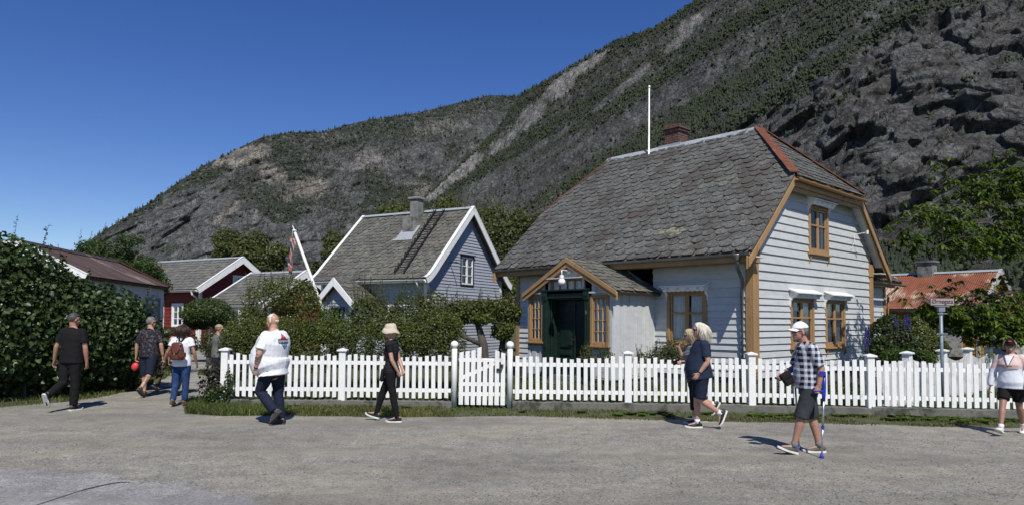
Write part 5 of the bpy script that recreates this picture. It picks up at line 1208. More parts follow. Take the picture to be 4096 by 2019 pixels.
bush("lilac_hedge", "tall dense lilac hedge with big heart-shaped leaves at the left edge", "hedge", el, 56000, .092, lf_lilac, BIG, .6, .25, seed=3, stems=stems, rnd=.8, shoots=70, shoot_h=.5)
# a few tall thin shoots sticking out at the far left
# ---- hedges and shrubs behind the left-hand fence
def E_(px, py, Y, rx, rz, ry=None):
    c = dep(px, py, Y); return (c[0], c[1], c[2], rx*Y/F_PX, (ry or rx)*Y/F_PX, rz*Y/F_PX)
bush("low_hedge", "low clipped hedge before the red house, left of the olive-capped man", "hedge", [E_(690, 1370, 21.5, 95, 62), E_(620, 1370, 22, 60, 60)], 5200, .05, lf_round, seed=5, lump=.12)
bush("low_hedge", "low clipped hedge right behind the man in the olive cap", "hedge", [E_(880, 1370, 20.5, 75, 66), E_(960, 1370, 19.5, 80, 70)], 5500, .05, lf_round, seed=6, lump=.12)
bush("round_bush", "round clipped bush on a short stem in front of the red houses", "bush", [E_(833, 1252, 26.5, 92, 58), E_(885, 1275, 26.5, 48, 40), E_(785, 1275, 26.5, 48, 40)], 17000, .06, lf_fresh2, seed=7, lump=.2, up=.6, stems=[((tuple(dep(835, 1250, 26.5)), tuple(gnd(835, 1460))), (.08, .09))])
bush("rose_bush", "tall rambling rose bush dotted with small white blossoms, left of the leaning flagpole", "bush", [E_(1010, 1300, 16.2, 70, 70), E_(1080, 1215, 16.4, 100, 95), E_(1170, 1190, 16.5, 105, 85), E_(1230, 1260, 16.3, 70, 90), E_(1100, 1340, 15.8, 150, 80)], 22000, .042, lf_hedge, seed=8, flowers=(fl_w, 300, .017), shoots=40, shoot_h=.4)
bush("garden_hedge", "dense fine-leaved hedge directly behind the left picket fence", "hedge", [E_(940+i*72, 1375+10*math.sin(i*2.), 14.9, 60, 98+10*math.sin(i*1.7)) for i in range(13)], 42000, .036, lf_hedge, seed=9, lump=.15, shoots=60, shoot_h=.2)
bush("green_shrub", "bright green shrub at the foot of the leaning flagpole", "shrub", [E_(1320, 1290, 15.8, 55, 55), E_(1370, 1330, 15.6, 70, 50), E_(1280, 1330, 15.6, 60, 45)], 6500, .045, lf_fresh, seed=10, shoots=40, shoot_h=.35, flowers=(fl_w, 22, .02))
bush("garden_shrub", "loose shrub with long thin shoots in front of the blue porch", "shrub", [E_(1470, 1260, 16, 75, 75), E_(1530, 1290, 15.8, 70, 65)], 9000, .04, lf_hedge, seed=11, shoots=60, shoot_h=.6)
bush("garden_shrub", "tall leafy shrub at the corner of the blue house, right of the hatted woman", "shrub", [E_(1640, 1250, 15.8, 80, 85), E_(1735, 1240, 15.8, 70, 75), E_(1760, 1320, 15.4, 80, 80), E_(1660, 1330, 15.4, 90, 80)], 17000, .04, lf_hedge, seed=12, shoots=50, shoot_h=.45)
def treestems(base, tops_, r0, r1, mid=None):
    return [((base, tuple(lp3(base, tp, .45)+np.array([random.uniform(-.1, .1), random.uniform(-.1, .1), .05])), tp), (r0, (r0+r1)/2, r1)) for tp in tops_]
b1 = tuple(gnd(1945, 1560)); b1 = tuple(dep(1945, 1455, 15.6)); b1 = (b1[0], b1[1], 0)
bush("apple_tree", "small apple tree with a thick dark trunk seen above the garden gate", "tree", [E_(1860, 1245, 15.8, 75, 48), E_(1945, 1225, 15.9, 50, 30), E_(1800, 1290, 15.6, 50, 40), E_(1930, 1275, 15.6, 50, 22)], 8500, .05, lf_hedge, seed=13, lo=.2, stems=[((b1, tuple(dep(1935, 1380, 15.6)), tuple(dep(1905, 1270, 15.7))), (.13, .1, .06)), ((tuple(dep(1935, 1380, 15.6)), tuple(dep(1845, 1340, 15.7)), tuple(dep(1800, 1290, 15.7))), (.06, .045, .02)), ((tuple(dep(1912, 1300, 15.6)), tuple(dep(1960, 1240, 15.8))), (.05, .02))], shoots=30, shoot_h=.3)
b2 = dep(1990, 1440, 16.6); b2 = (b2[0], b2[1], 0)
bush("apple_tree", "leaning apple tree against the left corner of the grey house", "tree", [E_(2000, 1240, 16.6, 55, 50), E_(2050, 1250, 16.8, 38, 42), E_(2010, 1320, 16.5, 45, 40)], 6000, .05, lf_hedge, seed=14, lo=.2, stems=[((b2, tuple(dep(2010, 1370, 16.6)), tuple(dep(2035, 1250, 16.7))), (.1, .075, .04)), ((tuple(dep(2010, 1370, 16.6)), tuple(dep(1975, 1290, 16.7))), (.04, .02))], shoots=20, shoot_h=.3)
bush("creeper", "leafy creeper climbing the first post of the left picket fence", "creeper", [(-5.58, 13.42, .25, .12, .1, .2), (-5.42, 13.42, .42, .08, .06, .32), (-5.75, 13.4, .2, .14, .12, .2)], 900, .045, lf_round, seed=15, lo=.2, lump=.4)
bush("dark_shrub", "dark purplish shrub beside the path left of the fence post", "shrub", [(-6.0, 14.2, .4, .3, .3, .4), (-5.85, 14.6, .65, .25, .25, .35)], 2200, .05, leafmat("purple_leaf", [(.02, .022, .016), (.04, .03, .026), (.05, .06, .03)], .2, .5), seed=16, lo=.3, lump=.4, shoots=12, shoot_h=.4)
# ---- trees behind
def crowns(seed, cx, cy, Y, rx, ry, k, jit=.55, rr=.42):
    r = random.Random(seed); out = []
    for i in range(k):
        a = r.uniform(0, 6.28); q = math.sqrt(r.uniform(0, 1))*jit*1.3; out.append(E_(cx+math.cos(a)*rx*q, cy+math.sin(a)*ry*q, Y+r.uniform(-1, 1)*rx*Y/F_PX*.6, rx*rr*r.uniform(.7, 1.2), ry*rr*r.uniform(.7, 1.2)))
    return out
def trunkto(px, Y, ptop, r0, n=5, spread=60):
    b = dep(px, 1400, Y); b = (b[0], b[1], 0); out = []
    for i in range(n): out.append(((b, tuple(dep(px+random.uniform(-spread, spread)*.3, (1300+ptop)/2, Y)), tuple(dep(px+random.uniform(-spread, spread), ptop+random.uniform(0, 60), Y))), (r0, r0*.6, r0*.2)))
    return out
bush("locust_tree", "broad dark green tree behind the brown iron roof", "tree", crowns(1, 470, 1075, 31, 165, 105, 16)+crowns(2, 590, 1150, 31, 85, 90, 8)+[E_(370, 985, 31, 60, 22), E_(335, 1010, 31, 45, 14), E_(520, 960, 31, 50, 25)], 26000, .13, lf_locust, LONG, .3, .35, seed=20, stems=trunkto(500, 31, 1010, .16), shoots=60, shoot_h=.6)
bush("birch_tree", "left of the two birches behind the tall red house", "tree", crowns(3, 925, 1010, 60, 95, 85, 20), 20000, .2, lf_birch, KITE, .2, .4, seed=21, stems=trunkto(930, 60, 950, .14), m_st=m_barkb, shoots=40, shoot_h=1.2, group="birches behind the red houses")
bush("birch_tree", "birch behind the red house, nearer to the leaning flagpole", "tree", crowns(4, 1055, 1030, 60, 100, 90, 20)+[E_(1115, 1010, 60, 30, 18)], 20000, .2, lf_birch, KITE, .2, .4, seed=22, stems=trunkto(1050, 60, 960, .14), m_st=m_barkb, shoots=40, shoot_h=1.2, group="birches behind the red houses")
bush("birch_tree", "small tree showing left of the blue house roof", "tree", crowns(5, 1360, 1010, 45, 65, 90, 12)+crowns(6, 1270, 1100, 45, 60, 50, 8), 16000, .16, lf_birch, KITE, .2, .4, seed=23, stems=trunkto(1340, 45, 960, .12), shoots=20, shoot_h=.8)
for i, (px, cy, rx, ry, Y, lab) in enumerate([(1590, 910, 110, 95, 38, "treetop showing above the blue house roof, left of its chimney"), (1800, 880, 150, 85, 38, "broad treetop between the chimney and gable peak of the blue house"), (1960, 990, 130, 175, 36, "tall birch right of the blue gable, its foliage hanging low"), (2100, 1000, 110, 165, 36, "tall birch beside the left edge of the big slate roof")]):
    bush("birch_tree", lab, "tree", crowns(30+i, px, cy, Y, rx, ry, 26 if ry > 100 else 20), 30000 if ry > 100 else 22000, .13, lf_birch, KITE, .15, .4, seed=31+i, stems=trunkto(px, Y, cy-ry*.6, .16, 4), m_st=m_barkb if i > 1 else None, shoots=70, shoot_h=1.0, group="birches behind the blue house")
bush("background_bushes", "dense bushes filling the gap between the blue house and the grey house", "bushes", [E_(2000, 1200, 30, 120, 110), E_(2120, 1230, 28, 60, 90), E_(1880, 1250, 32, 90, 60)], 12000, .1, lf_hedge, seed=40, lump=.3)
# ---- plants around the grey house
bush("spirea_bush", "small shrub to the right of the dark green door", "shrub", [E_(2345, 1405, 14.4, 26, 32), E_(2350, 1440, 14.3, 40, 30)], 1500, .03, lf_hedge, seed=50, lo=.2, lump=.4, shoots=14, shoot_h=.15)
bush("spirea_bush", "small shrub under the right porch window", "shrub", [E_(2425, 1425, 14.3, 34, 26), E_(2400, 1445, 14.3, 40, 20)], 1100, .03, lf_hedge, seed=51, lo=.2, lump=.4, shoots=26, shoot_h=.2)
bush("spirea_bush", "pinkish flowering shrub under the front window, left of the striped woman", "shrub", [E_(2570, 1440, 14.3, 40, 30), E_(2640, 1425, 14.3, 50, 40), E_(2700, 1405, 14.3, 60, 50), E_(2760, 1425, 14.3, 45, 40)], 5200, .032, lf_hedge, seed=52, lo=.2, lump=.35, shoots=50, shoot_h=.25, flowers=(fl_p, 60, .02))
bush("garden_plants", "low leafy garden plants behind the long picket fence, left of its middle post", "plants", [(-.0+i*.45, 14.6-i*.05, .25, .3, .35, .32+.1*math.sin(i*2.3)) for i in range(1, 11)], 9000, .05, lf_fresh, LONG, .1, .4, seed=53, up=.2)
bush("garden_plants", "low leafy garden plants behind the long picket fence, around the house corner", "plants", [(4.4+i*.35, 13.9-i*.08, .25, .25, .25, .38+.1*math.sin(i*2.3)) for i in range(1, 8)], 6000, .05, lf_fresh, LONG, .1, .4, seed=54, up=.2, shoots=16, shoot_h=.4)
def spike(label, px, ytop, Y, n, zlo=.1, spread=.12, leafy=600):
    b = dep(px, 1400, Y); t = thing("delphinium", label, "flower", (b[0], b[1], 0), 0, "delphiniums"); PP_ = []; q = MB()
    for i in range(n):
        x, y = random.uniform(-spread, spread), random.uniform(-spread, spread); ht = (dep(px, ytop, Y)[2])*random.uniform(.86, 1.03); q = MB(); q.tube([(x*.4, y*.4, 0), (x, y, ht)], [.008, .004], 5); q.build("stem", m_bark, t)
        for j in range(55):
            z = ht-.4*random.random()**1.2; w_ = .032*(1-(z-ht+.4)/.4*.75); a = random.uniform(0, 6.3); PP_.append((x+w_*math.cos(a), y+w_*math.sin(a), z))
    V, Fq = octas(np.array(PP_), np.full(len(PP_), .016), .8); npmesh("blossom", V, Fq, fl_b, t)
    P, O = shellpts([(0, 0, .4, spread+.12, spread+.12, .4)], leafy, .1); V, Fq = leaves(P, rdir(len(P)), rdir(len(P)), np.full(len(P), .06), LONG); npmesh("foliage", V, Fq, lf_fresh, t)
spike("blue delphinium against the right corner board of the grey house", 3467, 1298, 13.9, 2, spread=.05, leafy=300)
spike("clump of tall blue delphiniums in the dark shrub right of the grey house", 3612, 1262, 15.6, 6, spread=.22)
spike("single blue delphinium low in the shrub, left of the sign pole", 3662, 1340, 15.4, 2, spread=.08)
bush("garden_shrub", "dark dense shrub right of the grey house corner", "shrub", [E_(3545, 1350, 16, 70, 85), E_(3600, 1380, 15.6, 80, 70), E_(3520, 1400, 15, 50, 60), E_(3560, 1300, 16.2, 50, 40)], 14000, .045, lf_round, seed=60, shoots=30, shoot_h=.2)
bush("spirea_bush", "arching shrub with small white blossom sprays, left of the street sign pole", "shrub", [E_(3680, 1370, 15.8, 75, 65), E_(3730, 1390, 15.6, 55, 50), E_(3660, 1310, 16.2, 45, 35)], 11000, .045, lf_hedge, seed=61, flowers=(fl_w, 260, .014), shoots=30, shoot_h=.2)
bush("fern_shrub", "light green leafy shrub just above the fence, below the dark shrub", "shrub", [E_(3600, 1425, 14.6, 70, 35), E_(3680, 1430, 14.6, 60, 30)], 5000, .06, lf_fresh, LONG, seed=62)
# ---- cherry tree on the right
cb_ = dep(4030, 1400, 18.5); cb_ = np.array([cb_[0], cb_[1], 0])
ct = thing("cherry_tree", "cherry tree with long drooping leaves at the right edge, its thin upper boughs against the cliff", "tree", tuple(cb_)); ct["label"] = "cherry tree with long drooping leaves at the right edge, behind the street sign"
limbs = [([(4030, 1400, 18.5), (4040, 1300, 18.3), (4090, 1150, 18), (4150, 980, 17.5), (4170, 860, 17.2)], (.14, .12, .1, .08, .05)),
 ([(4150, 980, 17.5), (4060, 855, 17.2), (3975, 830, 17.0), (3910, 808, 16.9), (3860, 790, 16.8), (3800, 745, 16.7), (3780, 690, 16.7), (3765, 650, 16.6)], (.06, .05, .05, .045, .03, .02, .012, .006)),
 ([(3860, 805, 16.9), (3780, 840, 16.6), (3700, 845, 16.4), (3640, 860, 16.2), (3590, 880, 16.2)], (.022, .018, .012, .008, .004)),
 ([(4100, 900, 17.3), (4030, 930, 17), (3950, 890, 16.8), (3880, 900, 16.8), (3800, 960, 16.6), (3740, 990, 16.5)], (.035, .03, .025, .018, .012, .006)),
 ([(4170, 860, 17.2), (4120, 760, 17.3), (4060, 700, 17.4), (3980, 680, 17.4), (3930, 690, 17.4)], (.05, .04, .03, .02, .01)),
 ([(4170, 860, 17.2), (4180, 740, 17.2), (4090, 640, 17.2), (4040, 620, 17.2)], (.04, .03, .02, .01)),
 ([(4040, 1300, 18.3), (3990, 1250, 18), (3900, 1230, 17.6), (3800, 1240, 17.3), (3720, 1215, 17.1), (3690, 1200, 17)], (.08, .07, .055, .04, .03, .015)),
 ([(3990, 1250, 18), (3940, 1330, 17.6), (3890, 1340, 17.3)], (.05, .03, .015)), ([(4090, 1150, 18), (4000, 1180, 17.6), (3900, 1180, 17.3), (3830, 1190, 17.2)], (.06, .04, .03, .015)),
 ([(4060, 1230, 18.2), (4140, 1260, 17.6), (4200, 1300, 17.3)], (.06, .04, .02)), ([(4130, 1000, 17.5), (4090, 960, 17), (4040, 1000, 16.8), (3990, 1010, 16.7)], (.03, .025, .015, .008)),
 ([(4030, 900, 17.1), (4020, 980, 16.9), (4050, 1040, 16.9)], (.015, .012, .006))]
CL = []
for pts, rad in limbs:
    W = [Vector(dep(*p)-cb_) for p in pts]; q = MB(); q.tube(W, list(rad), 8); q.build("trunk" if rad[0] > .13 else "limb", m_bark, ct, smooth=True)
    lower = pts[-1][1] > 1100
    for i in range(len(W)-1):
        if pts[0][1] > 1350 and i < 2: continue
        nn = int((W[i+1]-W[i]).length/(.045 if not lower else .04))
        for j in range(nn):
            p = W[i].lerp(W[i+1], random.random()); sp = .26 if not lower else .5
            tp = p+Vector((random.gauss(0, sp), random.gauss(0, sp), random.gauss(.02, sp*.55)))
            if random.random() < .85: CL.append((tp, p))
tw_ = MB()
for tp, p in CL: tw_.tube([p, (p+tp)/2+Vector((0, 0, .05)), tp], [.007, .005, .003], 3)
tag(tw_.build("twigs", m_bark, ct), kind="stuff")
# fill of the lower crown and the upper right corner
ex = [E_(3900, 1270, 17.6, 170, 70), E_(4050, 1250, 17.6, 120, 90), E_(3760, 1240, 17.2, 80, 50), E_(3960, 1330, 17.3, 120, 45), E_(3690, 1270, 17.2, 45, 60), E_(4060, 1340, 17.4, 70, 40)]
P1, _o = shellpts(ex, 700, .2); P2_, _o = shellpts([E_(4120, 800, 17.2, 150, 130), E_(4050, 720, 17.2, 90, 60), E_(4020, 960, 17, 100, 70)], 330, .1); P3_, _o = shellpts([E_(3800, 900, 16.8, 90, 70), E_(3690, 860, 16.5, 70, 40), E_(3900, 760, 16.9, 80, 60), E_(3850, 985, 16.8, 120, 40), E_(3630, 960, 16.4, 50, 50)], 260, .1); P2_ = np.concatenate([P2_, P3_])
Pc = np.concatenate([np.array([tuple(a) for a, b in CL]), P1-cb_, P2_-cb_]); n = len(Pc); k = 8
ang_ = rng.uniform(0, 6.3, (n, k)); dr = np.stack([np.cos(ang_)*.75, np.sin(ang_)*.75, rng.uniform(-1.15, -.1, (n, k))], -1).reshape(-1, 3)
PL2 = np.repeat(Pc, k, 0)+rng.normal(0, .015, (n*k, 3)); Nn = np.stack([dr[:, 0]*.6, dr[:, 1]*.6, np.ones(n*k)*.8], -1)+rdir(n*k)*.3
V, Fq = leaves(PL2, Nn, dr, rng.uniform(.1, .19, n*k), LONG); npmesh("foliage", V, Fq, lf_cherry, ct)
# ---- grass
def strip_pts(n, poly_px, z=0.):
    """random points in the quad strips between two photo-pixel polylines on the ground"""
    top, bot = poly_px; T = np.array([gnd(*p) for p in top]); B = np.array([gnd(*p) for p in bot]); L = np.linalg.norm(np.diff(T, axis=0), axis=1)*np.maximum(.1, np.linalg.norm(T[1:]-B[1:], axis=1)); s_ = rng.choice(len(L), n, p=L/L.sum()); u = rng.uniform(0, 1, (n, 1)); v = rng.uniform(0, 1, (n, 1))
    return (T[s_]*(1-u)+T[s_+1]*u)*(1-v)+(B[s_]*(1-u)+B[s_+1]*u)*v
FT = [(760, 1600), (890, 1605), (1100, 1612), (1400, 1614), (1780, 1622)]; FB = [(735, 1650), (890, 1664), (1100, 1662), (1500, 1668), (1800, 1666)]
FT2 = [(2060, 1640), (2500, 1640), (3000, 1652), (3500, 1665), (4150, 1668)]; FB2 = [(2080, 1664), (2600, 1682), (3100, 1692), (3600, 1704), (4150, 1716)]
def thin(P, s, th): return P[fbm(P*np.array([1.3, 3, 1]), 3, s)+rng.uniform(-.5, .5, len(P)) > th]
grass("grass", thin(strip_pts(15000, (FT[:3], FB[:3])), 1, -.12), .11, gr_m); grass("grass", thin(strip_pts(15000, (FT[2:], FB[2:])), 1, .05), .07, gr_dry)
grass("grass", thin(strip_pts(17000, (FT2, FB2)), 2, .2), .05, gr_dry)
grass("grass", thin(strip_pts(2600, ([(1800, 1628), (2060, 1632)], [(1800, 1666), (2080, 1664)])), 3, .1), .04, gr_m)
LT = [(-300, 1640), (0, 1600), (300, 1575), (420, 1555), (560, 1520), (650, 1480), (720, 1400)]; LB = [(-300, 1665), (0, 1632), (300, 1607), (420, 1586), (560, 1556), (650, 1518), (735, 1440)]
grass("grass", thin(strip_pts(30000, (LT, LB)), 4, -.3), .1, gr_m, wd=.007); grass("grass", strip_pts(5000, ([(800, 1480), (900, 1480)], [(790, 1500), (905, 1500)])), .06, gr_m)
Pg = np.stack([rng.uniform(-4.5, 9, 60000), rng.uniform(13.7, 18.5, 60000), np.zeros(60000)], -1); grass("garden_grass", Pg[fbm(Pg, 3, 8) > -.25], .16, gr_m, wd=.009)
Pg = np.stack([rng.uniform(7, 16, 20000), rng.uniform(12.4, 20, 20000), np.zeros(20000)], -1); grass("garden_grass", Pg, .14, gr_m, wd=.009)
# broad-leaved weeds against the plinth
wd = strip_pts(150, ([(900, 1612), (1780, 1620)], [(900, 1640), (1780, 1648)])); wd = np.concatenate([wd, strip_pts(210, ([(2080, 1642), (3000, 1656), (4100, 1672)], [(2080, 1656), (3000, 1672), (4100, 1690)]))])
wd = wd[fbm(wd*2, 2, 5) > -.2]; big = np.array([gnd(3090, 1665), gnd(3110, 1662), gnd(3060, 1668), gnd(3560, 1680), gnd(2330, 1650), gnd(1300, 1640), gnd(3860, 1690), gnd(3930, 1690)]); wd = np.concatenate([wd]+[big+rng.normal(0, .04, big.shape)*np.array([1, 1, 0]) for _ in range(3)])
n = len(wd); k = 11; a_ = rng.uniform(0, 6.3, (n, k)); D = np.stack([np.cos(a_), np.sin(a_), rng.uniform(.3, 1.4, (n, k))], -1).reshape(-1, 3); V, Fq = leaves(np.repeat(wd, k, 0), np.stack([-D[:, 0]*.5, -D[:, 1]*.5, np.ones(n*k)], -1), D, rng.uniform(.05, .14, n*k), BIG)
o = npmesh("weeds", V, Fq, lf_fresh); tag(o, kind="stuff")
# ------------------------------------------------------------ people
def skinmat(name, col, red):
    m, t, p = newmat(name); v = coord(t)
    c = ramp(t, noi(t, v, 7, 4, .6), [(.3, tuple(x*.82 for x in col)), (.55, col), (.75, red)]); t.links.new(c, p.inputs['Base Color'])
    p.inputs['Roughness'].default_value = .5; p.inputs['Subsurface Weight'].default_value = .06; p.inputs['Subsurface Radius'].default_value = (.02, .008, .004)
    bump(t, p, noi(t, v, 90, 3), .12, .003); return m
sk1 = skinmat("skin_fair", (.46, .26, .18), (.42, .19, .13)); sk2 = skinmat("skin_ruddy", (.38, .2, .14), (.36, .14, .1)); sk3 = skinmat("skin_tanned", (.3, .16, .105), (.28, .12, .08))
def cloth(name, col, var=.12, rough=.85, sc_=8): return simple(name, col, rough, var, sc_, bst=.35, bsc=180, bd=.002, spec=.2)
def remesh(mb, vox, name, mat, parent, fold=0., fsc=(8, 8, 5), seed=0, it=2, smooth=True):
    me = mb.mesh("tmp"); o = bpy.data.objects.new("tmp", me); sc.collection.objects.link(o)
    bmx = bmesh.new(); bmx.from_mesh(me); bmesh.ops.recalc_face_normals(bmx, faces=bmx.faces); bmx.to_mesh(me); bmx.free()
    md = o.modifiers.new("r", 'REMESH'); md.mode = 'VOXEL'; md.voxel_size = vox; md.adaptivity = 0
    if it: ms = o.modifiers.new("s", 'SMOOTH'); ms.factor = .5; ms.iterations = it
    dg = bpy.context.evaluated_depsgraph_get(); m2 = bpy.data.meshes.new_from_object(o.evaluated_get(dg)); m2.name = name
    bpy.data.objects.remove(o)
    if fold:
        n = len(m2.vertices); P = np.zeros(n*3, np.float32); m2.vertices.foreach_get("co", P); P = P.reshape(-1, 3); N = np.zeros(n*3, np.float32); m2.vertices.foreach_get("normal", N); N = N.reshape(-1, 3)
        W_ = P+.06*np.stack([vnoise(P*6+i*7, seed+i) for i in range(3)], -1)
        d = fbm(W_*np.array(fsc)*np.array([1, 1, 1.]), 3, seed, .55, True)*fold+fbm(P*np.array([4, 4, 3.]), 2, seed+4)*fold*.9
        P = P+N*d[:, None]; m2.vertices.foreach_set("co", P.astype(np.float32).ravel())
    m2.materials.clear(); m2.materials.append(mat); m2.polygons.foreach_set("use_smooth", [True]*len(m2.polygons)); m2.update()
    o = link(bpy.data.objects.new(name, m2)); o.parent = parent; return o
V3 = Vector
def person(label, pos, yaw, H=1.75, build=1., belly=0., lean=(0, 0, 0, .03), head=(0, 0), legs=((0, 0, 0), (0, 0, 0)), arms=None, curl=(.5, .5), skin=sk1, shirt=None, shirt_mat=None, sleeve=.62, hem=-.02, pants_mat=None, pants=1.0, shoe_mat=None, sole_mat=None, sock=None, hair=None, hat=None, glasses=None, female=False, neckz=0., loose=1., cuff=None, palm=None, fold=.006, yawfoot=6):
    s = H/1.78; root = thing("person", label, "person", (pos[0], pos[1], 0), yaw)
    Lt, Ls, sole_h = .425*s, .405*s, .085*s; hw = .092*s
    K = {}
    for i, sd_ in ((0, 1), (1, -1)):
        a, k, fp_ = (R(x) for x in legs[i]); hp = V3((0, hw*sd_, 0)); kn = hp+V3((math.sin(a), .0, -math.cos(a)))*Lt; an = kn+V3((math.sin(a-k), -.02*sd_*s, -math.cos(a-k))).normalized()*Ls
        T = V3((math.cos(fp_), 0, -math.sin(fp_))); T = Matrix.Rotation(R(yawfoot)*sd_, 3, 'Z') @ T; Uf = (V3((math.sin(fp_), 0, math.cos(fp_)))); Uf = (Uf-T*Uf.dot(T)).normalized()
        low = min((an-Uf*sole_h+T*x).z for x in (-.07*s, .19*s)); K[i] = (hp, kn, an, T, Uf, low)
    hz = -min(K[0][5], K[1][5]); up = V3((0, 0, hz))
    K = {i: tuple([v[0]+up, v[1]+up, v[2]+up, v[3], v[4]]) for i, v in K.items()}
    lw, lc, ln, lh = lean
    spn = [V3((0, 0, hz-.05*s)), V3((lw, 0, hz+.17*s)), V3((lc, 0, hz+.36*s)), V3((ln, 0, hz+.56*s+neckz))]
    def sp(t):
        t = max(-.3, min(1, t)); q = t*3; i = min(2, max(0, int(math.floor(q)))); f = q-i
        p0, p1, p2, p3 = spn[max(0, i-1)], spn[i], spn[i+1], spn[min(3, i+2)]
        if t < 0: return spn[0]+(spn[1]-spn[0])*q
        return .5*((2*p1)+(-p0+p2)*f+(2*p0-5*p1+4*p2-p3)*f*f+(-p0+3*p1-3*p2+p3)*f**3)
    b = build
    if female: TS = [(-.05, .085, .12, 0), (.08, .115, .172, -.01), (.2, .108, .165, 0), (.36, .088, .135, 0), (.5, .095, .142, .005), (.66, .122, .155, .02), (.8, .098, .165, 0), (.9, .075, .13, 0), (.97, .055, .075, 0)]
    else: TS = [(-.05, .09, .125, 0), (.08, .112, .165, 0), (.22, .108, .16, 0), (.38, .102, .15, 0), (.55, .112, .165, .005), (.7, .12, .18, .008), (.83, .102, .18, 0), (.92, .078, .14, 0), (.98, .058, .08, 0)]
    def tsec(extra=0., lo=-.1, hi=1.1):
        out = []
        for t, d_, w_, o in TS:
            if t < lo or t > hi: continue
            bl = belly*math.exp(-((t-.3)/.27)**2); g = b if t < .9 else 1+(b-1)*.5
            ex2_ = .04*s*math.exp(-(max(t, 0)/.28)**2) if (extra and belly > .05) else 0; out.append((sp(t)+V3((o*s+bl*.66, 0, 0)), (d_*s*g+bl*.66+extra+ex2_, w_*s*g+bl*.25+extra)))
        return out
    hc = sp(1.)+V3((lh, 0, .155*s)); hr = Matrix.Rotation(R(head[0]), 3, 'Z') @ Matrix.Rotation(R(head[1]), 3, 'Y')
    def hp_(f, l, z): return hc+hr @ V3((f*s, l*s, z*s))
    B = MB(); ts = tsec(); ts = [(p-V3((belly*math.exp(-((tt_[0]-.3)/.27)**2)*.33, 0, 0)), (r_[0]*(.9 if tt_[0] < .85 else 1)-belly*.33*math.exp(-((tt_[0]-.3)/.27)**2), r_[1]*(.92 if tt_[0] < .85 else 1))) for (p, r_), tt_ in zip(ts, TS)]; B.tube([p for p, r_ in ts], [r_ for p, r_ in ts], 20, (1, 0, 0), 1)
    nb = sp(.93); B.tube([nb, sp(1.)+V3((lh*.3, 0, .03*s)), hc+hr @ V3((-.02*s, 0, -.06*s))], [(.066*s*(.6+.4*b), .07*s*(.6+.4*b)), .056*s*(.7+.3*b), .055*s], 12, (1, 0, 0), 1)
    B.ell(hc+hr @ V3((-.008*s, 0, .02*s)), (.1*s, .078*s, .098*s), 20, 14, hr); B.ell(hp_(.022, 0, -.045), (.072*s, .06*s, .07*s), 16, 10, hr); B.ell(hp_(.055, 0, -.088), (.034*s, .034*s, .026*s), 12, 8, hr)
    B.ell(hp_(.098, 0, -.018), (.022*s, .013*s, .02*s), 10, 8, hr); B.tube([hp_(.084, 0, .02), hp_(.104, 0, -.02)], [.009*s, .012*s], 8, (1, 0, 0), 1)
    B.ell(hp_(.086, 0, -.058), (.012*s, .024*s, .0075*s), 12, 6, hr); B.ell(hp_(.084, 0, -.068), (.012*s, .02*s, .0075*s), 12, 6, hr)
    B.ell(hp_(.078, .0, .03), (.016*s, .05*s, .012*s), 12, 6, hr)
    for q in (1, -1): B.ell(hp_(-.006, .08*q, -.012), (.018*s, .009*s, .031*s), 12, 8, hr @ Matrix.Rotation(R(12*q), 3, 'Z')); B.ell(hp_(.06, .035*q, -.025), (.028*s, .024*s, .025*s), 12, 8, hr)
    arms = arms or (((-.02, .06, -.28), (.04, .02, -.25)),)*2
    AR = {}
    for i, sd_ in ((0, 1), (1, -1)):
        sh = sp(.86)+V3((0, .172*s*(1+(b-1)*.55)*sd_, 0)); e, w = arms[i]; el = sh+V3((e[0], e[1]*sd_, e[2]))*s; wr = el+V3((w[0], w[1]*sd_, w[2]))*s; AR[i] = (sh, el, wr)
        g = .75+.25*b; fm = .88 if female else 1.
        B.tube([sh, sh.lerp(el, .35), sh.lerp(el, .75), el, el.lerp(wr, .25), el.lerp(wr, .7), wr], [x*s*g*fm for x in (.054, .05, .043, .041, .043, .034, .026)], 12, (1, 0, 0), 1)
        d = (wr-el).normalized(); pn = V3(palm[i]) if palm and palm[i] else V3((0, -sd_, 0)); pn = V3((pn.x, pn.y*(1 if not palm or not palm[i] else sd_), pn.z)); pn = (pn-d*pn.dot(d)).normalized(); sdv = d.cross(pn)*sd_
        if sdv.dot(V3((1, 0, 0))) < 0 and not (palm and palm[i]): sdv = -sdv
        h_ = .93*s if female else 1.*s; cu = curl[i]
        B.tube([wr-d*.01, wr+d*.03*h_, wr+d*.06*h_, wr+d*.09*h_], [(.019*h_, .026*h_), (.016*h_, .036*h_), (.0155*h_, .041*h_), (.012*h_, .038*h_)], 12, pn, 1)
        for f_, (off, ln_) in enumerate(((.03, .07), (.0105, .078), (-.0105, .073), (-.03, .058))):
            p0 = wr+d*.082*h_+sdv*off*h_; ang_ = cu*(.55+.1*f_); p = p0; pts = [p0]
            for k_ in range(3):
                dd = (d*math.cos(ang_)+pn*math.sin(ang_)+sdv*off*1.2).normalized(); p = p+dd*ln_*h_*(.45, .32, .25)[k_]; pts.append(p); ang_ += cu*(.9 if k_ == 0 else .7)
            B.tube(pts, [.0098*h_, .0092*h_, .0085*h_, .0072*h_], 8, pn, 1)
        p0 = wr+d*.022*h_+sdv*.028*h_; p1 = p0+(d*.65+sdv*.6+pn*.35*(1+cu*.6)).normalized()*.042*h_; p2 = p1+(d*.85+sdv*(.25-.4*cu)+pn*.5*cu).normalized()*.034*h_
        B.tube([p0, p1, p2], [.0135*h_, .0108*h_, .0085*h_], 8, pn, 1)
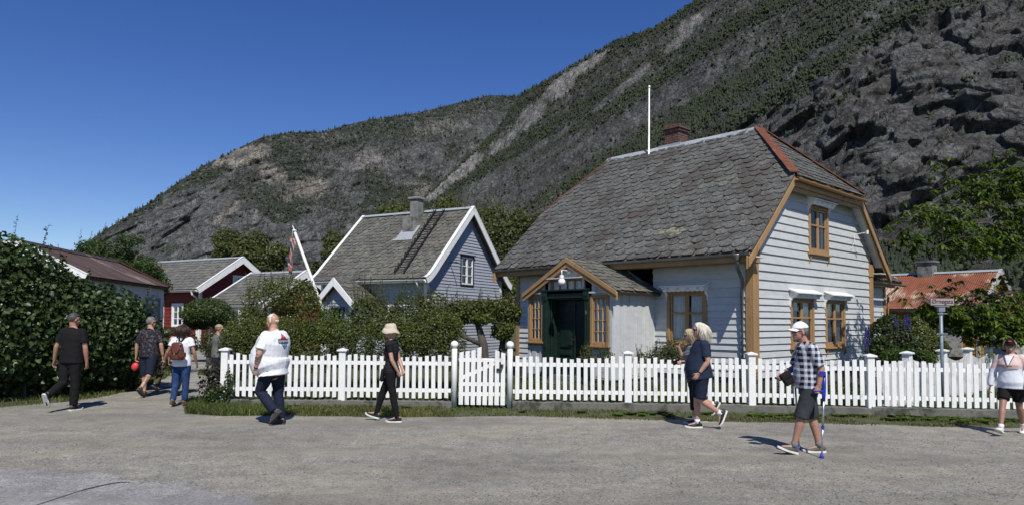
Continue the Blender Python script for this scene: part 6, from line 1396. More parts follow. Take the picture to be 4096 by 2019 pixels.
    for i in (0, 1):
        hpj, kn, an, T, Uf = K[i]; g = .7+.3*b
        B.tube([hpj+V3((0, 0, .0)), hpj.lerp(kn, .3), hpj.lerp(kn, .75), kn, kn.lerp(an, .28), kn.lerp(an, .65), an], [x*s*g for x in (.088, .082, .06, .053, .056, .041, .035)], 14, (1, 0, 0), 1)
        B.tube([an-T*.03*s, an+T*.06*s-Uf*.03*s, an+T*.14*s-Uf*.045*s], [.034*s, .032*s, .022*s], 10, Uf, 1)
    body = remesh(B, .0075, "body", skin, root, it=1)
    # --- shirt
    if shirt != 'none':
        S_ = MB(); ts = tsec(.016*loose, hem+.03)
        h0 = sp(hem); bl = belly*math.exp(-((hem-.3)/.27)**2); tt = ts[0]; first = (h0+V3((bl*.6+(tt[0].x-sp(.08).x)*.3, 0, 0)), (max(tt[1][0]*.95, .12*s*b)+.006*loose, max(tt[1][1]*.98, .172*s*b)+.006*loose))
        ts = [first]+[x for x in ts if (x[0].z > first[0].z+.03)]
        S_.tube([p for p, r_ in ts], [r_ for p, r_ in ts], 24, (1, 0, 0), 0)
        for i, sd_ in ((0, 1), (1, -1)):
            sh, el, wr = AR[i]; g = .75+.25*b; S_.ell(sh+V3((0, -.012*sd_, -.0)), (.075*s*g, .07*s*g, .07*s*g), 14, 10)
            if sleeve <= 1: E1 = sh.lerp(el, sleeve); S_.tube([sh, sh.lerp(el, sleeve*.5), E1], [.073*s*g, (.07*s*g, .066*s*g), (.067*s*g+.006*loose, .062*s*g+.006*loose)], 14, (1, 0, 0), 0)
            else: S_.tube([sh, sh.lerp(el, .5), el, el.lerp(wr, .5), el.lerp(wr, .96)], [.072*s*g, .066*s*g, .06*s*g, .053*s*g, .042*s*g], 14, (1, 0, 0), 0)
        so_ = remesh(S_, .0105, shirt or "shirt", shirt_mat, root, fold, (9, 9, 5), seed=int(abs(pos[0])*50), it=3)
        co_ = MB(); co_.tube([sp(.965), sp(1.)+V3((lh*.15, 0, .012*s))], [(.075*s*(.6+.4*b), .083*s*(.6+.4*b)), (.062*s*(.7+.3*b), .064*s*(.7+.3*b))], 16, (1, 0, 0), 0); co_.build("collar", shirt_mat, so_, smooth=True)
    # --- trousers / shorts
    P_ = MB(); top = sp(.17)
    bl = 0; top = sp(.17 if belly < .05 else .08); pk_ = .79 if belly > .1 else 1; P_.tube([sp(-.06), sp(.01), sp(.05 if belly > .05 else .12), top], [(.1*s*b*pk_, .135*s*b), (.122*s*b*pk_, .172*s*b*(pk_+1)/2), (.122*s*b*pk_, .175*s*b*(pk_+1)/2), (.115*s*b*pk_, .168*s*b*(pk_+1)/2)], 20, (1, 0, 0), 1)
    for i, sd_ in ((0, 1), (1, -1)):
        hpj, kn, an, T, Uf = K[i]; g = .7+.3*b; L = []
        prof = ((0, .108), (.3, .1), (.7, .082), (1.0, .072), (1.3, .07), (1.7, .066), (1.97, .062)); lim = min(1.97, pants*2.01)
        if pants < .75: prof = ((0, .106), (.3, .103), (.6, .096), (.95, .09), (1.2, .09)); lim = pants*1.93
        elif loose < .9: prof = ((0, .1), (.3, .092), (.7, .073), (1.0, .063), (1.3, .06), (1.7, .048), (1.93, .043))
        for t_, r_ in prof:
            if t_ <= lim+1e-6: L.append((t_, r_))
        if L[-1][0] < lim: L.append((lim, float(np.interp(lim, [a for a, c_ in prof], [c_ for a, c_ in prof]))))
        pts = [(hpj.lerp(kn, t_) if t_ <= 1 else kn.lerp(an, t_-1)) for t_, r_ in L]; P_.tube(pts, [r_*s*g for t_, r_ in L], 16, (1, 0, 0), 0)
    remesh(P_, .0105, "trousers" if pants > .75 else "shorts", pants_mat, root, fold*1.15, (7, 7, 9), seed=3+int(abs(pos[1])*20), it=2)
    if sock is None and pants > .75: sock = m_blk
    # --- shoes
    for i in (0, 1):
        hpj, kn, an, T, Uf = K[i]; Sd = T.cross(Uf); q = MB(); o_ = an-Uf*.045*s
        pts = [an-T*.055*s-Uf*.03*s, an-T*.03*s-Uf*.035*s, an+T*.03*s-Uf*.04*s, an+T*.09*s-Uf*.052*s, an+T*.15*s-Uf*.06*s, an+T*.185*s-Uf*.062*s]
        q.tube(pts, [(.032*s, .03*s), (.045*s, .038*s), (.046*s, .042*s), (.034*s, .048*s), (.024*s, .045*s), (.015*s, .03*s)], 14, Uf, 1)
        q.tube([an-T*.012*s-Uf*.05*s, an-T*.008*s+Uf*.002*s, an.lerp(kn, .055)], [(.052*s, .043*s), (.05*s, .044*s), (.045*s, .042*s)], 12, T, 0)
        so1_ = remesh(q, .007, "shoe", shoe_mat, root, 0, it=1)
        out = []
        for x, w_ in ((-.085, .018), (-.07, .034), (-.03, .038), (.03, .038), (.09, .047), (.15, .046), (.19, .03), (.21, .012)): out.append((x, w_))
        ring = [(x, w_) for x, w_ in out]+[(x, -w_) for x, w_ in out[::-1]]; c_ = an-Uf*.062*s; spr = lambda x: .012*max(0, (x-.12)/.09)
        q = MB(); vs = [c_+T*x*s+Sd*w_*s+Uf*(spr(x)+.004)*s for x, w_ in ring]+[c_+T*x*s*1.0+Sd*w_*1.05*s+Uf*(spr(x)-.026)*s for x, w_ in ring]; n = len(ring)
        q.add(vs, [tuple(range(n)), tuple(range(2*n-1, n-1, -1))]+[(k_, n+k_, n+(k_+1) % n, (k_+1) % n) for k_ in range(n)]); q.build("sole", sole_mat or shoe_mat, so1_, bevel=.004)
        q = MB()
        for k_ in range(4): q.beam(an+T*(.04+.022*k_)*s+Uf*(.012-.012*k_)*s-Sd*.02*s, an+T*(.045+.022*k_)*s+Uf*(.012-.012*k_)*s+Sd*.02*s, .006, .005, Uf)
        q.build("laces", sock if sock and sole_mat is None else (sole_mat or shoe_mat), so1_)
        if sock:
            q = MB(); q.tube([an-Uf*.01*s, an.lerp(kn, .07), an.lerp(kn, .15)], [.045*s, .043*s, .046*s], 14, T, 0); q.build("sock", sock, root, smooth=True)
    # --- hair
    def shell(mask, scl, name, mat, nz=.03, par=None, low=.86, n=44, m_=30, cx=-.008, cz=.02, sdn=3):
        q = MB(); q.ell((0, 0, 0), (1, 1, 1), n, m_); D_ = np.array(q.v); nz_ = fbm(D_*5, 3, sdn)*nz; fs = []
        k_ = np.array([mask(*d_) for d_ in D_]); rr = np.where(k_, scl*(1+nz_), low)
        Vv = D_*rr[:, None]*np.array([.1, .078, .098])*s+np.array([cx, 0, cz])*s
        q.v = [tuple(hc+hr @ V3(tuple(v))) for v in Vv]; q.f = [f for f in q.f if any(k_[i_] for i_ in f)]; return q.build(name, mat, par or root, smooth=True)
    if hair:
        kind, hm = hair[0], hair[1]
        if kind == 'short': shell(lambda f, l, z: (z > .35 and f < .72) or (z > -.35 and f < .12-.0*z) or (f < -.3 and z > -.62), 1.07, "hair", hm, .05)
        if kind == 'fringe': shell(lambda f, l, z: (z > .45 and f > -.35 and f < .75) or (f > -.2 and f < .25 and z > -.35) or (f < -.75 and z < -.1 and z > -.5), 1.03, "hair", hm, .05)
        if kind in ('long', 'bob'):
            ho = shell(lambda f, l, z: (z > .3 and f < .7) or (z > -.5 and f < .15) or (f < -.1), 1.13, "hair", hm, .06)
            q = MB(); r = random.Random(5); n = hair[3] if len(hair) > 3 else 190; Lh = hair[2]
            for k_ in range(n):
                a = r.uniform(-2.25, 2.25)+math.pi; z = r.uniform(-.3, .95); cr = math.sqrt(max(0, 1-z*z)); st_ = V3((math.cos(a)*cr*.108-.008, math.sin(a)*cr*.086, z*.104+.02))*s
                if (st_.x > .02*s and z < .45) or st_.x > .08*s: continue
                pts = [st_*.96]; p = V3(st_); dr = V3((math.cos(a)*.35-.25, math.sin(a)*.35, -.3 if z < .4 else .2)); L = Lh*s*r.uniform(.65, 1.1); ns = 8; w1, w2 = r.uniform(0, 6), r.uniform(.008, .02)
                for j in range(ns):
                    dr = (dr+V3((0, 0, -.42))+V3((math.sin(w1+j*1.3), math.cos(w1+j*1.1), 0))*w2*9).normalized(); p = p+dr*L/ns
                    hd_ = V3((p.x/.112, p.y/.09, (p.z/s-.0)/.2 if p.z > -.1*s else 0))/s
                    rr_ = math.hypot(p.x/(.116*s), p.y/(.094*s))
                    if p.z > -.12*s and rr_ < 1 and p.z < .05*s: p = V3((p.x/max(rr_, .3), p.y/max(rr_, .3), p.z))
                    pts.append(V3(p))
                rt_ = (r.uniform(.0026, .0046) if n > 300 else r.uniform(.005, .009))*s; q.tube([hc+hr @ pt for pt in pts], [rt_]*5+[rt_*.8, rt_*.6, rt_*.4, rt_*.15], 5)
            tag(q.build("hair_strands", hm, ho, smooth=True), kind="stuff")
    if hat:
        kind, cm = hat[0], hat[1]
        if kind == 'cap':
            ho = shell(lambda f, l, z: z > .22-.12*f, 1.16, "cap", cm, .012)
            q = MB(); n = 12; vs = []
            for j in range(5):
                for k_ in range(n+1):
                    a = -1.05+2.1*k_/n; rr = .1+.075*j/4*math.cos(a*.75)**.5; vs.append(hp_(math.cos(a)*rr+.0, math.sin(a)*(.083+.0*j), .045+.0-.018*(j/4)-.022*math.sin(a)**2*1.2))
            m2 = len(vs); vs += [v+hr @ V3((0, 0, -.005)) for v in vs]; fs = [(j*(n+1)+k_, j*(n+1)+k_+1, (j+1)*(n+1)+k_+1, (j+1)*(n+1)+k_) for j in range(4) for k_ in range(n)]
            fs += [tuple(m2+i_ for i_ in f[::-1]) for f in fs]+[(4*(n+1)+k_, 4*(n+1)+k_+1, m2+4*(n+1)+k_+1, m2+4*(n+1)+k_) for k_ in range(n)]
            q.add(vs, fs); q.build("brim", hat[2] if len(hat) > 2 else cm, ho, smooth=True); q = MB(); q.ell(hp_(-.008, 0, .136), (.009, .009, .006)); q.build("cap_button", cm, ho)
            for a0 in (0, 1.05, 2.1):
                q = MB(); q.tube([hp_(math.cos(t_)*math.cos(a0)*.117-.008, math.cos(t_)*math.sin(a0)*.0925, .02+math.sin(t_)*.1155) for t_ in [.3+i_*.25 for i_ in range(11)]], .0018, 4); q.build("seam", cm, ho)
        if kind == 'bucket':
            q = MB(); prof = [(.15, -.045), (.152, -.04), (.128, .0), (.108, .03), (.1, .034), (.098, .07), (.085, .11), (.06, .125), (.0, .128)]; n = 40; vs = []
            for j, (r_, z) in enumerate(prof):
                for k_ in range(n):
                    a = 2*math.pi*k_/n; wv_ = .012*math.sin(a*3+1)*(r_ > .105)+.004*math.sin(a*9+j); vs.append(hp_(math.cos(a)*r_*1.12-.005, math.sin(a)*r_*.98, z+.022+wv_-.02*math.cos(a)*(r_ > .105)*-1))
            q.add(vs, [(j*n+k_, j*n+(k_+1) % n, (j+1)*n+(k_+1) % n, (j+1)*n+k_) for j in range(len(prof)-1) for k_ in range(n)]); ho = q.build("sun_hat", cm, root, smooth=True)
    if glasses:
        q = MB()
        for sd_ in (1, -1): q.ell(hp_(.088, .033*sd_, .006), (.01*s, .028*s, .019*s), 12, 8, hr @ Matrix.Rotation(R(14*sd_), 3, 'Z')); q.beam(hp_(.085, .058*sd_, .012), hp_(-.005, .082*sd_, .008), .005, .008)
        q.beam(hp_(.097, -.015, .01), hp_(.097, .015, .01), .005, .006); q.build("sunglasses", glasses, root)
    else:
        for sd_ in (1, -1): q = MB(); q.ell(hp_(.083, .031*sd_, .004), (.01*s, .012*s, .008*s), 10, 8); q.build("eye", m_eye, root)
    return root, dict(K=K, AR=AR, sp=sp, hc=hc, hr=hr, hp=hp_, s=s, tsec=tsec, spn=spn)
m_eye = simple("eye_dark", (.03, .025, .02), .3, .1, bst=0); m_blk = cloth("black_cloth", (.008, .008, .009)); m_blk2 = cloth("black_vest", (.014, .014, .017), .3, .5); m_navy = cloth("navy_cloth", (.012, .017, .034)); m_navy2 = cloth("navy_shirt", (.016, .025, .048)); m_whc = cloth("white_cotton", (.72, .73, .76), .04)
m_jean = cloth("blue_denim", (.02, .05, .13), .35); m_gsh = cloth("grey_shorts", (.035, .038, .042), .2); m_khaki = cloth("khaki_cloth", (.07, .07, .045), .2); m_beige = cloth("beige_cotton", (.5, .44, .34), .08); m_olive = cloth("olive_cap", (.3, .27, .15), .1); m_gry = cloth("grey_shirt_cloth", (.13, .14, .13), .25)
m_lens = simple("dark_lens", (.008, .008, .009), .08, .1, bst=0, spec=.8); m_hgrey = simple("grey_hair", (.14, .13, .125), .6, .4, 30, bst=.6, bsc=120); m_hwht = simple("white_hair", (.62, .58, .48), .5, .15, 20, bst=.4, bsc=160); m_hbrn = simple("brown_hair", (.035, .016, .01), .4, .4, 20, bst=.4, bsc=160); m_hbl = simple("blond_hair", (.4, .32, .2), .5, .2, 20); m_hdark = simple("dark_grey_hair", (.05, .05, .05), .6, .4, 30, bst=.6, bsc=120)
m_shb = simple("black_shoe", (.012, .012, .013), .6, .2); m_shg = simple("grey_shoe", (.045, .047, .043), .7, .3); m_shw = simple("white_shoe", (.68, .68, .68), .5, .05); m_sole = simple("white_sole", (.62, .62, .56), .6, .08); m_sock = cloth("white_sock", (.7, .7, .72), .04); m_sockg = cloth("grey_sock", (.16, .16, .16), .1); m_shbr = simple("brown_shoe", (.12, .075, .045), .7, .2); m_shk = simple("olive_shoe", (.09, .088, .07), .8, .3, 25)
def patt(name, fn):
    m, t, p = newmat(name); c = fn(t); t.links.new(c, p.inputs['Base Color']); p.inputs['Roughness'].default_value = .85; p.inputs['Specular IOR Level'].default_value = .2; bump(t, p, noi(t, coord(t), 150, 3), .3, .002); return m
def wavestripe(t, comp, period, th, coordv=None):
    sx = t.nodes.new("ShaderNodeSeparateXYZ"); t.links.new(coordv or coord(t), sx.inputs[0]); v = mth(t, 'FRACT', mth(t, 'MULTIPLY', sx.outputs[comp], 1/period)); return mth(t, 'LESS_THAN', v, th)
def plaid(t):
    nv = t.nodes.new("ShaderNodeTexNoise"); nv.inputs['Scale'].default_value = 5; t.links.new(coord(t), nv.inputs['Vector']); va = t.nodes.new("ShaderNodeVectorMath"); va.operation = 'MULTIPLY_ADD'; t.links.new(nv.outputs['Color'], va.inputs[0]); va.inputs[1].default_value = (.02,)*3; t.links.new(coord(t, rot=(0, 0, 0)), va.inputs[2]); cv = va.outputs[0]
    h = wavestripe(t, 2, .074, .54, cv); v = wavestripe(t, 1, .085, .5, mix(t, .5, cv, cv)) if False else wavestripe(t, 0, .066, .54, cv); c = mix(t, mth(t, 'MULTIPLY', mth(t, 'ADD', h, v), .5), (.55, .57, .62), (.012, .014, .022)); th = wavestripe(t, 0, .033, .09, cv)
    return mix(t, mth(t, 'MULTIPLY', wavestripe(t, 2, .074, .66, cv), mth(t, 'MULTIPLY', th, .6)), c, (.1, .18, .4))
m_plaid = patt("plaid_shirt_cloth", plaid)
m_stripe = patt("striped_top_cloth", lambda t: mix(t, wavestripe(t, 2, .022, .68), (.5, .5, .5), (.012, .013, .02)))
m_dkpat = patt("dark_patterned_cloth", lambda t: ramp(t, noi(t, coord(t), 26, 2, .4), [(.4, (.014, .013, .018)), (.55, (.03, .027, .034)), (.66, (.1, .085, .1))]))
m_pkpat = patt("pink_patterned_cloth", lambda t: ramp(t, noi(t, coord(t), 30, 2, .4), [(.42, (.5, .45, .45)), (.55, (.45, .2, .2)), (.7, (.25, .06, .07))]))
def two(t):
    sx = t.nodes.new("ShaderNodeSeparateXYZ"); t.links.new(coord(t), sx.inputs[0]); return mix(t, mth(t, 'GREATER_THAN', sx.outputs[2], 1.0), (.62, .64, .7), (.62, .47, .43))
def quilt(t):
    sx = t.nodes.new("ShaderNodeSeparateXYZ"); t.links.new(coord(t), sx.inputs[0]); f = mth(t, 'ABSOLUTE', mth(t, 'SINE', mth(t, 'MULTIPLY', sx.outputs[2], 55.))); return ramp(t, f, [(.0, (.05, .05, .055)), (.12, (.02, .02, .023)), (.3, (.011, .011, .013))])
m_quilt = patt("quilted_vest_cloth", quilt)
def onG(px, py): return gnd(px, py)[:2]
# 1 man in black
p1 = onG(278, 1640)
r1, d1 = person("man all in black walking away along the left hedge, one heel raised", p1, R(84), 1.8, 1.08, .03, (0, .02, .02, .02), (-28, 8), ((-8, 55, 62), (0, 2, 0)), (((-.04, .1, -.27), (.05, .07, -.24)), ((-.0, .07, -.29), (.06, -.01, -.25))), (.5, .5), sk2, None, m_blk, .66, -.03, m_blk, .98, m_shb, m_sole, None, ('short', m_hdark), glasses=None, loose=1.5)
# 2 man in patterned shirt
p2 = onG(590, 1584)
r2, d2 = person("man in dark patterned shirt and navy shorts, walking away with tattooed calf", p2, R(84), 1.74, 1.08, .04, (0, .02, .03, .03), (-40, 6), ((2, 3, 0), (-12, 32, 40)), (((-.03, .1, -.27), (.03, .03, -.25)), ((-.02, .1, -.27), (.06, .01, -.25))), (.6, .6), sk1, None, m_dkpat, .8, -.02, m_navy, .56, m_shg, m_shg, None, ('short', m_hgrey), glasses=m_lens, loose=1.5)
# 3 short person behind
p3 = onG(640, 1558)
person("short person in black top and khaki trousers, mostly hidden behind the patterned-shirt man", p3, R(80), 1.36, 1.1, .0, (0, .05, .08, .04), (0, 0), ((10, 20, 10), (-10, 30, 30)), (((-.03, .1, -.27), (.0, .1, -.2)), ((-.06, .1, -.25), (.1, .06, -.22))), skin=sk1, shirt_mat=m_blk, pants_mat=m_khaki, shoe_mat=m_shb, sole_mat=m_sole, hair=('short', m_hdark), loose=1.2)
# 4 woman with the backpack
p4 = onG(722, 1622)
r4, d4 = person("woman in white T-shirt and jeans with a brown leather backpack, walking away", p4, R(88), 1.56, 1.06, .02, (0, .0, .02, .02), (10, 0), ((-6, 12, 18), (2, 3, 0)), (((-.05, .13, -.26), (.06, .1, -.22)), ((-.02, .1, -.27), (.08, .02, -.24))), (.5, .7), sk3, None, m_whc, .5, -.02, m_jean, .98, m_shbr, m_shbr, None, ('bob', m_hbrn, .2, 1000), female=True, loose=1.1)
# 5 woman hidden behind her
p5 = onG(712, 1578)
person("woman in pink patterned top and dark trousers, half hidden behind the backpack woman", p5, R(95), 1.55, 1.05, .02, (0, 0, .02, .02), (10, 0), ((2, 3, 0), (-10, 30, 40)), skin=sk1, shirt_mat=m_pkpat, pants_mat=m_navy, shoe_mat=m_shb, sole_mat=m_shb, hair=('bob', m_hbrn, .2, 120), female=True)
# 6 man in olive cap
p6 = dep(868, 1400, 17.2)[:2]
person("man in grey shirt and olive cap standing on the path beyond the fence post", p6, R(40), 1.56, 1.08, .03, (0, .01, .01, .03), (-25, 0), ((4, 5, 0), (-4, 6, 0)), (((-.02, .08, -.27), (.12, -.02, -.2)),)*2, skin=sk2, shirt_mat=m_gry, sleeve=2, hem=-.05, pants_mat=m_navy, shoe_mat=m_shb, hair=('short', m_hgrey), hat=('cap', m_olive), loose=1.4)
# 7 big man in white T-shirt
p7 = onG(1090, 1697)
r7, d7 = person("heavy bald-headed man in a white T-shirt with a diamond print on the back", p7, R(164), 1.8, 1.54, .14, (.0, -.01, .01, .03), (-2, 6), ((24, 66, 48), (-4, 4, 0)), (((.04, .1, -.29), (.07, -.03, -.22)), ((.0, .1, -.29), (.08, -.05, -.24))), (.9, .8), sk1, None, m_whc, .72, -.13, m_navy, .98, m_shg, m_shg, None, ('fringe', m_hwht), loose=1.8, fold=.007)
# 8 woman with the sun hat
p8 = onG(1562, 1684)
r8, d8 = person("woman in black with a quilted vest and beige sun hat, hands clasped behind her", p8, R(172), 1.63, .98, .0, (0, -.01, .0, .02), (0, 4), ((-9, 3, 0), (25, 8, -16)), (((-.07, .03, -.28), (-.09, -.08, -.21)), ((-.08, .03, -.28), (-.1, -.1, -.19))), (.9, .9), sk1, None, m_quilt, .1, .0, m_blk, .98, m_shb, m_sole, None, None, ('bucket', m_beige), None, True, loose=.85)
# 9 man with the long white hair
p9 = onG(2806, 1713)
r9, d9 = person("man with long white hair in navy T-shirt and shorts, walking left", p9, R(181), 1.69, 1.06, .075, (0, -.01, .0, .03), (4, 4), ((6, 62, 66), (6, 6, 0)), (((-.04, .06, -.28), (.14, -.04, -.2)), ((.0, .06, -.28), (.1, -.0, -.22))), (.6, .5), sk1, None, m_navy2, .72, -.05, m_navy, .5, m_shb, m_sole, m_sock, ('long', m_hwht, .25, 1500), glasses=m_lens, loose=1.7)
# 10 striped woman behind him
p10 = onG(2773, 1690)
r10, d10 = person("blond woman in striped top and black capri trousers, hidden beyond the white-haired man", p10, R(180), 1.58, 1., .03, (0, 0, .02, .04), (0, 8), ((2, 5, 0), (-6, 62, 62)), (((-.0, .03, -.25), (.23, .0, -.02)), ((.14, .0, -.2), (.08, -.06, .2))), (.8, .6), sk1, None, m_stripe, .9, -.02, m_blk, .78, m_shb, m_sole, m_sock, ('bob', m_hbl, .22, 500), None, m_lens, True)
# 11 man on crutches
p11 = onG(3240, 1813)
r11, d11 = person("stooped man in plaid shirt and white cap walking on two blue forearm crutches", p11, R(179), 1.74, 1.05, .05, (.0, .0, .04, .07), (8, 0), ((19, 4, -17), (-9, 4, 0)), (((-.1, .04, -.25), (.05, .02, -.22)), ((.08, .06, -.27), (.14, .0, -.1))), (1.7, 1.4), sk2, None, m_plaid, .88, .02, m_gsh, .55, m_shk, m_sole, m_sockg, ('short', m_hgrey), ('cap', m_whc), m_lens, loose=1.2, neckz=-.02)
# 12 woman at the right edge
p12 = onG(4050, 1736)
m_two = patt("pink_white_jacket_cloth", two)
r12, d12 = person("woman in pink and white windbreaker, black cap and shorts walking in from the right edge", p12, R(222), 1.5, 1.02, .04, (0, 0, .0, .02), (14, 0), ((-14, 22, 20), (30, 6, -18)), (((-.0, .12, -.27), (.12, .0, -.2)), ((.02, .1, -.27), (.06, .03, -.25))), (.8, .6), sk3, "windbreaker", m_two, 2, -.02, m_blk, .36, m_shw, m_sole, m_sock, ('bob', m_hbl, .1, 400), ('cap', m_blk), m_lens, True, loose=1.5)
# ------------------------------------------------------------ things people wear and carry
def wloc(root, p):
    a = root.rotation_euler.z; c, s_ = math.cos(a), math.sin(a); return V3((root.location.x+p[0]*c-p[1]*s_, root.location.y+p[0]*s_+p[1]*c, p[2]))
m_leather = simple("brown_leather", (.1, .028, .013), .32, .35, 9, bst=.4, bsc=60, spec=.6, dirt=(.03, .01, .006), dscale=5, dth=(.55, .75)); m_brass = simple("brass", (.5, .35, .15), .3, .1, metal=.9); m_strap = cloth("black_strap", (.012, .012, .012)); m_bluep = simple("blue_plastic", (.015, .03, .32), .35, .1); m_alu = simple("aluminium_tube", (.5, .51, .52), .3, .1, metal=.85); m_redp = simple("red_nylon", (.6, .05, .06), .55, .15, bst=.3); m_phone = simple("black_phone", (.01, .01, .012), .2, .1)
# brown leather backpack
sp4, s4 = d4['sp'], d4['s']; bx = sp4(.55)+V3((-.2, -.0, 0)); bx = V3((sp4(.5).x-.215, -.02, sp4(.5).z))
bp = thing("backpack", "brown leather backpack with dark straps on the back of the woman in white", "backpack", tuple(wloc(r4, (bx.x, bx.y, 0))), r4.rotation_euler.z)
q = MB(); z0 = bx.z-.17; q.tube([(0, 0, z0), (0, 0, z0+.05), (0, 0, z0+.2), (.02, 0, z0+.29), (.03, 0, z0+.32)], [(.06, .12), (.075, .135), (.07, .125), (.055, .095), (.04, .07)], 16, (1, 0, 0), 0)
bo = remesh(q, .009, "bag_body", m_leather, bp, .004, it=2)
q = MB(); q.tube([(-.02, 0, z0+.33), (-.05, 0, z0+.3), (-.085, 0, z0+.2), (-.092, 0, z0+.13)], [(.012, .07), (.012, .095), (.01, .085), (.008, .05)], 14, (1, 0, 0), 0); remesh(q, .007, "flap", m_leather, bp, .002, it=2)
for l_, z_, w_ in ((0, .02, .075), (.13, .06, .03), (-.13, .06, .03)):
    q = MB(); q.box((-.105 if l_ == 0 else -.04, l_-w_, z0+z_-.01), (-.06 if l_ == 0 else .04, l_+w_, z0+z_+.085)); q.build("pocket", m_leather, bp, bevel=.015)
q = MB(); q.box((-.112, -.012, z0+.1), (-.1, .012, z0+.14)); q.build("buckle", m_brass, bp); q = MB(); q.tube([(.0, -.02, z0+.33), (-.01, -.015, z0+.38), (-.01, .015, z0+.38), (.0, .02, z0+.33)], .006, 6); q.build("loop", m_leather, bp)
shirt4 = [c for c in r4.children if c.name.startswith("shirt")][0]; bv4 = BVHTree.FromObject(shirt4, bpy.context.evaluated_depsgraph_get())
for sd_ in (1, -1):
    q = MB(); pts = []
    for k_ in range(9):
        l = bx.y+sd_*(.01+.085*k_/8); z = bx.z+.17+.155*k_/8; h_ = bv4.ray_cast(V3((-1, l, z)), V3((1, 0, 0)))[0]
        if h_: pts.append(V3((h_.x-.008-bx.x, l-bx.y, z)))
    if len(pts) > 1: q.tube(pts, [(.004, .018)]*len(pts), 8, (1, 0, 0)); q.build("strap", m_strap, bp)
# crutches
def crutch(label, tip, top, hand, root, near):
    tip, top, hand = V3(tip), V3(top), V3(hand); t = thing("crutch", label, "crutch", (tip.x, tip.y, 0), 0, "forearm crutches"); tip = V3((tip.x, tip.y, 0)); Z = lambda p: p-tip
    ax = (top-tip).normalized(); L = (top-tip).length; hb = tip+ax*((hand-tip).dot(ax)); fwd = (hand-hb); fwd = (fwd-ax*fwd.dot(ax)); fl_ = fwd.length; fwd = fwd.normalized() if fl_ > .01 else V3((-1, 0, 0)); hl = (hb-tip).length
    q = MB(); q.tube([Z(tip+ax*.03), Z(tip+ax*.4*L)], .0095, 10); q.tube([Z(tip+ax*.36*L), Z(tip+ax*(hl-.08))], .0125, 10); q.build("shaft", m_alu, t, smooth=True)
    q = MB(); q.lathe((0, 0, 0), [(.03, 0), (.031, .012), (.02, .035), (.016, .06)], 14); q.build("rubber_tip", m_bluep, t, smooth=True)
    q = MB(); q.tube([Z(tip+ax*(.36*L-.015)), Z(tip+ax*(.36*L+.02))], .02, 12); q.build("adjustment_collar", m_bluep, t)
    q = MB(); side = ax.cross(fwd); q.tube([Z(tip+ax*(hl-.12)), Z(tip+ax*(hl-.02)), Z(tip+ax*(hl+.06)-fwd*.005), Z(top)], [(.02, .016), (.026, .018), (.022, .015), (.018, .02)], 12, fwd); q.tube([Z(hb), Z(hb+fwd*(fl_+.05))], [.018, .016], 10, cap=1); q.build("grip", m_bluep, t, smooth=True)
    q = MB(); n = 14; vs = []; c = top+fwd*.045
    for zz in (-.025, .025):
        for rr in (.052, .058):
            for k_ in range(n+1):
                a = math.pi-2.3+4.6*k_/n; vs.append(Z(c+(fwd*math.cos(a)+side*math.sin(a))*rr+ax*zz))
    m_ = n+1; fs = []
    for k_ in range(n): fs += [(k_, k_+1, 2*m_+k_+1, 2*m_+k_), (m_+k_, 3*m_+k_, 3*m_+k_+1, m_+k_+1), (k_, m_+k_, m_+k_+1, k_+1), (2*m_+k_, 2*m_+k_+1, 3*m_+k_+1, 3*m_+k_)]
    q.add(vs, fs); q.build("arm_cuff", m_bluep, t); return t
for i in (0, 1):
    sh, el, wr = d11['AR'][i]; dr = (wr-el).normalized(); hnd = wloc(r11, wr+dr*.065); cuff = wloc(r11, el.lerp(wr, .3)+V3((-.045, 0, 0)))
    tp_ = gnd(3287, 1832) if i == 0 else gnd(3197, 1799); crutch(("blue and grey forearm crutch nearer the camera, under the stooped man's left hand", "far forearm crutch of the stooped man, partly hidden behind his legs")[i], tp_, cuff, hnd, r11, i == 0)
# belt pouch on a neck strap
sx, sz = 3148, 1510; pw_ = dep(3148, 1512, r11.location.y-.02); pt_ = thing("camera_pouch", "small black pouch hanging by a neck strap in front of the plaid-shirted man", "bag", (pw_[0], pw_[1], 0), 0)
q = MB(); rt_m = Matrix.Rotation(R(-32), 3, 'Y'); c = V3((0, 0, pw_[2]))
for a, b, nm in (((-.065, -.035, -.085), (.065, .035, .06), "pouch_body"), ((-.07, -.045, .0), (.07, .04, .085), "pouch_flap")):
    q = MB(); q.box(a, b); q.v = [tuple(c+rt_m @ V3(v)) for v in q.v]; q.build(nm, m_strap, pt_, bevel=.015)
nk = wloc(r11, d11['sp'](.96)+V3((.05, .03, .02)))-V3((pw_[0], pw_[1], 0)); ch_ = wloc(r11, d11['sp'](.55)+V3((.2, .06, 0)))-V3((pw_[0], pw_[1], 0))
q = MB(); q.tube([nk, nk.lerp(ch_, .5)+V3((-.03, -.03, 0)), ch_, c+V3((.03, 0, .09))], [(.003, .009)]*4, 6); q.build("strap", m_strap, pt_)
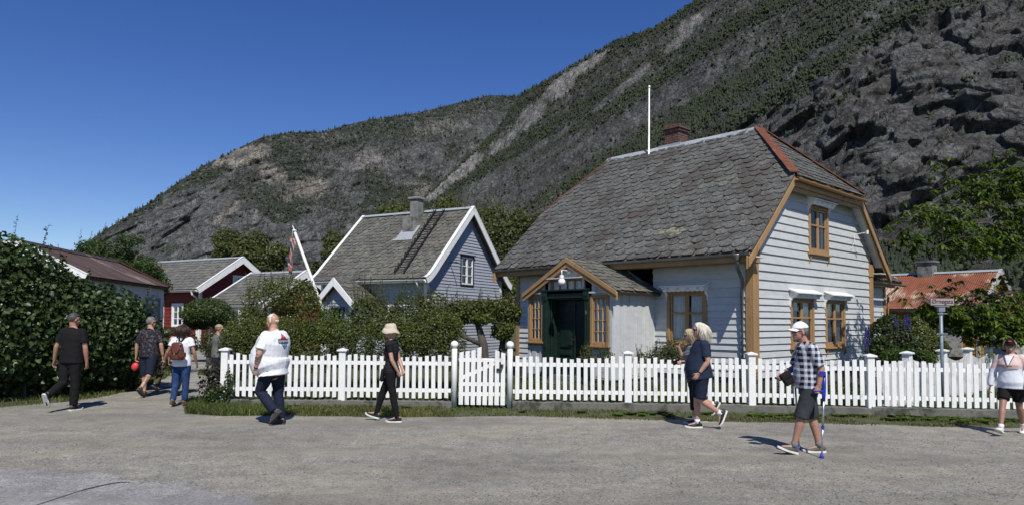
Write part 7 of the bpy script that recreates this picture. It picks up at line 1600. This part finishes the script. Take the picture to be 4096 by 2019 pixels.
# watches, phones, bag
def band(root, d, i, t_, mat, name="wristband", r_=.032):
    sh, el, wr = d['AR'][i]; a = el.lerp(wr, t_-.035); b = el.lerp(wr, t_+.035); q = MB(); q.tube([a, b], r_*d['s'], 12, (1, 0, 0)); return q.build(name, mat, root)
band(r9, d9, 0, .9, m_strap); band(r7, d7, 0, .9, m_strap, r_=.037); band(r2, d2, 1, .9, m_brass, "watch"); band(r4, d4, 0, .92, simple("bead_bracelet", (.5, .42, .35), .4), "bracelet")
def phone(label, d, root, i, mat, col2=None, sz=(.075, .15)):
    sh, el, wr = d['AR'][i]; dr = (wr-el).normalized(); c = wloc(root, wr+dr*.1+V3((.01, 0, .01))); t = thing("phone", label, "phone", tuple(c), root.rotation_euler.z+.3); q = MB(); q.box((-sz[1]*.6, -.006, -sz[0]*.4), (sz[1]*.4, .006, sz[0]*.6)); q.build("phone_case", mat, t, bevel=.005)
    q = MB(); q.box((-sz[1]*.55, -.0075, sz[0]*.1), (-sz[1]*.25, -.006, sz[0]*.5)); q.build("camera_bump", m_phone, t); t.rotation_euler.y = .35; return t
phone("black phone held out in front by the striped woman", d10, r10, 0, m_phone); phone("phone in a clear case in the hand of the woman at the right edge", d12, r12, 0, simple("clear_case", (.5, .52, .55), .2))
sh, el, wr = d2['AR'][0]; hd2 = wloc(r2, wr+V3((0, .0, -.2))); rb = thing("red_bag", "small bright red bag hanging from the patterned-shirt man's left hand", "bag", (hd2.x, hd2.y, 0)); q = MB(); q.ell((-.02, 0, hd2.z-.03), (.075, .06, .09), 16, 12, Matrix.Rotation(R(25), 3, 'Y')); q.build("bag_body", m_redp, rb, smooth=True); q = MB(); q.tube([(0, 0, hd2.z+.05), (.0, 0, hd2.z+.2)], .006, 6); q.build("cord", m_strap, rb)
# forearm tattoo and calf tattoo (ink drawn as thin skin-hugging sleeves)
def tatmat(name, sk, ink):
    m, t, p = newmat(name); c = mix(t, ramp(t, noi(t, coord(t), 28, 4, .7, .6), [(.44, (0,)*3), (.52, (.9,)*3)]), sk, ink); t.links.new(c, p.inputs['Base Color']); p.inputs['Roughness'].default_value = .5; return m
def hug(root, name, mat, c0, c1, r0, r1):
    body = [c for c in root.children if c.name.startswith("body")][0]; bv = BVHTree.FromObject(body, bpy.context.evaluated_depsgraph_get()); c0, c1 = V3(c0), V3(c1); T, a, b = frame(c1-c0, (1, 0, 0)); vs = []; n, m_ = 20, 10
    for j in range(m_+1):
        c = c0.lerp(c1, j/m_); rr = r0+(r1-r0)*j/m_
        for k_ in range(n):
            t = 2*math.pi*k_/n; d_ = a*math.cos(t)+b*math.sin(t); h_ = bv.ray_cast(c+d_*rr, -d_, rr)[0]; vs.append((h_+d_*.0022) if h_ else c+d_*rr*.5)
    q = MB(); q.add(vs, [(j*n+k_, j*n+(k_+1) % n, (j+1)*n+(k_+1) % n, (j+1)*n+k_) for j in range(m_) for k_ in range(n)]); return q.build(name, mat, root, smooth=True)
sh, el, wr = d7['AR'][0]; hug(r7, "tattoo", tatmat("forearm_tattoo", (.42, .23, .16), (.05, .06, .055)), el.lerp(wr, -.1), el.lerp(wr, .62), .09, .08)
hp2, kn2, an2, _, _ = d2['K'][1]; hug(r2, "tattoo", tatmat("calf_tattoo", (.45, .25, .18), (.2, .1, .1)), kn2.lerp(an2, .2), kn2.lerp(an2, .6), .1, .1)
# diamond print with the words on the back of the white T-shirt
sh7 = [c for c in r7.children if c.name.startswith("shirt")][0]; bv7 = BVHTree.FromObject(sh7, bpy.context.evaluated_depsgraph_get()); lc_, zc_ = .035, 1.33
def decal(polys, mat, name, off, parent):
    q = MB()
    for P in polys:
        bmx = bmesh.new(); vs = [bmx.verts.new((x, y, 0)) for x, y in P]; bmx.faces.new(vs); bmesh.ops.triangulate(bmx, faces=bmx.faces[:])
        for _ in range(3): bmesh.ops.subdivide_edges(bmx, edges=[e for e in bmx.edges if e.calc_length() > .02], cuts=1, use_grid_fill=True)
        bmx.verts.index_update(); vv = []
        for v in bmx.verts:
            h_ = bv7.ray_cast(V3((-1.5, lc_-v.co.x, zc_+v.co.y)), V3((1, 0, 0))); p = h_[0] if h_[0] else V3((-.2, lc_-v.co.x, zc_+v.co.y)); vv.append(p-V3((off, 0, 0)))
        q.add(vv, [tuple(v.index for v in f.verts) for f in bmx.faces]); bmx.free()
    return q.build(name, mat, parent)
pr_k = simple("print_black", (.015, .015, .02), .7, bst=0); pr_r = simple("print_red", (.42, .03, .035), .7, bst=0); pr_b = simple("print_blue", (.14, .3, .55), .7, bst=0); pr_w = simple("print_white", (.75, .75, .78), .7, .02, bst=0)
W_, Hh = .105, .125
prt = decal([[(-W_*.95, 0), (0, -Hh), (W_*.95, 0), (0, Hh)], [(-W_*1.12, -.034), (W_*1.12, -.034), (W_*1.12, .034), (-W_*1.12, .034)]], pr_k, "back_print", .004, sh7)
decal([[(-W_*.66, .036), (W_*.66, .036), (.012, Hh*.88), (-.012, Hh*.88)]], pr_r, "print_red_field", .006, sh7); decal([[(-W_*.62, -.038), (0, -Hh*.86), (W_*.62, -.038)]], pr_b, "print_blue_field", .006, sh7)
decal([[(-.004+x, -.036), (-.001+x*.8, -.09), (.003+x*.8, -.09), (.004+x, -.036)] for x in (-.012, .03)], pr_k, "print_lines", .0075, sh7)
decal([[(-.012, .07), (-.004, .07), (-.006, .082), (-.01, .082)], [(.012, .07), (.02, .07), (.018, .084), (.014, .084)], [(.0, .09), (.006, .09), (.003, .1)]], pr_w, "print_marks", .0075, sh7)
cvt = bpy.data.curves.new("txt", 'FONT'); cvt.body = "OLD GUYS RULE"; cvt.size = .041; cvt.align_x = 'CENTER'; cvt.align_y = 'CENTER'; cvt.offset = .0007; to = bpy.data.objects.new("txt", cvt); sc.collection.objects.link(to); tme = bpy.data.meshes.new_from_object(to.evaluated_get(bpy.context.evaluated_depsgraph_get())); bpy.data.objects.remove(to)
xs_ = [v.co.x for v in tme.vertices]; kx = W_*2.1/(max(xs_)-min(xs_)); q = MB(); vv = []
for v in tme.vertices:
    x, y = v.co.x*kx, v.co.y*1.15; h_ = bv7.ray_cast(V3((-1.5, lc_-x, zc_+y)), V3((1, 0, 0))); vv.append((h_[0] if h_[0] else V3((-.2, lc_-x, zc_+y)))-V3((.0078, 0, 0)))
q.add(vv, [tuple(f.vertices) for f in tme.polygons]); q.build("print_lettering", pr_w, sh7)
# vest details, jacket tied at the waist, hip bag of the hatted woman
sp8 = d8['sp']; q = MB(); q.tube([sp8(.2)+V3((-.125, .03, 0)), sp8(.0)+V3((-.14, .03, 0)), sp8(-.3)+V3((-.13, .03, -.04))], [(.012, .05), (.014, .085), (.014, .095)], 14, (1, 0, 0)); remesh(q, .009, "waist_jacket", m_blk, r8, .004, it=1)
q = MB(); q.tube([sp8(.1)+V3((.13, .03, .02)), sp8(-.1)+V3((.15, .03, -.03))], [(.03, .05), (.035, .06)], 12, (1, 0, 0), 1); q.build("hip_bag", m_strap, r8, bevel=.01)
for i, sd_ in ((0, 1), (1, -1)):
    sh, el, wr = d8['AR'][i]; q = MB(); q.tube([sh+V3((0, 0, .01)), sh.lerp(el, .5)], [.058*d8['s'], .056*d8['s']], 14, (1, 0, 0), 0); remesh(q, .009, "sleeve", m_blk, r8, .002, it=1)
# zipped pouch across the pink jacket, small emblem on the cap
sp12 = d12['sp']; b12 = BVHTree.FromObject([c for c in r12.children if c.name.startswith("windbreaker")][0], bpy.context.evaluated_depsgraph_get())
def chest(l, z, off=.004):
    h_ = b12.ray_cast(V3((1.5, l, z)), V3((-1, 0, 0)))[0]; return (h_+V3((off, 0, 0))) if h_ else V3((.15, l, z))
def chestband(l0, l1, z0, z1, name, mat, off):
    n = 12; q = MB(); vs = [chest(l0+(l1-l0)*k_/n, z, off) for z in (z0, z1) for k_ in range(n+1)]; q.add(vs, [(k_, k_+1, n+2+k_, n+1+k_) for k_ in range(n)]); return q.build(name, mat, r12)
pk_ = simple("pink_nylon", (.6, .42, .38), .6, .05); chestband(-.17, .12, 1.0, 1.055, "chest_pocket", pk_, .012); chestband(-.16, .05, 1.035, 1.041, "zip", m_strap, .015); chestband(-.05, -.02, 1.005, 1.015, "logo_tab", m_strap, .015)
q = MB(); n = 8; zt12 = d12['sp'](.93).z; vs = [chest((-1+2*i/n)*.055*(1-j/n), zt12-.17*j/n, .006) for j in range(n+1) for i in range(n+1)]
q.add(vs, [(j*(n+1)+i, j*(n+1)+i+1, (j+1)*(n+1)+i+1, (j+1)*(n+1)+i) for j in range(n) for i in range(n)]); q.build("inner_shirt", pr_w, r12)
for sd_ in (-1, 1): q = MB(); q.tube([chest(.06*sd_*(1-k_/6), zt12-.17*k_/6, .009) for k_ in range(7)], [(.003, .008)]*7, 6); q.build("jacket_edge", simple("grey_edge", (.12, .1, .12), .6), r12)
cap12 = [c for c in r12.children if c.name.startswith("cap")][0]; hp12 = d12['hp']; q = MB(); q.obox(hp12(.1, .0, .078), hp12(1, 0, -.2)-hp12(0, 0, 0), hp12(0, 1, 0)-hp12(0, 0, 0), hp12(0, 0, 1)-hp12(0, 0, 0), .008, .02, .008); q.build("cap_emblem", simple("emblem_red", (.5, .05, .04), .6), cap12)
q = MB(); q.tube([hp12(.094, -.02, -.062), hp12(.1, 0, -.066), hp12(.094, .02, -.062)], .0035, 6); q.build("teeth", pr_w, r12)
# collar of the plaid shirt
hpp = d11['sp'](.95)
for sd_ in (1, -1):
    q = MB(); c = d11['sp'](.97); q.prism([c+V3((.06, .02*sd_, .03)), c+V3((.02, .075*sd_, .035)), c+V3((.06, .085*sd_, -.02)), c+V3((.1, .03*sd_, -.04))], (0, 0, .008)); q.build("collar_flap", m_plaid, r11)
